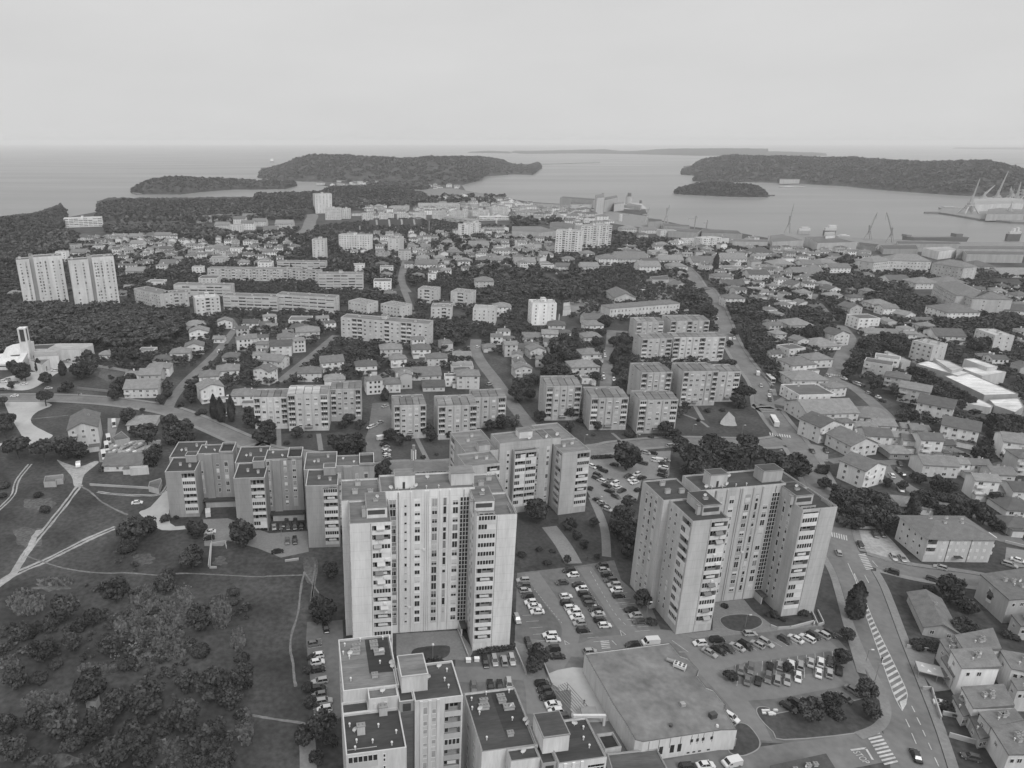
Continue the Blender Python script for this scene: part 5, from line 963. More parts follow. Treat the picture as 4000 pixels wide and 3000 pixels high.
Z=[('along the diagonal street, left','houses on the diagonal street','K','1730,505,185,2,G,12 1690,635,180,2,G,12,.62 1575,690,180,2,h,6,.6 1390,825,205,2,h,5 1420,715,170,1,h,5 1260,1008,300,2,g,4 1325,885,200,2,g,5 1950,410,132,2,G,10,.64 1690,420,200,1,h,8 930,668,112,1,h 1280,640,135,1,f 1830,1058,255,3,G,28,.68 1980,850,215,2,h,12 2120,1070,215,2,h,4 2160,560,140,2,g,8 2180,420,130,2,g 1900,530,95,1,g 1820,900,190,2,h,10 2010,690,150,1,h'),
('before the long balcony slab','houses before the long slab','L','655,775,230,2,g,15 470,868,215,2,h,4,.6 950,805,198,2,h,8 1165,655,200,2,h,6 1425,655,165,2,h,4 1225,745,158,2,h,12 1555,735,190,2,h,8 1775,685,152,1,g 1465,855,268,1,g,6,.56 1775,780,195,1,f 1825,928,195,3,h,0,.55 1680,905,105,2,f 1165,962,172,2,h,5 1530,950,195,1,g,3 680,888,190,1,h,6 225,660,190,3,g,6,.6 90,895,200,3,G,-25,.64 170,765,240,2,g,-18 270,550,165,2,h,6 450,502,225,2,h,10,.52 380,435,160,1,h 2010,602,112,1,h 390,370,190,1,f,0,.66 60,420,140,1,g 140,420,100,1,g 60,610,100,2,h'),
('left of the panel blocks','houses left of the second panel rows','M','170,520,180,1,g,-6,.6 320,520,150,2,g,-8 70,612,142,1,h,0,.6 200,668,170,2,G,12 80,830,165,2,G,8 672,545,160,2,h,4 690,440,165,2,h,4 690,385,180,2,g 660,700,195,2,h,5 600,815,260,2,h,5 645,885,110,1,f,0,.62 380,410,160,1,h,-8'),
('on the garden slope at right','houses on the right slope','N','65,742,135,2,h,15 250,800,145,2,G,18 180,882,215,2,f,18,.6 390,970,235,2,h,8,.62 425,820,285,1,h,10 225,1020,275,2,h,12 40,915,110,2,g,8 220,662,230,2,h,5 560,782,195,3,G,15,.58 285,1150,300,2,h,0 315,1290,340,2,f,4,.68 545,1222,185,2,h,12 215,302,165,2,G,18,.58 120,262,130,2,h,15 285,372,135,2,h,10 525,342,152,2,G,18,.68 465,292,120,2,h,12 540,396,145,2,h,8,.56 730,412,122,2,h,6,.6 842,356,100,2,h,4 720,322,72,1,h 280,442,135,1,G,10,.68 400,482,125,1,g,-8 145,435,135,1,f 695,507,175,2,G,18,.46 800,636,205,3,f,4,.7 925,472,185,2,h,4 1010,512,155,2,g,8 1158,575,165,2,G,22,.64 1335,672,152,2,h,6 1310,600,145,1,g 1565,575,300,3,h,2 885,705,175,1,g,-8 1030,700,135,1,g,-6 1200,742,112,2,g,-8 1290,735,120,1,h 1500,762,260,2,g,-8,.6'),
('in the stepped terrace by the factory','stepped terrace houses','N','925,1065,260,3,f,-38,.46 1000,1015,230,3,f,-35,.68 1085,1185,230,3,h,-38,.42 1235,1300,270,3,g,-40,.45 1410,1450,340,3,g,-42,.6'),
('in the rows right of the main road','row houses right of the main road','F','430,235,480,2,g,4,.55 840,235,350,1,h,-10 425,402,310,3,G,18,.6 890,440,230,2,g,-10,.64 1080,445,165,2,g,-8,.5 1205,482,180,2,g,-14 1335,522,195,3,g,-8,.64 1492,512,120,2,g,-6,.26 800,318,190,1,g,-6 960,300,190,1,g,-6 1190,320,150,1,g,-8 1275,340,160,1,g,-8 640,310,110,2,h 690,520,330,2,G,12,.56,1 770,795,345,3,G,24,.74 1085,542,200,1,h,-4,.3 1400,702,310,2,g,-8,.56 1605,682,160,2,g,-6,.68 1770,690,155,2,g,-6,.68 1945,782,205,2,g,-8,.5 1800,892,205,3,g,-10,.66 1945,880,125,1,g,-8'),
('at the right edge, mid height','houses at the right edge','F','1610,440,345,3,g,-38,.7 2090,565,310,3,g,-22,.7 2170,690,240,3,h,-10 2120,930,230,2,g,-6,.62 2080,1042,280,1,h,-4,.6 2100,1195,270,1,h,-6,.58 1215,1025,300,1,h,-12'),
('among central dark trees near white blocks','villas among the central trees','H','335,1062,92,2,h 130,1112,130,2,h 1090,1222,110,2,h 1130,1272,112,3,f,0,.6 1285,1142,112,4,f 890,1250,100,3,f 1355,1062,92,2,h 1450,1042,62,2,h 1440,1162,112,2,h 1585,1162,105,2,h,8 1705,1112,112,2,h 1800,1192,132,2,h,6 1650,1022,92,2,h 1920,1052,172,2,g 1940,1162,82,3,f 2110,1012,92,2,h 1975,1182,132,2,h 2110,1182,150,2,g 1470,1222,190,2,g 1520,1336,72,3,f,0,.68 1400,1302,112,1,h 1330,1212,92,2,h 1095,1402,152,3,f 1130,1312,92,2,h 1965,1422,160,4,h,0,.5 1160,1482,102,2,h 1600,1252,102,1,h 1880,982,82,1,h 2050,902,162,2,f 2190,962,62,2,h 1640,1582,110,2,h 2120,1630,150,3,h'),
('between harbour sheds and long school','houses before the harbour','I','145,1062,92,2,h 30,1052,62,1,h 100,1202,185,2,g 290,1152,112,3,h 480,1172,102,2,h 645,1122,112,2,h 810,1190,160,3,h 950,1072,92,1,f,0,.7 1050,1062,62,2,h 1100,1142,142,2,h 1250,1132,142,3,f 1285,1062,112,3,h 430,1262,122,3,g 300,1232,112,2,f,0,.66 655,1242,152,2,g 1000,1172,262,2,g 1160,1262,180,3,g 1180,1196,135,2,g 1350,1182,200,2,g 1410,1240,160,2,h 1450,1282,82,1,h 1640,1202,235,2,g 1880,1192,205,3,g,0,.66 1880,1237,162,1,f,0,.66 2055,1192,142,2,h 2130,1112,182,2,h 2160,1242,92,2,g 2095,1332,172,3,g 1800,1332,162,2,h 1885,1382,190,1,g 1910,1442,112,2,h 1892,1552,165,3,h,0,.62 2090,1422,122,1,f 2160,1442,82,1,g 1165,912,132,2,g 1330,937,132,3,f,0,.6 1120,987,82,4,h 1530,1002,122,2,f,0,.68 1000,902,142,2,h 930,1520,180,2,G,0,.5,1.6 1430,1390,160,1,G,6,.5'),
('near the barracks on the right','houses near the barracks','J','90,1222,192,2,h 50,1132,112,1,h 270,1192,112,2,f,0,.6 340,1222,172,2,g 468,1212,180,2,h 582,1252,175,2,g 300,1292,262,1,g 540,1132,112,1,g,0,.66 845,1292,92,1,h 1085,1342,182,1,g 1308,1392,212,2,h 1525,1392,235,2,h 2100,1642,252,2,g,-12 2150,1502,132,2,h 2060,1292,275,1,g 1720,1302,105,2,g 1780,1242,205,2,h 1900,1500,160,2,h,-20'),
('behind the twin towers','houses beyond the twin towers','G','735,975,112,2,h 940,972,82,2,h 1060,972,102,2,g 1185,972,112,2,g 1305,957,92,2,h 1420,977,130,3,g 1495,962,80,2,g 635,1072,122,3,f 780,1042,92,1,g 870,1012,92,2,g 960,1022,82,1,h 860,1062,82,2,f 1000,1082,92,2,g 1110,1082,112,2,f,0,.66 1200,1052,112,3,g 1340,1062,112,1,h 1430,1082,132,2,h 700,1112,132,2,g 550,1152,92,4,f 1240,1092,92,1,h 130,1457,112,1,h 1360,1382,142,2,f 1190,1282,152,2,g 1470,1232,135,3,g 1130,1402,92,1,g 1060,1452,82,1,g 1820,1372,160,3,f'),
('on the wooded slope, upper left','houses on the wooded slope','G','1760,1032,72,2,G,8,.64 1830,1072,102,2,h 1930,1082,122,2,g 2050,1082,102,2,f 1665,1142,102,2,h 1600,1082,92,1,h 1545,1152,72,1,g 1720,1272,92,3,f 1900,1192,132,3,f 2000,1112,92,1,g 2150,1132,92,2,h 2110,1202,92,2,h 1800,815,82,3,g 1885,802,82,3,g 1975,802,82,3,g 2080,842,102,4,g 2160,802,112,3,g 1930,882,122,3,g 2050,902,102,4,f,0,.58 2150,882,112,4,g 1740,822,72,2,h 2250,850,120,3,g 2345,920,120,3,g 2465,872,150,3,g,0,.5 2300,1230,120,3,f 2250,1200,90,2,h'),
('by the boat yard and the curved road','houses by the curved road','K','770,1470,335,4,G,20,.5,1.5 1250,1285,260,1,h,8,.6 1110,1640,330,1,g,3,.6'),
('near the far inlet','houses on the far shores','H','560,490,70,2,h,0,.6 740,470,80,2,f,0,.6 1040,470,70,3,f,0,.6 860,480,60,1,g 780,535,70,2,g 900,480,60,1,g 1000,490,70,1,g 1180,500,70,1,f,0,.65 1230,495,60,1,f 700,535,60,1,f 850,535,50,1,g 1080,642,90,2,h,0,.62 1190,640,50,2,h 1060,700,80,2,h 870,760,80,2,h,0,.6 1350,745,60,2,h 90,520,70,1,f,0,.65 180,520,60,1,f')]
for desc,grp,t,s in Z: label_zone(zone(desc,grp,t,s),desc,grp)
# the long low house along the hatched road
ry=math.degrees(math.atan2(*(np.array(at('E',900,420))-np.array(at('E',1060,860)))[::-1]))-90
h_=house('E',1350,562,415,1,'G',ry,.42,2.1,.17); tag(h_,'long low house with grey roofs lining the hatched road','house')
# ---- the many more houses of the town nobody could tell apart: one mass of small roofs ----
def carpet(polys,rr=random.Random(77)):
    mb=MB(); n=0; G={}
    for x,y,r in OCC: G.setdefault((int(x//20),int(y//20)),[]).append((x,y,r))
    ok=lambda x,y,r: all((a-x)**2+(b-y)**2>(q+r)**2 for i in (-1,0,1) for j in (-1,0,1) for a,b,q in G.get((int(x//20)+i,int(y//20)+j),()))
    for s,sp,r0,r1,yw in polys:
        p=pts(s); xs=[q[0] for q in p]; ys_=[q[1] for q in p]; Y=min(ys_)
        while Y<max(ys_):
            X=min(xs)
            while X<max(xs):
                x,y=X+rr.uniform(-.35,.35)*sp,Y+rr.uniform(-.35,.35)*sp; X+=sp
                if not inpoly0(x,y,p): continue
                w_,d=rr.uniform(r0,r1),rr.uniform(r0*.8,r1*.8); r=max(w_,d)/2+.5
                if not ok(x,y,r): continue
                OCC.append((x,y,r)); G.setdefault((int(x//20),int(y//20)),[]).append((x,y,r)); n+=1
                a=R(yw+rr.choice((0,0,90))+rr.uniform(-8,8)); c,sn=math.cos(a),math.sin(a); h=2.9*rr.choice((1,2,2,2,3)); t=lambda u,v,z:(x+u*c-v*sn,y+u*sn+v*c,z); wm=rr.choice((0,1,1,2)); rm=rr.choice((3,4,5)); W,D=w_/2,d/2; e=.4; rh=d*.2
                for u0,v0,u1,v1 in ((-W,-D,W,-D),(W,-D,W,D),(W,D,-W,D),(-W,D,-W,-D)): mb.face([t(u0,v0,0),t(u1,v1,0),t(u1,v1,h),t(u0,v0,h)],wm)
                if rr.random()<.55:
                    mb.face([t(-W-e,-D-e,h-.1),t(W+e,-D-e,h-.1),t(W+e,0,h+rh),t(-W-e,0,h+rh)],rm); mb.face([t(W+e,D+e,h-.1),t(-W-e,D+e,h-.1),t(-W-e,0,h+rh),t(W+e,0,h+rh)],rm); mb.face([t(W,-D,h),t(W,D,h),t(W,0,h+rh)],wm); mb.face([t(-W,D,h),t(-W,-D,h),t(-W,0,h+rh)],wm)
                else:
                    k=max(0,W-D); q0,q1=t(-k,0,h+rh),t(k,0,h+rh); A=[t(-W-e,-D-e,h-.1),t(W+e,-D-e,h-.1),t(W+e,D+e,h-.1),t(-W-e,D+e,h-.1)]; mb.face([A[0],A[1],q1,q0],rm); mb.face([A[1],A[2],q1],rm); mb.face([A[2],A[3],q0,q1],rm); mb.face([A[3],A[0],q0],rm)
                for k in range(int(h/2.9)):
                    for f in ((-.5,.1,.55) if w_>9 else (-.4,.4)): mb.face([t(W*f-.6,-D-.03,1+2.9*k),t(W*f+.6,-D-.03,1+2.9*k),t(W*f+.6,-D-.03,2.3+2.9*k),t(W*f-.6,-D-.03,2.3+2.9*k)],6)
                    sd=1 if rr.random()<.5 else -1
                    for f in (-.4,.4): mb.face([t(sd*(W+.03),D*f-.5*sd,1+2.9*k),t(sd*(W+.03),D*f+.5*sd,1+2.9*k),t(sd*(W+.03),D*f+.5*sd,2.3+2.9*k),t(sd*(W+.03),D*f-.5*sd,2.3+2.9*k)],6)
                x1,y1=rr.uniform(-.4,.4)*W,.2*D; mb.box(*(lambda q:(q[0]-.4,q[0]+.4,q[1]-.3,q[1]+.3))(t(x1,y1,0)),h,h+rh+.9,wm)
            Y+=sp
    MS=[mat('town_wall_pale',.78,.9,.05,.12,world=True),mat('town_wall',.64,.9,.05,.15,world=True),mat('town_wall_grey',.48,.9,.05,.15,world=True),mat('town_roof',.14,.9,.06,.25,world=True,fine=(.8,.15)),mat('town_roof_light',.19,.9,.06,.2,world=True,fine=(.8,.15)),mat('town_roof_dark',.1,.9,.06,.25,world=True,fine=(.8,.15)),M_GLASS]
    o=mb.build('distant_houses',MS); tag(o,'mass of small roofs filling the town towards the harbour','houses',None,'stuff'); return n
def inpoly0(x,y,p):
    c=False;j=len(p)-1
    for i in range(len(p)):
        if (p[i][1]>y)!=(p[j][1]>y) and x<(p[j][0]-p[i][0])*(y-p[i][1])/(p[j][1]-p[i][1])+p[i][0]: c=not c
        j=i
    return c
nh=carpet([('H:640,500 900,475 1060,430 1120,470 1000,520 700,560',34,12,20,5),('H:1460,500 1790,505 1780,520 1500,525',34,12,22,0),('H:1400,640 1800,600 2200,630 2212,690 1500,700',32,12,26,3),('I:0,680 400,690 700,720 840,800 400,800 0,790',28,11,24,4),('G:680,960 1500,930 1560,1130 1500,1250 1040,1250 1000,1100',17,8,12,8),('G:1560,1010 2212,960 H:220,1030 200,1180 G:1700,1170',17,8,12,5),('H:0,900 320,940 330,1150 0,1160',19,9,13,0),('H:820,930 1700,930 2212,900 I:380,950 360,1230 -100,1230 H:1400,1300 1330,1100 820,1100',19,9,14,3),('H:900,680 1500,700 2212,640 I:400,700 900,800 860,860 -200,800 H:1900,840 1000,780',26,10,18,2),('I:850,1050 1500,1010 2212,960 J:700,1080 880,1110 780,1240 300,1260 I:2212,1250 1500,1190 900,1180',19,9,15,2),('I:1500,1200 2212,1250 J:300,1290 420,1400 700,1500 N:300,400 160,500 60,620 0,700 I:2212,1500 1900,1640 1820,1300',17,8,12,8),('N:900,560 1400,620 1400,720 1200,780 900,700',17,8,12,6),('N:1640,760 2212,640 2212,1100 2000,1000 1800,960',17,8,13,-12),('J:1640,1420 2212,1400 2212,1659 1640,1640',20,10,16,-15),('L:0,330 560,340 700,440 520,600 380,700 0,700 -200,560',15,8,11,12),('L:1100,560 1880,570 1900,800 1640,960 1000,960 820,860',14.5,8,11,8),('M:-200,440 470,440 400,720 100,800 -100,760',15,8,11,0),('K:1130,830 1480,700 1640,560 1700,700 1480,960 1150,990',15,8,11,8),('F:-20,240 560,240 620,520 560,540',15,8,11,5),('F:1150,240 1560,260 1560,440 1350,500',14,7,10,-8),('F:1900,780 2212,800 2212,1150 1980,1100',15,8,11,-8)])
print('carpet houses',nh)
# ================= trees =================
def leaf_arrays(shape,nclump,nleaf,size,seed):
    r=np.random.default_rng(seed); C=[];RC=[]
    while len(C)<nclump:
        p=r.normal(size=3); p/=np.linalg.norm(p); q=r.uniform(.35,1)**.5
        if shape=='broad': c=np.array((p[0]*.68,p[1]*.68,.0+p[2]*.62))*q; rc=r.uniform(.24,.42)
        elif shape=='pine': c=np.array((p[0]*.72,p[1]*.72,abs(p[2])*.34+.1))*q; rc=r.uniform(.2,.36)
        elif shape=='cypress': z=r.uniform(-1,1); w_=.85*(1-max(0,z))**.8*(1 if z>-.6 else (z+1)/.4*.5+.5); a=r.uniform(0,6.28); c=np.array((math.cos(a)*w_*.55,math.sin(a)*w_*.55,z*.9)); rc=r.uniform(.28,.4)*(1-.5*max(0,z))
        else: c=np.array((p[0]*.7,p[1]*.7,abs(p[2])*.5-.2))*q; rc=r.uniform(.25,.45)
        C.append(c);RC.append(rc)
    if shape=='cypress':
        z=r.uniform(-1,1,nleaf); q=np.where(z>-.4,np.clip(1-((z+.4)/1.4)**2,0,1)**.75,np.clip(1-((z+.4)/.6)**2,0,1)**.5); a=r.uniform(0,6.283,nleaf); lob=1+.13*np.sin(a*3+z*4)+.1*np.sin(a*7-z*9); rr_=q*lob*r.uniform(.72,1,nleaf); P=np.stack([rr_*np.cos(a),rr_*np.sin(a),z],1)
        n=np.stack([np.cos(a),np.sin(a),.3+0*a],1)+r.normal(size=(nleaf,3))*.35; n/=np.linalg.norm(n,axis=1)[:,None]; u=np.cross(n,r.normal(size=(nleaf,3))); u/=np.linalg.norm(u,axis=1)[:,None]; v=np.cross(n,u); s=size*r.uniform(.6,1.25,nleaf)[:,None]; e=np.array((1,1,.4)); u=u*s*e; v=v*s*.8*e
        return np.stack([P-u-v,P+u-v,P+u+v,P-u+v],1),np.clip(.5+.25*np.sin(a*3+z*4)+r.normal(0,.15,nleaf),0,1)
    C=np.array(C);RC=np.array(RC); k=r.integers(0,nclump,nleaf); d=r.normal(size=(nleaf,3)); d/=np.linalg.norm(d,axis=1)[:,None]
    sc=np.array((1,1,.22 if shape=='cypress' else .8)) if shape!='cypress' else np.array((1,1,.35))
    P=C[k]+d*(RC[k]*r.uniform(.72,1.06,nleaf))[:,None]*sc
    n=d*.7+r.normal(size=(nleaf,3))*.5; n/=np.linalg.norm(n,axis=1)[:,None]; a=np.cross(n,r.normal(size=(nleaf,3))); a/=np.linalg.norm(a,axis=1)[:,None]; b=np.cross(n,a); s=size*r.uniform(.6,1.25,nleaf)[:,None]
    if shape=='cypress': b=b*np.array((1,1,.4)); a=a*np.array((1,1,.4))
    V=np.stack([P-a*s-b*s*.7,P+a*s-b*s*.7,P+a*s+b*s*.7,P-a*s+b*s*.7],1)
    tone=np.clip(r.uniform(.15,.85,nclump)[k]+r.normal(0,.14,nleaf),0,1)
    return V,tone
def quads_mesh(name,V,tone,m):
    n=len(V); me=bpy.data.meshes.new(name); me.vertices.add(n*4); me.vertices.foreach_set('co',V.reshape(-1).astype(np.float32)); me.loops.add(n*4); me.loops.foreach_set('vertex_index',np.arange(n*4,dtype=np.int32)); me.polygons.add(n); me.polygons.foreach_set('loop_start',np.arange(0,n*4,4,dtype=np.int32)); me.polygons.foreach_set('loop_total',np.full(n,4,dtype=np.int32)); me.materials.append(m)
    a=me.attributes.new('tone','FLOAT','FACE'); a.data.foreach_set('value',tone.astype(np.float32)); me.update(calc_edges=True); me.validate(); return me
def trunk_mesh(kind):
    def f():
        mb=MB(); 
        if kind=='cypress': mb.tube((0,0,-1.12),(0,0,-.2),.1,.05,n=6); return mb.mesh('trunk',[M_BARK])
        b=-1.35 if kind!='shrub' else -.55; mb.tube((0,0,b),(0.02,.01,-.25),.085,.06,n=7)
        rr=random.Random(3)
        for i in range(6): a=i*1.05+rr.uniform(-.2,.2); q=rr.uniform(.4,.62); mb.tube((0.02,.01,-.4+.04*i),(q*math.cos(a),q*math.sin(a),.05+.25*rr.random()),.04,.012,n=5)
        mb.tube((.02,.01,-.27),(0,0,.5),.055,.012,n=6); return mb.mesh('trunk',[M_BARK])
    return cached(('trunk',kind),f)
NV={'broad':4,'pine':3,'cypress':2,'shrub':3}; NL={'broad':(26,2300,.085),'pine':(30,2400,.075),'cypress':(26,2200,.15),'shrub':(22,1900,.085)}
def crown_mesh(kind,v): return cached(('crown',kind,v),lambda: quads_mesh('crown',*leaf_arrays(kind,NL[kind][0],NL[kind][1],NL[kind][2],hash(kind)%97+v*11 if False else {'broad':1,'pine':2,'cypress':3,'shrub':4}[kind]*31+v*7),{'broad':M_LEAF,'pine':M_NEED,'cypress':M_CYP,'shrub':M_LEAF}[kind]))
TREES=[]
def tree(kind,t,x,y,dpx,hk=1,rnd=random.Random(11)):
    r=max(1.0,dpx/2*mpp(t,x,y)*.97)
    if kind=='cypress': hgt=r*hk; sz=hgt/2; zc=sz*1.08
    else: sz=r*{'broad':1.0,'pine':.95,'shrub':.95}[kind]*hk*rnd.uniform(.92,1.08); zc=sz*{'broad':1.08,'pine':1.0,'shrub':.5}[kind]
    X,Y=at(t,x,y,zc); nm={'broad':'broadleaf_tree','pine':'pine_tree','cypress':'cypress_tree','shrub':'shrub'}[kind]
    o=empty(nm,(X,Y,0),rnd.uniform(0,6.28))
    put('crown',crown_mesh(kind,rnd.randrange(NV[kind])),o,(0,0,zc),0,None,(r,r,sz)); put('trunk',trunk_mesh(kind),o,(0,0,zc),0,None,(r*.8,r*.8,sz))
    OCC.append((X,Y,r*.8)); return o,X,Y,r
KW={'broad':'leafy tree','pine':'pine','cypress':'cypress','shrub':'bush'}; KC={'broad':'tree','pine':'pine tree','cypress':'cypress','shrub':'bush'}
TZ=[('on the meadow left of the slab','meadow edge trees','O','1130,815,280,b 1270,780,200,b 2095,830,260,b,1.15 1695,800,190,b 1655,1055,230,b 1520,712,60,s 1425,715,110,s 385,640,110,s 1450,1210,180,s 330,510,90,s 1100,960,170,s'),
('by the pale gravel clearing','clump by the gravel clearing','O','140,100,260,p 370,120,250,p 560,90,220,b 680,120,160,b 30,430,110,s 900,280,110,s 1340,140,150,b 1290,240,130,s 1010,270,90,s 20,520,80,s'),
('in the upper left thicket','upper thicket','Q','560,260,330,b 430,380,250,s 690,420,240,s 800,350,240,b 990,110,330,b 950,590,270,b 1420,60,270,b 1720,340,330,b 1730,640,230,s 2010,140,160,s 2020,220,120,s 350,640,300,b 130,860,300,b 230,480,260,s 90,430,120,s 620,560,260,b 480,760,170,s'),
('in the bottom left thicket','lower thicket','Q','330,880,190,s 760,950,380,b 1100,750,200,s 1850,930,380,b 1620,900,260,b 1290,1040,380,b 1580,1190,360,b 1000,1080,300,b 520,1250,380,b 830,1270,360,b 1150,1380,400,b 950,1530,360,b 110,1480,290,b 60,1270,240,b 1250,1550,250,b 1780,1400,380,b 1900,1600,320,b 2090,870,280,b 2000,1050,260,b 300,1220,280,b 640,1420,260,s 1690,1620,260,b 1430,1280,240,b 2090,700,160,s'),
('beside the car park strip left of the towers','trees left of the towers','C','130,285,260,b 130,1270,290,b -20,1380,200,b 40,1080,150,s 10,950,130,s 15,800,110,s 200,1420,150,s 90,1560,160,s 40,700,90,s'),
('in the courts around the two tall towers','trees around the towers','D','-150,60,10,s 690,190,185,b 760,390,110,s 1440,850,120,b 1475,870,90,b 1945,785,110,b 1810,330,110,s 1895,372,60,s 2072,312,100,s 1400,255,70,s'),
('near the hatched road and lower lot','trees by the hatched road','E','385,1165,240,b 560,1090,210,b 860,970,210,b 900,1155,185,b 640,690,170,b 690,500,140,b 590,1180,160,s'),
('in the gardens right of the hatched road','garden trees right of the hatched road','E','1590,90,250,b 1700,230,160,b 1760,265,140,b 1400,110,110,s 1290,600,120,s 1410,615,120,s 1680,440,190,b 1780,450,130,s 1450,260,90,s 1560,1130,150,s 1500,250,90,s 2060,500,110,s 2130,530,100,s 1600,1170,120,s'),
('in the grove behind the grey tower','grove by the big car park','B','560,165,275,b 1090,170,300,p 1300,90,280,p 1230,240,280,p 1430,160,300,p 1480,290,260,p 1630,170,260,p 1760,200,220,p 1180,310,260,p 1590,60,220,p 1010,60,160,p 2010,250,190,b 1930,290,140,b 2100,280,130,b 520,690,220,b 560,580,120,b 470,790,190,b 560,880,210,b 600,790,200,b 1330,330,220,p 1070,310,160,p'),
('on the lawns before the grey tower','lawn trees before the grey tower','B','60,760,140,b 120,860,95,b 180,940,95,b 268,745,95,b 40,1070,80,b 292,1045,60,b 238,458,60,s 560,990,150,b'),
('around the pale tower','trees around the pale tower','A','1985,640,230,b,1.1 1850,1030,90,s 2075,1100,80,s 2005,985,70,s 200,1150,170,b 650,310,190,b 380,80,250,b 260,60,180,b 2120,1000,60,s 120,1480,240,b 1990,1900,230,b 1960,1980,180,b 1110,1990,200,b 690,360,110,b'),
('before the left panel block','trees before the left panel block','l','340,800,270,b 110,690,250,b 780,870,210,b 1520,680,230,p 1690,760,200,p 1440,760,160,p 1590,1040,400,b 625,1030,100,s 60,560,160,b 230,930,220,b 960,930,80,s 1250,930,90,s 420,960,160,b'),
('before the middle panel block','trees before the middle panel block','k','160,900,210,b 300,980,190,b 700,830,220,b 760,930,190,b 1010,900,150,b 1790,710,260,b 1600,770,180,b 640,1230,90,s 1960,750,160,b 100,1330,170,b 830,1190,70,s 420,960,120,s'),
('before the right panel block','trees before the right panel block','m','220,700,160,b 580,650,190,b 590,830,150,b 990,720,160,b 930,820,140,b 1330,930,150,s 1780,860,220,b 1120,790,70,b 710,760,100,s 1240,830,70,s 880,940,60,s 1590,960,80,s 1960,560,60,s 2180,760,70,s 1190,1020,50,s 1890,930,170,b'),
('beside the wide panel block and the main road','trees along the main road','n','1880,1300,300,p 1780,1420,240,p 1680,880,190,p 1560,880,150,b 1340,1560,110,s 1560,1550,90,s 1660,590,110,b 1730,420,130,b 1390,120,200,b 1330,70,160,b 120,560,200,b 130,680,180,b 50,700,150,b 1800,1180,170,b 940,830,90,s 2110,720,190,b 2060,800,150,b 2160,880,140,b 1830,1490,140,s'),
('along the street left of panel blocks','street trees','M','740,520,120,b 740,620,120,b 730,720,130,b 720,820,110,b 880,510,110,b 960,500,120,b 930,560,110,b 770,440,100,b 900,770,90,b 800,340,140,b 700,930,90,b 400,560,180,b 470,640,160,b 330,690,170,b 400,760,170,b 300,780,140,b 470,500,120,b 150,850,140,b 60,880,140,b 30,950,150,b 150,960,120,b 60,1000,100,b 220,850,110,b 540,640,100,b'),
('in the dark garden wood at right','garden wood','F','640,860,200,b 740,880,210,b 850,870,190,b 960,890,200,b 1050,970,190,b 690,980,190,b 810,1010,210,b 930,1030,210,b 1060,1080,190,b 660,1070,140,b 770,1090,130,b 1000,1110,130,b 580,900,110,b 495,740,125,b 600,800,120,b'),
('in gardens between the row houses','trees between the rows','F','1340,880,210,b 1400,930,150,b 1480,740,170,b 1560,770,160,b 1510,860,140,s 1640,880,170,s 1275,690,110,b 1165,760,100,b 1270,525,100,s 1850,500,190,b 1970,870,130,b 1040,735,90,b 230,600,250,b 120,560,170,b 1170,160,130,b 1240,150,140,b 725,185,110,s 1360,260,90,b 1980,210,200,b 2080,290,220,b 2160,370,170,b 1950,340,130,b 1780,960,180,b 1880,1020,170,b 1980,1100,150,b 1620,980,150,b 1500,980,130,b 1690,1010,120,b 1450,340,120,b 570,40,100,b 2140,210,160,b 480,640,90,s 440,640,80,s 1330,700,90,b'),
('along the bright factory roofs','trees along the factory','N','1260,990,110,b 1330,1010,120,b 1400,1040,120,b 1460,1090,130,b 1530,1130,140,b 1590,1170,140,b 1660,1210,150,b 1730,1240,140,b 1360,1100,130,b 1450,1170,150,b 1560,1230,150,b 1650,1280,130,b 930,1100,130,b 730,940,150,b 690,1000,110,b 1810,760,160,b 1860,750,130,b 1960,820,80,b 900,830,90,b 1150,720,130,b 1010,690,110,b 830,760,130,b 1060,780,150,b 760,870,90,b'),
('around the church','trees around the church','K','100,720,110,b 170,760,170,b 210,800,120,b 390,830,130,b 760,640,130,b 790,690,110,b 680,760,170,b 760,770,120,b 1030,620,160,b 1140,620,170,b 1270,650,120,b 585,900,110,b 95,890,80,b 385,1000,170,p 20,1030,120,p 50,1200,200,p 30,1270,180,p 1000,900,120,b 1060,880,150,b 980,970,120,b 1130,830,110,b 540,930,90,s'),
('near the curved road','trees near the curved road','K','1105,1150,160,b 1230,1110,60,p 1260,1300,200,b 1160,1290,120,b 1470,1220,180,b 1580,1260,200,b 1500,1320,190,b 1620,1340,150,b 1680,900,130,b 1640,980,130,b 1450,900,110,b 1440,960,110,b 1710,1140,60,s 1560,1060,70,s 1750,1120,90,s 1380,1010,100,b 1300,1500,160,b 1190,1580,90,s')]
TK={'b':'broad','p':'pine','c':'cypress','s':'shrub'}
for desc,grp,t,s in TZ:
    L_=[]
    for q in s.split():
        p=q.split(','); 
        if float(p[2])<20: continue
        L_.append((*tree(TK[p[3]],t,float(p[0]),float(p[1]),float(p[2])*({'upper thicket':.78,'lower thicket':.9}.get(grp,1)),float(p[4]) if len(p)>4 else 1),TK[p[3]]))
    L_.sort(key=lambda q:pxx(q[1],q[2]))
    for i,q in enumerate(L_): tag(q[0],('large ' if q[3]>5.2 else 'small ' if q[3]<2.4 else 'dark ')+KW[q[4]]+', '+ordw(i,len(L_))+' '+desc,KC[q[4]],grp)
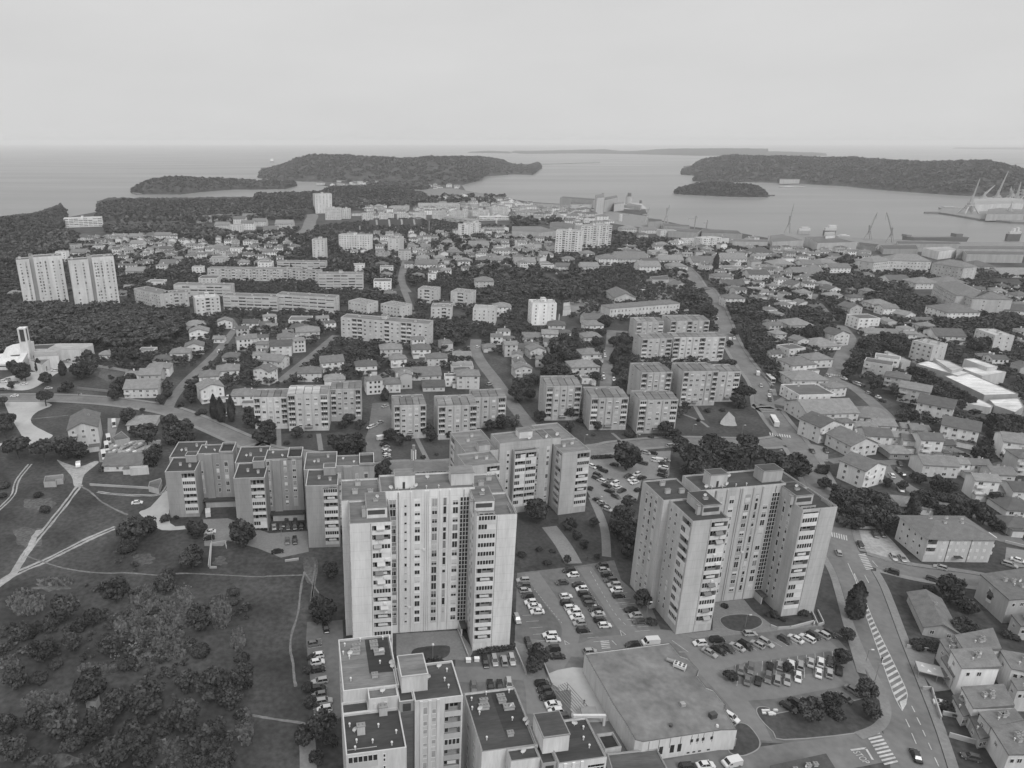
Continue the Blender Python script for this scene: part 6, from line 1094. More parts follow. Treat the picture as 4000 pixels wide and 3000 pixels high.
CY=[('E',735,205,125,305,'big dark cypress on the verge left of the hatched road'),('F',1238,930,85,230,'slim cypress in front of the low hipped cottage'),('K',1858,1080,62,210,'leftmost of three cypresses by the curved road'),('K',1915,1105,66,215,'middle one of three cypresses by the curved road'),('K',2006,1095,56,225,'rightmost of three cypresses by the curved road'),('K',340,720,48,115,'cypress at the church wall'),('K',546,745,56,125,'cypress right of the church court'),('M',880,650,66,120,'rounded cypress in the side street of the panel blocks'),('M',2030,500,50,160,'cypress opposite the panel blocks on the main road'),('K',1850,450,30,110,'thin cypress beside the upper diagonal street'),('I',1755,1155,40,150,'cypress left of the white three-storey house'),('I',310,1130,30,90,'left cypress below the tall pair'),('I',510,1210,36,120,'right cypress below the tall pair'),('H',830,1205,34,120,'cypress before the slabs in the centre'),('H',305,1210,24,70,'small cypress above the short slab'),('N',335,660,80,140,'broad dark cypress on the right slope'),('N',430,690,70,130,'second dark cypress on the right slope'),('L',1115,970,60,110,'cone shaped tree beside the dark roofed house')]
for t,x,y,wp,hp,lb in CY:
    r=wp/2*mpp(t,x,y); Y0=at(t,x,y+hp/2)[1]; h_=rise(t,x,y-hp/2,Y0)[0]; X0=at(t,x,y+hp/2)[0]; o=empty('cypress_tree',(X0,Y0,0)); z=h_/2
    put('crown',crown_mesh('cypress',int(x)%2),o,(0,0,z),0,None,(r*1.15,r*1.15,h_/2)); put('trunk',trunk_mesh('cypress'),o,(0,0,z),0,None,(r*.8,r*.8,h_/2)); tag(o,lb,'cypress'); OCC.append((X0,Y0,r))
# palm
x,y=at('F',1320,275); o=empty('palm_tree',(x,y,0)); tag(o,'palm with drooping fronds at the corner of the stepped terrace','palm tree')
mb=MB(); rr=random.Random(5)
for i in range(18):
    a=i*.349; L_=rr.uniform(2.6,3.3); p=[(q*L_*math.cos(a),q*L_*math.sin(a),4.2+1.3*q-2.4*q*q) for q in (0,.35,.7,1)]; n_=(-math.sin(a)*.3,math.cos(a)*.3)
    for j in range(3): mb.face([(p[j][0]-n_[0],p[j][1]-n_[1],p[j][2]),(p[j+1][0]-n_[0]*.6,p[j+1][1]-n_[1]*.6,p[j+1][2]),(p[j+1][0]+n_[0]*.6,p[j+1][1]+n_[1]*.6,p[j+1][2]),(p[j][0]+n_[0],p[j][1]+n_[1],p[j][2])])
mb.build('fronds',[M_LEAF],o); MB().tube((0,0,0),(0,0,4.3),.28,.2,n=8).build('trunk',M_BARK,o)
# ---- tree cover nobody would count: masses of crowns ----
OC=np.array(OCC); CELL=14; GRID={}
for i,(x,y,r) in enumerate(OC):
    GRID.setdefault((int(x//CELL),int(y//CELL)),[]).append(i)
def free(x,y,r):
    for a in (-1,0,1):
        for b in (-1,0,1):
            for i in GRID.get((int(x//CELL)+a,int(y//CELL)+b),()):
                if (OC[i,0]-x)**2+(OC[i,1]-y)**2<(OC[i,2]*.92+r*.6)**2: return False
    return True
def inpoly(x,y,p):
    c=False;j=len(p)-1
    for i in range(len(p)):
        if (p[i][1]>y)!=(p[j][1]>y) and x<(p[j][0]-p[i][0])*(y-p[i][1])/(p[j][1]-p[i][1])+p[i][0]: c=not c
        j=i
    return c
def hidden_kind(): pass
TPL=[]
for k in range(5): TPL.append(leaf_arrays('broad',12,95,.2,200+k))
TPP=[leaf_arrays('pine',14,110,.18,300+k) for k in range(4)]
TPF=[leaf_arrays('broad',7,34,.34,400+k) for k in range(4)]
def canopy(name,label,polys,rr=random.Random(21)):
    VS=[];TS_=[]
    for s,sp_,r0,r1,kind,thr,zh in polys:
        p=[]; t=None
        for q in s.split():
            if ':' in q: t,q=q.split(':')
            a,b=map(float,q.split(',')); p.append(at(t,a,b,zh))
        xs=[q[0] for q in p]; ys_=[q[1] for q in p]; Y=min(ys_); 
        while Y<max(ys_):
            stp=sp_*(1 if Y<700 else 1+.0005*(Y-700)); X=min(xs)
            while X<max(xs):
                x,y=X+rr.uniform(-.5,.5)*stp,Y+rr.uniform(-.5,.5)*stp; X+=stp
                if not inpoly(x,y,p): continue
                if thr and vnoise(np.array(x/(38 if kind!='s' else 17)),np.array(y/(38 if kind!='s' else 17)),9)<thr: continue
                r=rr.uniform(r0,r1)*(stp/sp_)
                if not free(x,y,r): continue
                tp=(TPF if y>720 else TPP if kind=='p' else TPL); V,tn=tp[rr.randrange(4)]; k=r*rr.uniform(.85,1.1); zc=(zh*1.0 if zh>4 else .7*k+ (1.5 if kind!='s' else -.2)); a=rr.uniform(0,6.28); ca,sa=math.cos(a),math.sin(a); Rm=np.array(((ca,-sa,0),(sa,ca,0),(0,0,1)))
                VS.append((V@Rm.T)*np.array((r,r,k*(.7 if kind!='s' else .8)))+np.array((x,y,zc+rr.uniform(-.8,1.2)*(zh>4)))); TS_.append(np.clip(tn+rr.uniform(-.25,.25),0,1))
            Y+=stp*.9
    me=quads_mesh(name,np.concatenate(VS),np.concatenate(TS_),M_WOODC); o=put(name,me); tag(o,label,'trees' if 'growth' not in name else 'undergrowth',None,'stuff'); return len(VS)
n1=canopy('pine_wood','dense dark pine wood in front of the twin towers',[('K:-200,230 0,205 300,170 700,205 1000,190 1300,250 1620,300 1560,420 1400,520 1250,570 860,560 700,520 280,520 150,540 -200,700',6.2,3.4,5.2,'p',0,8),('G:-100,870 0,860 560,880 680,920 560,1040 380,1080 100,1130 -200,1180',8,4,6,'p',0,8),('G:900,840 1600,830 1800,860 2212,930 2212,960 1700,950 1540,900 900,890',8,4,6,'p',0,7),('H:0,610 510,600 520,690 440,770 120,770 0,740',10,5,7,'p',0,7),('G:2212,640 1640,700 1500,770 900,790 900,740 1000,800 2212,790',11,5,7,'p',.2,9),('H:670,610 1200,570 1450,620 1300,670 1100,650 830,690 680,680',11,5,7,'p',0,8)])
n2=canopy('town_trees','loose tree cover between the houses of the town',[('W:-40,560 250,510 480,510 650,490 900,470 1200,500 1500,520 1800,545 2260,600 2260,1040 2050,980 1900,830 1700,760 1560,700 1480,900 1250,900 1150,760 1060,760 900,815 560,830 430,850 300,800 60,780 -40,790',5.0,1.2,3.3,'b',.22,2.5),
('I:-100,1240 350,1240 600,1280 850,1300 900,1400 760,1430 450,1440 100,1440 -60,1500 -200,1400',6.5,2.4,6,'b',.2,4),('J:280,1250 780,1240 1000,1330 1400,1420 1430,1570 1150,1540 900,1490 760,1370 420,1320',6.5,2.4,6,'b',.2,4),('J:1660,1300 1900,1290 2300,1310 2300,1420 2050,1440 1700,1390',6.5,2.4,6,'b',.2,4),('J:560,1130 780,1120 800,1230 700,1260 660,1170',8,4,6,'b',.2,4),('J:900,1265 1340,1270 1350,1310 980,1300',8,4,5,'b',.2,4),('N:1400,540 1760,560 1770,700 1640,740 1400,680',7.5,3.5,5.5,'b',.1,4),('N:1740,450 1980,440 2212,540 2212,640 1740,590',7.5,3.5,5.5,'b',.2,4),
('N:100,260 560,330 700,440 620,560 460,620 300,680 120,620 0,560 0,380',5.5,2.2,4.6,'b',.12,3),('N:300,640 460,640 470,760 300,760',5.5,2,4.2,'b',.1,3),('N:780,440 900,480 1400,540 1420,700 1200,640 1000,560 800,480',5.5,2,4.4,'b',.2,3),('N:660,700 960,720 1220,760 1200,860 1000,820 780,900 660,1000',5.5,2,4.2,'b',.2,3),('N:-40,640 60,800 120,1060 60,1080 -80,900',5,1.6,3.6,'b',.15,3),('M:1880,300 2212,320 2212,760 2100,700 1990,540',5,1.8,4,'b',.2,3),('H:900,520 1480,520 1500,480 1000,470',9,5,8,'b',.1,5),('H:640,560 900,540 1240,530 1300,600 700,600',10,5,7,'b',.25,4),('H:1300,620 1700,590 2150,600 2200,640 1500,660',10,4,7,'b',.35,4),('L:1540,370 1870,370 1880,540 1620,590 1530,520',7,3.2,5,'b',.1,4),('H:950,1130 1290,1130 1360,1330 1300,1620 950,1600 930,1400',8,4,6,'b',.2,4),('H:1500,900 2212,960 2212,1060 1600,1040',9,4,6,'b',.3,4),('H:1780,1180 2212,1150 2212,1640 1840,1560 1860,1400',8,4,6,'b',.2,4),('H:560,1120 760,1150 720,1240 600,1240',8,4,5,'b',.1,4),('H:0,900 500,900 700,960 740,1080 600,1060 480,960 360,960 420,1140 180,1120 0,1010',8.5,4,6,'b',.1,4),('H:210,1260 540,1330 540,1400 250,1390',7.5,3.5,5,'b',.1,4),('I:840,890 1100,940 1240,1000 1100,1060 850,1030',9,4,6,'b',.1,4),('I:1350,960 1500,1010 1620,1040 1500,1150 1360,1130 1300,1000',9,4,6,'b',.25,4),('I:0,790 400,790 420,810 0,860',12,5,7,'b',.1,4),('I:30,900 170,880 200,960 60,970',9,4,6,'b',0,4),('G:1030,1100 1500,1110 1620,1230 1500,1290 1040,1220',8,3.5,5.5,'b',.2,4),('G:0,1180 150,1180 190,1400 0,1480',8,3.5,5.5,'b',.2,4),('G:1030,1270 1280,1290 1300,1400 1100,1400',8,3.5,5.5,'b',.2,4),('M:-10,0 800,0 740,100 420,120 100,110 0,180',7.5,4,6,'b',.05,4),('M:1430,150 1560,60 1750,180 1700,260 1560,230',7.5,4,6,'b',.2,4),('M:1850,100 2212,100 2212,280 2080,320 1900,260',7.5,3.5,5.5,'b',.2,4),('K:1540,300 1690,330 1650,380 1560,360',7,3,5,'b',0,4)])
def hillcover(name,label,rr):
    VS=[];TS_=[]
    for G_,cn,(r0,r1,n) in COVER:
        nk,nu=G_.shape[:2]
        for _ in range(n):
            a=rr.uniform(.6,nk*.72); b=rr.uniform(1,nu-2); i,j=int(a),int(b); f,g=a-i,b-j
            p=G_[i,j]*(1-f)*(1-g)+G_[i+1,j]*f*(1-g)+G_[i,j+1]*(1-f)*g+G_[i+1,j+1]*f*g
            r=rr.uniform(r0,r1); V,tn=TPF[rr.randrange(4)]; q=rr.uniform(0,6.28); ca,sa=math.cos(q),math.sin(q)
            VS.append((V@np.array(((ca,-sa,0),(sa,ca,0),(0,0,1))).T)*np.array((r,r,r*.75))+p+np.array((0,0,r*.05))); TS_.append(np.clip(tn*.8+rr.uniform(-.2,.25),0,1))
    o=put(name,quads_mesh(name,np.concatenate(VS),np.concatenate(TS_),M_WOODC)); tag(o,label,'wood',None,'stuff')
hillcover('hill_wood','dark tree cover on the hills, headlands and islets',random.Random(5))
n3=canopy('undergrowth','low scrub and bramble in the lower left thicket',[('Q:-60,150 700,60 1500,40 1900,150 2150,200 2150,1000 2000,1659 -60,1900',2.9,.5,1.9,'s',.62,.4),('O:900,900 1500,1000 1700,1150 1300,1200 950,1100',4,.8,1.6,'s',.5,.5),('K:850,690 1250,700 1200,800 1000,860 850,790',4,.8,1.8,'s',.45,.5),('N:620,830 760,800 720,1000 640,1000',3.5,.8,1.6,'s',.4,.5)])
print('canopy',n1,n2,n3,'trees',len([o for o in bpy.data.objects if o.name.startswith('crown')]))

# tall dry grass standing in pale tufts
VS=[];TN=[];r=np.random.default_rng(8)
for cx,cy,rx,ry,n in ((1380,190,270,110,900),(1560,330,170,120,700),(1230,440,240,140,700),(230,240,170,110,600),(1900,320,100,150,500),(2060,560,60,100,300),(400,1090,200,80,500),(850,810,170,40,260),(480,60,160,30,260),(2120,1320,70,160,400),(1460,1460,100,90,300),(90,760,90,60,200),(1480,600,160,130,500),(700,1180,120,60,300)):
    for i in range(n):
        a=r.uniform(0,6.28); k=r.uniform(0,1)**.55; x,y=at('Q',cx+rx*k*math.cos(a),cy+ry*k*math.sin(a)); 
        if not free(x,y,.4): continue
        h=r.uniform(.5,1.5); t=r.uniform(0,3.14); u=np.array((math.cos(t),math.sin(t),0))*r.uniform(.15,.4); q=np.array((x,y,0.)); tp=q+np.array((r.uniform(-.3,.3),r.uniform(-.3,.3),h)); VS.append(np.array([q-u,q+u,tp+u*1.3,tp-u*1.3])); TN.append(r.uniform(.2,1))
M_STRAW=leafmat('dry_stalks',.13,.5)
o=put('tall_grass',quads_mesh('tall_grass',np.array(VS),np.array(TN),M_STRAW)); tag(o,'pale dry grass tufts in the lower left thicket','grass',None,'stuff')
# ================= vehicles =================
PROF={'hatchback':(4.05,1.74,1.5,(-1.95,-1.55,.35,1.0)),'saloon':(4.5,1.78,1.45,(-1.55,-1.0,.45,1.15)),'estate car':(4.55,1.78,1.5,(-2.15,-1.9,.4,1.1)),'tall car':(4.4,1.84,1.72,(-2.1,-1.75,.45,1.1))}
def car_meshes(ty):
    def f():
        L_,W,H,(r0,r1,f1,f0)=PROF[ty]; l=L_/2; w_=W/2; g=.2; bl=.92 if H<1.6 else 1.05; b=MB()
        def ring(x,z0,z1,ww,tw): return [(x,-ww,z0),(x,ww,z0),(x,ww,z1*.72),(x,tw,z1),(x,-tw,z1),(x,-ww,z1*.72)]
        st=[(-l,.42,bl*.78,w_*.86,w_*.74),(-l+.12,.25,bl*.97,w_*.95,w_*.84),(-l*.55,g,bl,w_,w_*.88),(l*.35,g,bl,w_,w_*.88),(l-.55,g,bl*.88,w_*.98,w_*.84),(l-.12,.26,bl*.74,w_*.93,w_*.76),(l,.4,bl*.6,w_*.82,w_*.66)]
        Rg=[ring(*q) for q in st]
        for a,c in zip(Rg[:-1],Rg[1:]):
            for i in range(6): j=(i+1)%6; b.face([a[i],c[i],c[j],a[j]])
        b.face(Rg[0][::-1]); b.face(Rg[-1])
        tw=w_*.70; bw=w_*.88
        b.face([(r1,-tw,H),(f1,-tw,H),(f1,tw,H),(r1,tw,H)]); b.box(r1+.02,f1-.02,-tw+.02,tw-.02,H-.05,H+.02)
        for x0,x1 in ((r0,r1),(f0,f1),((r0+f0)/2-.05,(r1+f1)/2-.05)):
            for s in (-1,1): b.tube((x0,s*bw*.99,bl),(x1,s*tw,H-.02),.055,n=4)
        for s in (-1,1): b.box(f0-.15,f0+.05,s*(w_+.02)-.1,s*(w_+.02)+.1,bl,bl+.14)
        q=MB(); A_=[(r0,-bw,bl-.02),(f0,-bw,bl-.02),(f0,bw,bl-.02),(r0,bw,bl-.02)]; T_=[(r1,-tw,H-.015),(f1,-tw,H-.015),(f1,tw,H-.015),(r1,tw,H-.015)]
        for i in range(4): j=(i+1)%4; q.face([A_[i],A_[j],T_[j],T_[i]])
        wm=MB().tube((0,-.1,0),(0,.1,0),.31,n=12); wm.tube((0,-.11,0),(0,.11,0),.18,n=8,m=1)
        lm=MB().box(-.06,.06,-.2,.2,-.09,.09)
        return b.mesh('body',[M_PAINT]),q.mesh('car_windows',[M_CGLASS]),wm.mesh('wheel',[M_TYRE,M_METAL]),lm.mesh('headlight',[M_WHITE]),(l,w_,bl)
    return cached(('car',ty),f)
CTONE={'w':.58,'s':.3,'g':.14,'d':.055,'k':.018}; CNAME={'w':'white','s':'silver','g':'mid grey','d':'dark grey','k':'black'}
def car(X,Y,a,tone,ty,z=.03):
    b,q,wm,lm,(l,w_,bl)=car_meshes(ty); o=empty('parked_car',(X,Y,z),a); put('body',b,o,color=CTONE[tone]*(1 if tone in 'wk' else random.uniform(.85,1.2))); put('car_windows',q,o)
    for x in (-l*.6,l*.62):
        for s in (-1,1): put('wheel',wm,o,(x,s*(w_-.1),.31))
    for s in (-1,1): put('headlight',lm,o,(l-.08,s*w_*.58,bl*.58))
    return o
def van(X,Y,a,label,L_=5.2,H=2.3,tone=.56,cat='van',name='van',glass=.3,z=.03):
    o=empty(name,(X,Y,z),a); tag(o,label,cat); l=L_/2; w_=.98 if L_<8 else 1.25; b=MB(); P_=[(-l,.3),(l-.08,.3),(l,.7),(l-.15,1.05),(l-.75,1.2),(l-1.25,H-.1),(l-1.6,H),(-l+.05,H)] if L_<8 else [(-l,.4),(l,.4),(l,1.2),(l-.15,H),(-l+.1,H)]
    n=len(P_); b.v=[(x,-w_,zz) for x,zz in P_]+[(x,w_,zz) for x,zz in P_]; b.f=[tuple(range(n)),tuple(range(2*n-1,n-1,-1))]+[((i+1)%n,i,n+i,n+(i+1)%n) for i in range(n)]; b.m=[0]*len(b.f)
    b.build('body',M_PAINT,o,color=tone)
    if L_<8: MB().face([(l-.72,-w_*.85,1.22),(l-.72,w_*.85,1.22),(l-1.24,w_*.82,H-.12),(l-1.24,-w_*.82,H-.12)]).build('windscreen',M_CGLASS,o,(.03,0,.03)); [MB().box(l-1.75,l-1.05,s*w_-.015*1,s*w_+.015,1.15,H-.35).build('side_window',M_CGLASS,o) for s in (-1,1)]
    else:
        for s in (-1,1): MB().box(-l+.5,l-.4,s*w_-.03,s*w_+.03,1.35,H-.45).build('side_windows',M_CGLASS,o)
        MB().box(l-.12,l+.03,-w_*.9,w_*.9,1.2,H-.3).build('windscreen',M_CGLASS,o); MB().box(-l*.6,-l*.1,-.7,.7,H,H+.25).build('roof_unit',M_PAINT,o,color=tone)
    wm=car_meshes('hatchback')[2]
    for x in (-l*.62,l*.62):
        for s in (-1,1): put('wheel',wm,o,(x,s*(w_-.1),.32))
    return o
def heading(t,x,y,dx,dy): a,b=at(t,x-dx/2,y-dy/2),at(t,x+dx/2,y+dy/2); return math.atan2(b[1]-a[1],b[0]-a[0])
CR=[('in the lane right of the pale tower','cars right of the pale tower','A',100,-5,'1865,1250,s 1872,1300,d 1885,1340,s 1905,1385,k 1930,1440,w 1965,1475,w 1988,1522,w 2098,1722,w 2125,1762,w 2122,1845,k 2165,1908,k'),
('on the ramp beside the pale tower','cars on the ramp','C',35,95,'1815,370,s 1912,580,k 1970,705,w'),
('in the second row of the lot between towers','second row between the towers','B',100,-8,'-10,1270,d 25,1390,w 35,1447,k 70,1488,w 95,1528,w 118,1568,w 140,1622,s 172,1682,k'),
('in the third row of the lot between towers','third row between the towers','B',100,-8,'50,1165,k 85,1205,w 135,1290,k 160,1325,w 185,1372,k 218,1415,d 240,1455,d 280,1500,k 300,1545,s 320,1595,k 360,1640,w'),
('in the row nearest the grey tower','row nearest the grey tower','B',100,-6,'335,1128,k 355,1163,s 380,1205,k 408,1248,d 440,1290,s 460,1335,w 480,1385,k 590,1508,k 625,1555,s 665,1608,d'),
('above the supermarket roof edge','cars above the supermarket','D',105,-8,'235,650,s 600,597,k'),
('in the angled row before the grey tower','angled row before the grey tower','D',95,55,'1265,660,s 1345,638,k 1420,622,d 1505,610,s 1575,598,k 1680,588,s 1755,572,s 1915,548,d 2010,540,w 2110,535,w 2165,512,k 2240,505,s 2305,493,k'),
('loosely parked around the oval lawn','cars around the oval lawn','D',105,-5,'1180,577,w 1330,550,k 1615,495,s'),
('in the back row of the lower lot','back row of the lower lot','D',6,-105,'1535,806,g 1620,797,g 1785,782,k 1872,770,s 1970,765,w 2050,767,s 2140,745,s 2225,742,w 2308,738,k'),
('in the front row of the lower lot','front row of the lower lot','D',8,-100,'1590,897,g 1685,902,k 1770,878,g 1850,895,s 1936,895,s 2030,873,w 2208,835,w 2300,837,s 2385,812,k'),
('around the shrub island of the lower lot','cars by the shrub island','E',95,60,'180,1130,k 250,1096,k 345,1095,k 735,985,g 655,1050,d'),
('in the strip left of the near towers','strip left of the near towers','C',105,-18,'65,580,g 85,685,w 90,740,w 95,805,k 110,905,s 100,970,k 105,1025,g 145,1078,s 150,1145,w 130,1207,w'),
('below the court stairs of the pale tower','cars below the court stairs','C',20,90,'160,447,k 1540,740,k 1620,727,s 1702,730,s 1770,720,s'),
('behind the roof of the near dark-roofed tower','cars behind the near roof','C',12,90,'1440,955,g 1585,945,k 1665,948,k 1745,932,s'),
('beside the pale terrace with the pergola','cars beside the pale terrace','C',110,-12,'2030,925,k 2047,980,k 2075,1040,k 2125,1107,w 2148,1165,w 2195,1215,d'),
('in the court of the stepped slab','cars in the slab court','R',4,90,'1040,1232,s 1100,1230,d 1160,1235,d 1220,1230,d 1276,1225,k 1155,1357,g 1220,1352,k'),
('on the lower court of the stepped slab','cars on the lower slab court','R',95,-12,'1070,1445,k 480,1330,k 487,1275,w'),
('in the left crowd of the big lot','left crowd of the big lot','B',95,40,'255,268,w 300,276,k 345,303,k 300,342,k 290,370,d 330,390,w 372,432,k 400,482,k 455,527,d 300,560,k 335,585,s 362,612,k 382,637,s'),
('in the middle of the big lot','middle of the big lot','B',90,-30,'405,385,g 445,415,w 470,447,w 505,477,k 560,535,k 590,570,d 560,350,d 635,335,w 590,382,w 615,405,w 682,365,k 650,470,k'),
('at the right side of the big lot','right side of the big lot','B',90,20,'800,217,w 885,212,s 870,245,k 868,277,w 862,310,k 858,345,k 775,152,k 690,240,d 440,252,k 720,150,s'),
('on the roads','cars on the roads','E',-45,-110,'1280,1550,k'),('driving on the middle road','cars on the roads','B',70,-4,'935,88,w'),
('on the main road beside the grey tower','cars on the roads','F',-40,-90,'610,1345,s'),
('on the dusty lot across the main road','cars on the dusty lot','F',55,80,'800,1278,k 925,1185,d 990,1185,d 1085,1385,s 1162,1393,s'),
('along the side street of the hipped apartment house','cars on the side street','F',100,30,'1070,1510,k 1425,1577,d 1490,1472,s 2165,1412,w 2090,1448,s'),
('in the yards of the row houses','cars in the row house yards','F',60,70,'1070,677,w 1140,577,k 1165,668,k 1150,800,w 380,465,k 500,465,k 1130,640,d'),
('in the yards at the lower right','cars at the lower right','E',100,25,'1515,1105,w 1755,1562,d'),
('on the straight street of the right slope','cars on the straight street','N',60,25,'655,1055,w 520,1035,s 745,845,w 735,880,s 700,910,d 725,1085,k 755,1097,s 785,1108,w 815,1118,d 870,1185,s 905,1200,k 945,1215,w 985,1250,k 1060,1435,w 1130,1440,d 730,820,d'),
('along the main road beyond the crossing','cars along the main road','N',30,60,'20,1165,s 15,1240,k 40,1130,d 10,1205,w -60,1120,s'),
('in the lane between the panel blocks','cars between the panel blocks','L',60,-22,'1115,1075,s 1070,1215,s 1020,1243,s 985,1257,w 1120,1432,s 1130,1460,w 1125,1478,d 1130,1496,w 1128,1514,s 1132,1534,d 1105,1405,k'),
('on lanes before the long slab','cars before the long slab','L',60,-20,'1140,780,w 900,600,s 1915,562,w 2020,885,s 1690,590,s'),
('on the street of the panel blocks','cars in the side street','M',20,60,'800,610,s 802,640,w 790,800,s 775,840,d 790,830,w 880,845,w 950,840,s 1920,490,w 1775,320,w 1770,290,s 48,1165,k'),
('around the church','cars around the church','K',75,-4,'125,985,w 205,882,w 30,862,w 470,765,w 140,870,d 565,690,s 20,930,d 420,920,s 60,845,s'),
('in the fenced patch by the gravel clearing','cars by the gravel clearing','K',80,15,'500,1350,k 520,1368,d 530,1385,s 545,1400,k'),
('near the diagonal street','cars near the diagonal street','K',40,-60,'1890,605,w 1750,790,s 1740,830,w 1960,1150,s 1965,1000,w 2025,410,s'),
('alone on the meadow track','cars on the meadow','O',80,-6,'1185,580,w'),('beside the supermarket side wall','cars beside the supermarket','D',70,45,'1455,1217,w'),('along the lane at the bottom edge','cars at the bottom edge','D',110,-10,'1230,1632,w 1080,1650,k')]
random.seed(4)
for desc,grp,t,dx,dy,s in CR:
    L_=[]
    for q in s.split():
        x,y,c=q.split(','); x,y=float(x),float(y); X,Y=at(t,x,y,.65); a=heading(t,x,y,dx,dy)+(math.pi if random.random()<.4 else 0)+random.uniform(-.03,.03)
        ty=random.choice(('hatchback','hatchback','saloon','estate car','tall car')); L_.append((car(X,Y,a,c,ty),X,Y,c,ty))
    L_.sort(key=lambda q:pxx(q[1],q[2]))
    for i,q in enumerate(L_): tag(q[0],CNAME[q[3]]+' '+q[4]+(', '+ordw(i,len(L_)) if len(L_)>1 else '')+' '+desc,'car',grp)
for t,x,y,dx,dy,lb,kw in [('D',755,562,-120,8,'white panel van above the supermarket roof edge',{}),('D',1460,1600,-110,25,'white van with a dark windscreen at the bottom edge',dict(L_=4.6,H=1.9)),('R',470,1105,-5,-100,'white minibus standing on end in the stepped slab court',dict(L_=5.4)),('L',1085,1345,60,-10,'white van beside the row of small cars',{}),('B',845,212,80,10,'white van in the right side of the big lot',dict(L_=4.6,H=2)),('K',985,1228,5,60,'white lorry highest of four by the boat yard',dict(L_=6.5,H=3,cat='lorry',name='lorry')),('K',938,1360,12,60,'white lorry second highest of four by the boat yard',dict(L_=6.5,H=3,cat='lorry',name='lorry')),('K',922,1425,12,60,'white lorry third of four by the boat yard',dict(L_=6.5,H=3,cat='lorry',name='lorry')),('K',896,1500,15,60,'white lorry lowest of four by the boat yard',dict(L_=6.5,H=3,cat='lorry',name='lorry')),('O',675,250,-5,40,'small pale truck at the dirt crossing',dict(L_=4,H=2,cat='truck',name='truck')),('F',55,212,-42,-70,'white city bus on the main road above the crosswalk',dict(L_=11.5,H=3,cat='bus',name='bus')),('N',20,1062,45,45,'white coach on the main road beyond the city bus',dict(L_=11,H=3.1,cat='bus',name='coach')),('M',2125,790,-10,-40,'white van on the main road beside the panel blocks',dict(L_=5.5,H=2.5)),('I',1165,1412,100,-2,'white coach behind the sports hall',dict(L_=11,H=3.1,cat='bus',name='coach')),('M',1885,492,-10,-30,'small white van at the road bend',dict(L_=4.6,H=2))]:
    X,Y=at(t,x,y,1.2); van(X,Y,heading(t,x,y,dx,dy),lb,**kw)
# ================= street lamps, walls, small things =================
def lamp(t,xb,yb,yt,label,arm=True,globe=False):
    X,Y=at(t,xb,yb); h=max(4,min(12,rise(t,xb,yt,Y)[0])); o=empty('street_lamp',(X,Y,0)); tag(o,label,'street lamp','street lamps'); MB().tube((0,0,0),(0,0,h),.1,.06,n=6).build('post',M_METAL,o)
    if globe: mb=MB(); mb.tube((0,0,h),(0,0,h+.5),.32,.36,n=10); mb.tube((0,0,h+.5),(0,0,h+.75),.36,.1,n=10); mb.build('globe',M_WHITE,o)
    else: MB().box(-.1,1.1,-.05,.05,h-.08,h+.05).build('arm',M_METAL,o); MB().box(.6,1.4,-.16,.16,h-.1,h+.1).build('lamp_head',M_WHITE,o)
for q in [('C',1085,720,600,'globe lamp on the lawn below the pale tower',0,1),('C',98,330,245,'globe lamp by the trees left of the pale tower',0,1),('C',150,1430,1335,'globe lamp beside the dark thicket at the near strip',0,1),('D',715,370,225,'lamp beside the grey tower near the row of cars'),('D',240,345,285,'lamp between the second and third car rows'),('D',1570,445,335,'pale lamp standing on the oval lawn'),('B',305,605,530,'lamp by the left crowd of the big lot'),('m',768,1035,960,'lamp on the lawn left of the round car park tree'),('m',1412,1035,940,'lamp on the lawn before the right panel block'),('m',2105,905,850,'lamp on the lawn left of the shell pavilion'),('F',70,600,460,'tall lamp at the junction behind the pine grove'),('E',848,735,650,'lamp on the verge beside the hatched road'),('E',922,912,760,'tall lamp on the verge further down the hatched road'),('M',1985,1320,1240,'lamp right of the shell pavilion'),('R',1105,1310,1250,'lamp in the court of the stepped slab'),('R',505,1360,1270,'lamp before the minibus in the slab court'),('N',55,640,550,'thin lamp in the dark gardens left of the right slope'),('A',893,225,125,'lamp on the lawn behind the antenna mast')]: lamp(*q)
def wall_(t,s,h,w_,label,m=M_PALE,cat='wall'):
    p=pts(t+':'+s); c=np.mean(p,0); o=MB(); P_=[(x-c[0],y-c[1]) for x,y in p]
    for a,b in zip(P_[:-1],P_[1:]):
        d=np.array(b)-np.array(a); L_=np.linalg.norm(d); d/=L_; n=np.array((-d[1],d[0]))*w_/2; a,b=np.array(a)-d*w_/2,np.array(b)+d*w_/2
        o.prism([tuple(a-n),tuple(b-n),tuple(b+n),tuple(a+n)],0,h)
    ob=o.build('garden_wall' if cat=='wall' else cat,m,None,(c[0],c[1],0)); tag(ob,label,cat)
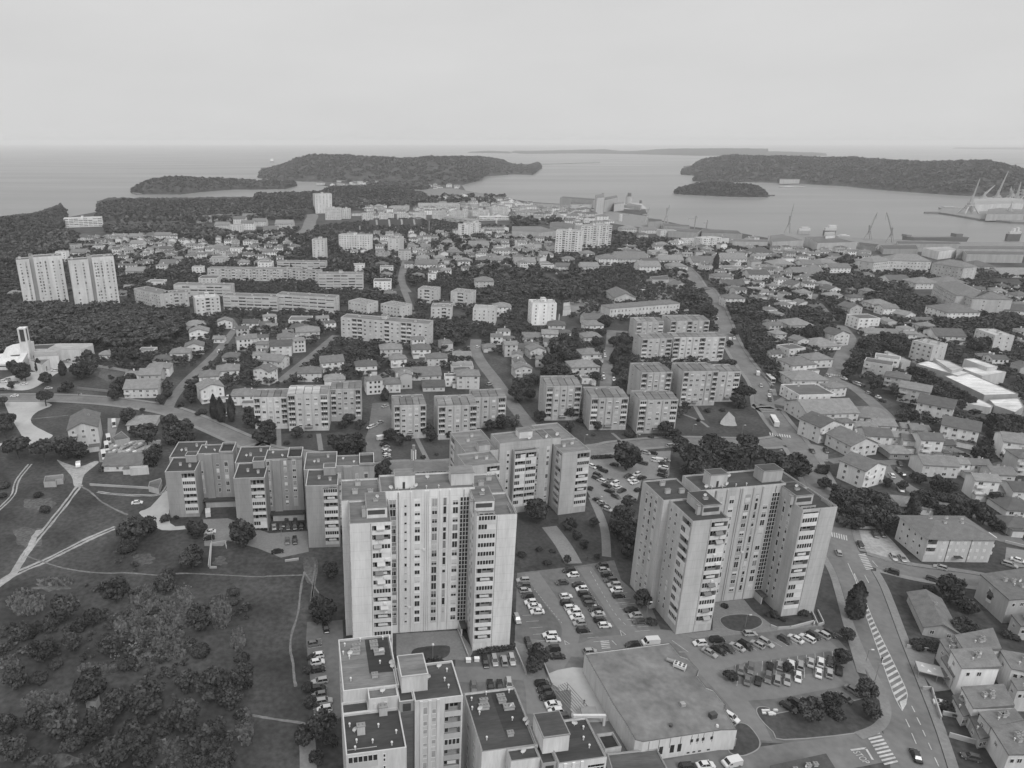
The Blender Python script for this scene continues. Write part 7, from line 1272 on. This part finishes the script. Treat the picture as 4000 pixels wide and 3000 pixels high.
for q in [('K','820,752 850,740 1140,785',1.6,.3,'long white wall around a plot behind the church'),('K','670,930 940,955',1.4,.25,'pale fence along the curved road',M_METAL,'fence'),('E','1335,985 1410,985 1430,1060 1490,1240',1.2,.3,'low garden wall along the pavement right of the hatched road'),('E','1510,1200 1760,1250 1870,1480',1.3,.3,'wall around the dark yard below the white houses'),('E','1565,1390 1850,1470',1.4,.3,'double wall of the lowest yard'),('E','1200,620 1450,660',1.1,.3,'wall with bushes behind the low long house'),('C','1800,640 1890,850',1.0,.3,'white wall along the ramp of the pale tower'),('C','1300,470 1390,700',.9,.25,'stair wall beside the pale tower porch'),('C','2040,760 2120,960 2170,990',1.1,.3,'white wall edging the pale terrace'),('R','475,1580 495,1390 620,1370 630,1420',.9,.3,'white retaining wall in the lower slab court'),('R','1140,1535 1250,1520',.8,.4,'short white wall segment on the lower meadow'),('O','780,435 1290,465 1390,460',1.0,.25,'stone wall in front of the low cottage'),('F','680,1130 890,1140 1000,1150',1.0,.3,'white wall at the edge of the dark garden wood'),('E','30,440 80,460 190,455 400,400 395,430',.8,.4,'white retaining wall below the grey tower'),('E','380,320 430,430 480,415 430,310',.8,.3,'pale ramp wall at the corner of the grey tower'),('F','2050,1260 2330,1330',1.0,.3,'wall right of the hipped apartment house'),('O','1830,930 1815,1150 1870,1150',.8,.3,'pale kerb wall left of the large round tree'),('D','1165,595 1255,615',.5,.3,'kerb at the corner of the curved lane'),('M','100,120 250,118',1.0,.5,'pale terrace edge behind the white tower block')]: wall_(*q)
for t,s,h,lb in [('E','1215,575 1310,570 1460,590 1470,640 1220,625',1.5,'dark hedge along the low garden wall'),('F','425,610 525,612 530,650 425,650',1.5,'clipped dark hedge in front of the white gabled house'),('C','1460,665 1550,640 1790,600 1800,630 1500,700',1.3,'dark hedge at the foot of the pale tower'),('B','240,190 420,180 425,200 245,212',1,'low hedge between road and big lot'),('A','760,345 1200,325 1205,345 760,370',1,'hedge strip along the road behind the antenna mast')]:
    p=pts(t+':'+s); c=np.mean(p,0); r=np.random.default_rng(int(c[0]*7)&255); VS=[];TN=[]; q=[(x-c[0],y-c[1]) for x,y in p]; xs=[a[0] for a in q]; ys_=[a[1] for a in q]; k=0
    while k<1500:
        x,y=r.uniform(min(xs),max(xs)),r.uniform(min(ys_),max(ys_))
        if not inpoly(x,y,q): k+=1; continue
        n=r.normal(size=3); n/=np.linalg.norm(n); a=np.cross(n,(.3,.5,.8)); a/=np.linalg.norm(a); b=np.cross(n,a); z=r.uniform(.05,1)**.5*h; P_=np.array((x,y,z)); VS.append(np.array([P_-a*.22-b*.18,P_+a*.22-b*.18,P_+a*.22+b*.18,P_-a*.22+b*.18])); TN.append(r.uniform(.2,.8)); k+=1
    o=put('hedge',quads_mesh('hedge',np.array(VS),np.array(TN),M_LEAF),None,(c[0],c[1],0)); tag(o,lb,'hedge')
# carport with painted shapes on its roof
x,y=at('E',1440,880); o=empty('carport',(x,y,0),R(-24)); tag(o,'flat carport with pale shapes painted on its roof','carport')
MB().box(-4.6,1.2,-2.2,2.2,2.3,2.5).build('roof_panel',M_PALE,o); MB().box(1.25,5.4,-2.3,2.1,2.2,2.4).build('roof_panel',M_GREY,o,color=.12)
mb=MB()
for cx_,cy_,s_ in ((-3.2,.8,.5),(-2,-.9,.6),(-.4,.7,.4)): mb.face([(cx_-s_,cy_-s_,2.515),(cx_+s_,cy_-s_,2.515),(cx_,cy_+s_,2.515)])
mb.build('painted_triangle',M_WHITE,o); mb=MB()
for cx_,s_ in ((2.6,.55),(3.9,.6)): mb.face([(cx_-s_,-1-s_,2.415),(cx_+s_,-1-s_,2.415),(cx_,-1+s_,2.415)])
mb.build('painted_triangle',M_WHITE,o)
for a in (-4.4,-.2,1.6,5.2):
    for b in (-2,1.9): MB().box(a-.07,a+.07,b-.07,b+.07,0,2.3).build('post',M_METAL,o)
# boats on land
rr=random.Random(9)
BT=[(1090,1440),(1130,1425),(1170,1440),(1215,1430),(1000,1450),(990,1490),(1010,1520),(1110,1490),(1165,1500),(990,1565),(1140,1560),(1240,1480)]
Lb=[]
for x,y in BT:
    X,Y=at('K',x,y); o=empty('boat',(X,Y,.4),rr.uniform(-.3,.3)+1.2); mb=MB(); L_=rr.uniform(5,7)
    S_=[(-L_/2,.9,.5),(-L_/4,1.1,.4),(L_/5,.95,.35),(L_/2.4,.35,.5),(L_/2,.02,.9)]
    for (x0,w0,z0),(x1,w1,z1) in zip(S_[:-1],S_[1:]):
        mb.face([(x0,-w0,1.1),(x1,-w1,1.15),(x1,-w1*.3,z1-.3),(x0,-w0*.3,z0-.3)]); mb.face([(x0,w0*.3,z0-.3),(x1,w1*.3,z1-.3),(x1,w1,1.15),(x0,w0,1.1)]); mb.face([(x0,-w0*.3,z0-.3),(x1,-w1*.3,z1-.3),(x1,w1*.3,z1-.3),(x0,w0*.3,z0-.3)]); mb.face([(x0,w0,1.1),(x1,w1,1.15),(x1,-w1,1.15),(x0,-w0,1.1)],1)
    mb.face([(-L_/2,-.9,1.1),(-L_/2,-.27,.2),(-L_/2,.27,.2),(-L_/2,.9,1.1)]); mb.build('hull',[M_WHITE,M_METAL],o); MB().box(-L_*.12,L_*.14,-.6,.6,1.1,1.75).build('cabin',M_GREY,o,color=rr.choice((.3,.5,.6))); MB().box(-L_*.3,L_*.3,-.3,.3,-.4,.15).build('cradle',M_DARK,o); Lb.append((o,X,Y))
Lb.sort(key=lambda q:pxx(q[1],q[2]))
for i,q in enumerate(Lb): tag(q[0],'small laid-up boat, '+ordw(i,len(Lb))+' in the white boat yard','boat','boats in the yard')
# pale stones in the thicket
VS=[];TN=[];r=np.random.default_rng(3); mb=MB()
for cx_,cy_,rx,ry,n in ((1180,400,220,130,120),(1200,600,150,90,90),(1620,120,60,60,20),(580,575,50,40,30),(640,1140,40,40,12),(1240,1090-1217+1217,80,40,0),(1000,700,60,40,12),(870,1590,40,40,10)):
    for i in range(n):
        a=r.uniform(0,6.28); k=r.uniform(0,1)**.6; x,y=at('Q',cx_+rx*k*math.cos(a),cy_+ry*k*math.sin(a)); s=r.uniform(.08,.24); mb.box(x-s,x+s*.8,y-s*.6,y+s*.7,.25,.35+s*.7)
o=mb.build('rubble',M_SHORE); tag(o,'scattered pale stones and litter in the thicket','rubble',None,'stuff')
# ================= harbour =================
def crane(t,xb,yb,jx,jy,tx,ty,label,cat='crane',leg=.35,tone=.3,legs=4,span=9,base=0):
    # portal with a slewing tower; jib foot reading (jx,jy), jib tip reading (tx,ty)
    X,Y=at(t,xb,yb,base); o=empty('harbour_crane',(X,Y,base)); tag(o,label,cat,'harbour cranes'); jh,jx_=rise(t,jx,jy,Y); th,tx_=rise(t,tx,ty,Y); s=span/2; ph=jh*.45; k=leg
    for a in (-s,s):
        for b in (-s*.7,s*.7): MB().tube((a,b,0),(a*.35,b*.35,ph),k*1.5,k*1.2,n=4).build('leg',M_GREY,o,color=tone)
    MB().box(-s*.5,s*.5,-s*.4,s*.4,ph-.8,ph+.8).build('portal',M_GREY,o,color=tone)
    mb=MB(); j=(jx_-X,0,jh); 
    for a in (-1,1):
        for b in (-1,1): mb.tube((a*s*.18,b*s*.18,ph),(j[0]+a*.5,b*.5,jh),k,n=4)
    n=5
    for i in range(n): z0=ph+(jh-ph)*i/n; z1=ph+(jh-ph)*(i+1)/n; mb.tube((-s*.18*(1-i/n),-s*.15,z0),(s*.18*(1-i/n),-s*.15,z1),k*.6,n=3)
    mb.build('tower',M_GREY,o,color=tone)
    MB().box(-s*.3,s*.35,-s*.3,s*.3,ph+.8,ph+.8+max(2.5,(jh-ph)*.22)).build('machine_house',M_GREY,o,color=tone*.8)
    mb=MB(); f=(0,0,ph+(jh-ph)*.35); tp=(tx_-X,0,th)
    for b in (-1.2,1.2): mb.tube((f[0],b,f[2]),(tp[0],b*.2,tp[2]),k*1.2,k*.7,n=4)
    for i in range(7): 
        a=np.array(f)+(np.array(tp)-np.array(f))*i/7; c=np.array(f)+(np.array(tp)-np.array(f))*(i+1)/7; mb.tube((a[0],-1.2*(1-i/8),a[2]),(c[0],1.2*(1-(i+1)/8),c[2]),k*.6,n=3)
    mb.build('jib',M_GREY,o,color=tone); MB().tube(j,tp,k*.5,n=3).build('stay',M_GREY,o,color=tone); MB().tube(tp,(tp[0],0,tp[2]*.75),k*.4,n=3).build('hoist_rope',M_DARK,o)
    return o
crane('I',1325,855,1340,690,1362,662,'lattice crane rising left of the tower crane by the docks',tone=.4); crane('I',1165,815,1175,700,1190,682,'double column crane between floating docks',tone=.42); crane('J',170,912,190,760,226,652,'slender dock crane left of two grey ships',tone=.35)
crane('J',862,965,878,840,945,728,'dock crane with its jib leaning right',tone=.28); crane('J',1052,992,1075,860,1026,730,'dock crane with its jib leaning left',tone=.28)
for q in (('J',1730,738,1770,590,1830,445,'leftmost big shipyard gantry crane'),('J',1970,640,1990,545,2075,378,'tallest shipyard crane with a raised double jib'),('J',2090,640,2095,530,2100,512,'small shipyard crane behind the pale hall'),('J',2195,640,2200,535,2150,560,'shipyard crane cut by the right edge'),('J',2075,765,2090,690,2110,640,'shipyard crane standing on the near quay'),('J',1850,640,1880,560,1960,500,'shipyard crane between the two biggest gantries'),('J',2140,655,2150,570,2185,470,'shipyard crane left of the one at the edge')): crane(*q,tone=.4,leg=1.0,span=28,base=1.5)
def tcrane(t,x,yb,yt,x0,x1,label):
    X,Y=at(t,x,yb); h=rise(t,x,yt,Y)[0]; a=rise(t,x0,yt,Y)[1]-X; b=rise(t,x1,yt,Y)[1]-X; o=empty('tower_crane',(X,Y,0)); tag(o,label,'crane'); MB().tube((0,0,0),(0,0,h+4),.9,.8,n=4).build('mast',M_GREY,o,color=.3); MB().tube((a,0,h),(b,0,h),.6,.5,n=4).build('jib',M_GREY,o,color=.3); MB().tube((0,0,h+4),(b*.8,0,h+.4),.2,n=3).build('stay',M_DARK,o); MB().box(a,a+3,-1,1,h-2.5,h).build('counterweight',M_GREY,o,color=.4)
tcrane('I',1575,870,778,1525,1605,'tower crane with a level jib on the quay'); tcrane('I',1680,868,815,1660,1690,'small thin tower crane right of the level-jib crane')
def ship(t,x0,x1,y,hpx,label,tone,sup=(),bow=1,wd=None):
    a,b=np.array(at(t,x0,y,-2)),np.array(at(t,x1,y,-2)); L_=np.linalg.norm(b-a); rz=math.atan2(b[1]-a[1],b[0]-a[0]); h=hpx*mpp(t,(x0+x1)/2,y); c=(a+b)/2; o=empty('ship',(c[0],c[1],-2),rz); tag(o,label,'ship'); w_=wd or max(3,L_*.09); l=L_/2
    P_=[(-l,-w_*.8),(l*.75,-w_),(l*.93,-w_*.5),(l,0),(l*.93,w_*.5),(l*.75,w_),(-l,w_*.8)] ; mb=MB()
    if bow<0: P_=[(-x,-y_) for x,y_ in P_]
    mb.prism([(x*.97,y_*.85) for x,y_ in P_],0,h*.1,top=False); n=len(P_); 
    A_=[(x*.97,y_*.85,h*.1) for x,y_ in P_]; B_=[(x,y_,h*(1.15 if abs(x)>l*.8 and x*bow>0 else 1)) for x,y_ in P_]
    for i in range(n): j=(i+1)%n; mb.face([A_[i],A_[j],B_[j],B_[i]])
    mb.face(B_); mb.build('hull',M_GREY,o,color=tone)
    for (f0,f1,z0,z1,tn) in sup: MB().box(-l+L_*f0,-l+L_*f1,-w_*.7,w_*.7,h*z0,h*z1).build('superstructure',M_GREY,o,color=tn)
ship('J',1150,1700,978,40,'long dark cargo hull moored at the right quay',.15,((.03,.1,1,1.5,.2),(.8,.9,1,1.7,.15)),-1); ship('J',2050,2172,975,60,'ship bridge with pale funnels at the right',.12,((.1,.9,1,1.35,.5),(.3,.45,1.35,1.8,.6),(.6,.72,1.35,1.9,.6))); ship('J',255,362,912,26,'pale ferry left of the larger ferry',.4,((.05,.95,1,1.7,.55),(.2,.8,1.7,2.2,.5))); ship('J',475,582,930,45,'larger ferry with a pale stacked deck',.15,((.05,.95,1,1.5,.5),(.3,.9,1.5,2,.55))); ship('J',595,705,940,10,'low pale ship right of the ferries',.5,((.2,.7,1,2,.5),)); ship('J',1480,1720,702,16,'ship lying at the shipyard island',.3,((.1,.5,1,1.6,.4),)); ship('J',-60,60,588,10,'dark ship leaving the left edge of the right harbour',.14,((.3,.6,1,1.8,.4),)); ship('H',122,156,296,10,'lone white ship out on the open sea',.3,((.15,.85,1,3.0,.8),),wd=9); ship('I',440,535,728,10,'left white yacht in the marina basin',.7,((.3,.8,1,2,.75),)); ship('I',630,725,726,10,'white yacht right of the marina basin',.72,((.3,.8,1,2.2,.75),)); ship('I',100,240,735,10,'long white yacht on the left of the marina',.7,((.2,.8,1,2,.75),)); ship('I',1000,1160,762,8,'floating dock below the cement works',.25,((.0,.2,1,2.2,.3),(.8,1,1,2.2,.3)))
ship('J',100,320,515,6,'pale pontoon along the far shore',.5,((.2,.5,1,2,.5),),wd=8)
# silo tower of the cement works and a chimney
X,Y=at('I',1005,672); o=empty('silo_tower',(X,Y,0)); tag(o,'round striped silo tower of the cement works','silo tower'); mb=MB(); r_=28*mpp('I',1005,672); hs=rise('I',1005,590,Y)[0]; mb.tube((0,0,0),(0,0,hs),r_,n=14); mb.build('drum',M_GREY,o,color=.4); mb=MB()
for i in range(3): mb.tube((0,0,hs+2.5*i),(0,0,hs+2.5*i+1.2),r_*(.85-.12*i),n=12)
mb.tube((0,0,hs),(0,0,hs+8),r_*.5,n=10); mb.build('head_house',M_GREY,o,color=.2)
def stack_(t,x,yb,yt,wpx,lb,tone=.5):
    X,Y=at(t,x,yb); h=rise(t,x,yt,Y)[0]; r=wpx/2*mpp(t,x,yb); o=MB().tube((0,0,0),(0,0,h),r*1.15,r,n=10).build('chimney_stack',M_GREY,None,(X,Y,0),0,tone); tag(o,lb,'chimney stack')
stack_('I',782,600,560,20,'dark square-topped stack of the cement works',.25); stack_('H',898,905,845,9,'thin floodlight mast before the stadium',.4); stack_('H',2075,850,795,14,'pale chimney right of the stadium row'); stack_('H',1495,915,800,5,'floodlight mast right of the stadium',.4); stack_('I',935,805,745,28,'stump of a pale tower near the floating docks'); stack_('I',1110,655,625,20,'short dark drum at the quay end',.15); stack_('J',125,455,372,10,'lighthouse-like white signal tower on the far shore',.75); stack_('M',402,375,280,8,'pale pole beside the white tower block',.5)
# ================= people =================
def person(t,x,y,label,tone,walk=.25):
    X,Y=at(t,x,y); me=bpy.data.meshes.new('person')
    V=[(0,0,.95),(0,0,1.2),(0,0,1.42),(0,0,1.52),(0,.02,1.66),(.1,0,.9),(.11,walk*.4,.5),(.11,walk*.2-.05,.08),(.11,walk*.2+.1,.04),(-.1,0,.9),(-.11,-walk*.3,.5),(-.11,-walk-.05,.1),(-.11,-walk+.1,.04),(.2,0,1.4),(.27,-.05,1.12),(.26,.08,.88),(-.2,0,1.4),(-.27,.03,1.12),(-.26,.12,.9)]
    Ed=[(0,1),(1,2),(2,3),(3,4),(0,5),(5,6),(6,7),(7,8),(0,9),(9,10),(10,11),(11,12),(2,13),(13,14),(14,15),(2,16),(16,17),(17,18)]
    me.from_pydata(V,Ed,[]); o=bpy.data.objects.new('person',me); COL.objects.link(o); o.location=(X,Y,.06); o.modifiers.new('skin','SKIN'); 
    rad=[.15,.16,.17,.07,.105,.1,.075,.05,.045,.1,.075,.05,.045,.075,.05,.04,.075,.05,.04]
    for v,q in zip(me.skin_vertices[0].data,rad): v.radius=(q,q*.85)
    me.skin_vertices[0].data[0].use_root=True; o.modifiers.new('sub','SUBSURF').render_levels=1
    dg=bpy.context.evaluated_depsgraph_get(); m2=bpy.data.meshes.new_from_object(o.evaluated_get(dg)); o.modifiers.clear(); o.data=m2; m2.materials.clear(); m2.materials.append(M_GREY); o.color=(tone,tone,tone,1); tag(o,label,'person','people')
person('D',178,1112,'person in dark clothes walking over the pale terrace',.05); person('K',682,988,'left of two people walking along the curved road',.06); person('K',705,987,'right of two people walking along the curved road in light clothes',.4); person('B',205,1085,'person in dark clothes on the path before the car rows',.05); person('E',978,742,'person standing at the edge of the hatched median',.04)
# white cairn and planter on the shrub island, rubbish containers
x,y=at('E',20,1190); o=empty('white_stones',(x,y,0)); tag(o,'heap of white boards on the shrub island of the lower lot','heap')
mb=MB(); rr=random.Random(2)
for i in range(9): a=rr.uniform(-1.8,1.8); b=rr.uniform(-1,1); mb.box(a-.5,a+.5,b-.25,b+.25,.1,.4+.3*rr.random())
mb.build('boards',M_WHITE,o)
Lc=[]
for i,(t,x,y,tn) in enumerate((('C',1392,745,.7),('C',1465,737,.7),('R',1150,1190,.05),('R',1225,1185,.05),('D',920,1100,.4))):
    X,Y=at(t,x,y); o=empty('waste_container',(X,Y,.03)); MB().box(-.7,.7,-.5,.5,.15,1.15).build('bin',M_GREY,o,color=tn); MB().box(-.74,.74,-.54,.54,1.15,1.28).build('lid',M_GREY,o,color=tn*1.1); [MB().tube((a,b,0),(a,b,.15),.08,n=6).build('wheel',M_TYRE,o) for a in (-.55,.55) for b in (-.35,.35)]; tag(o,('pale' if tn>.5 else 'dark' if tn<.2 else 'grey')+' waste container, '+('left one below the court stairs','right one below the court stairs','left one under the slab entrance roof','right one under the slab entrance roof','on the supermarket terrace')[i],'waste container','waste containers')
# ================= haze: one closed box of even air round the whole scene =================
hz=MB().box(-70000,70000,-900,60500,-5.2,190); m=bpy.data.materials.new('haze_air'); m.use_nodes=True; n=m.node_tree; n.nodes.clear(); ou=n.nodes.new('ShaderNodeOutputMaterial'); pv=n.nodes.new('ShaderNodeVolumePrincipled'); pv.inputs['Color'].default_value=(.91,.91,.91,1); pv.inputs['Density'].default_value=HAZE; pv.inputs['Anisotropy'].default_value=0; n.links.new(pv.outputs[0],ou.inputs['Volume'])
o=hz.build('haze',m); o['kind']='stuff'; o['label']='pale grey haze lying over the town and sea'
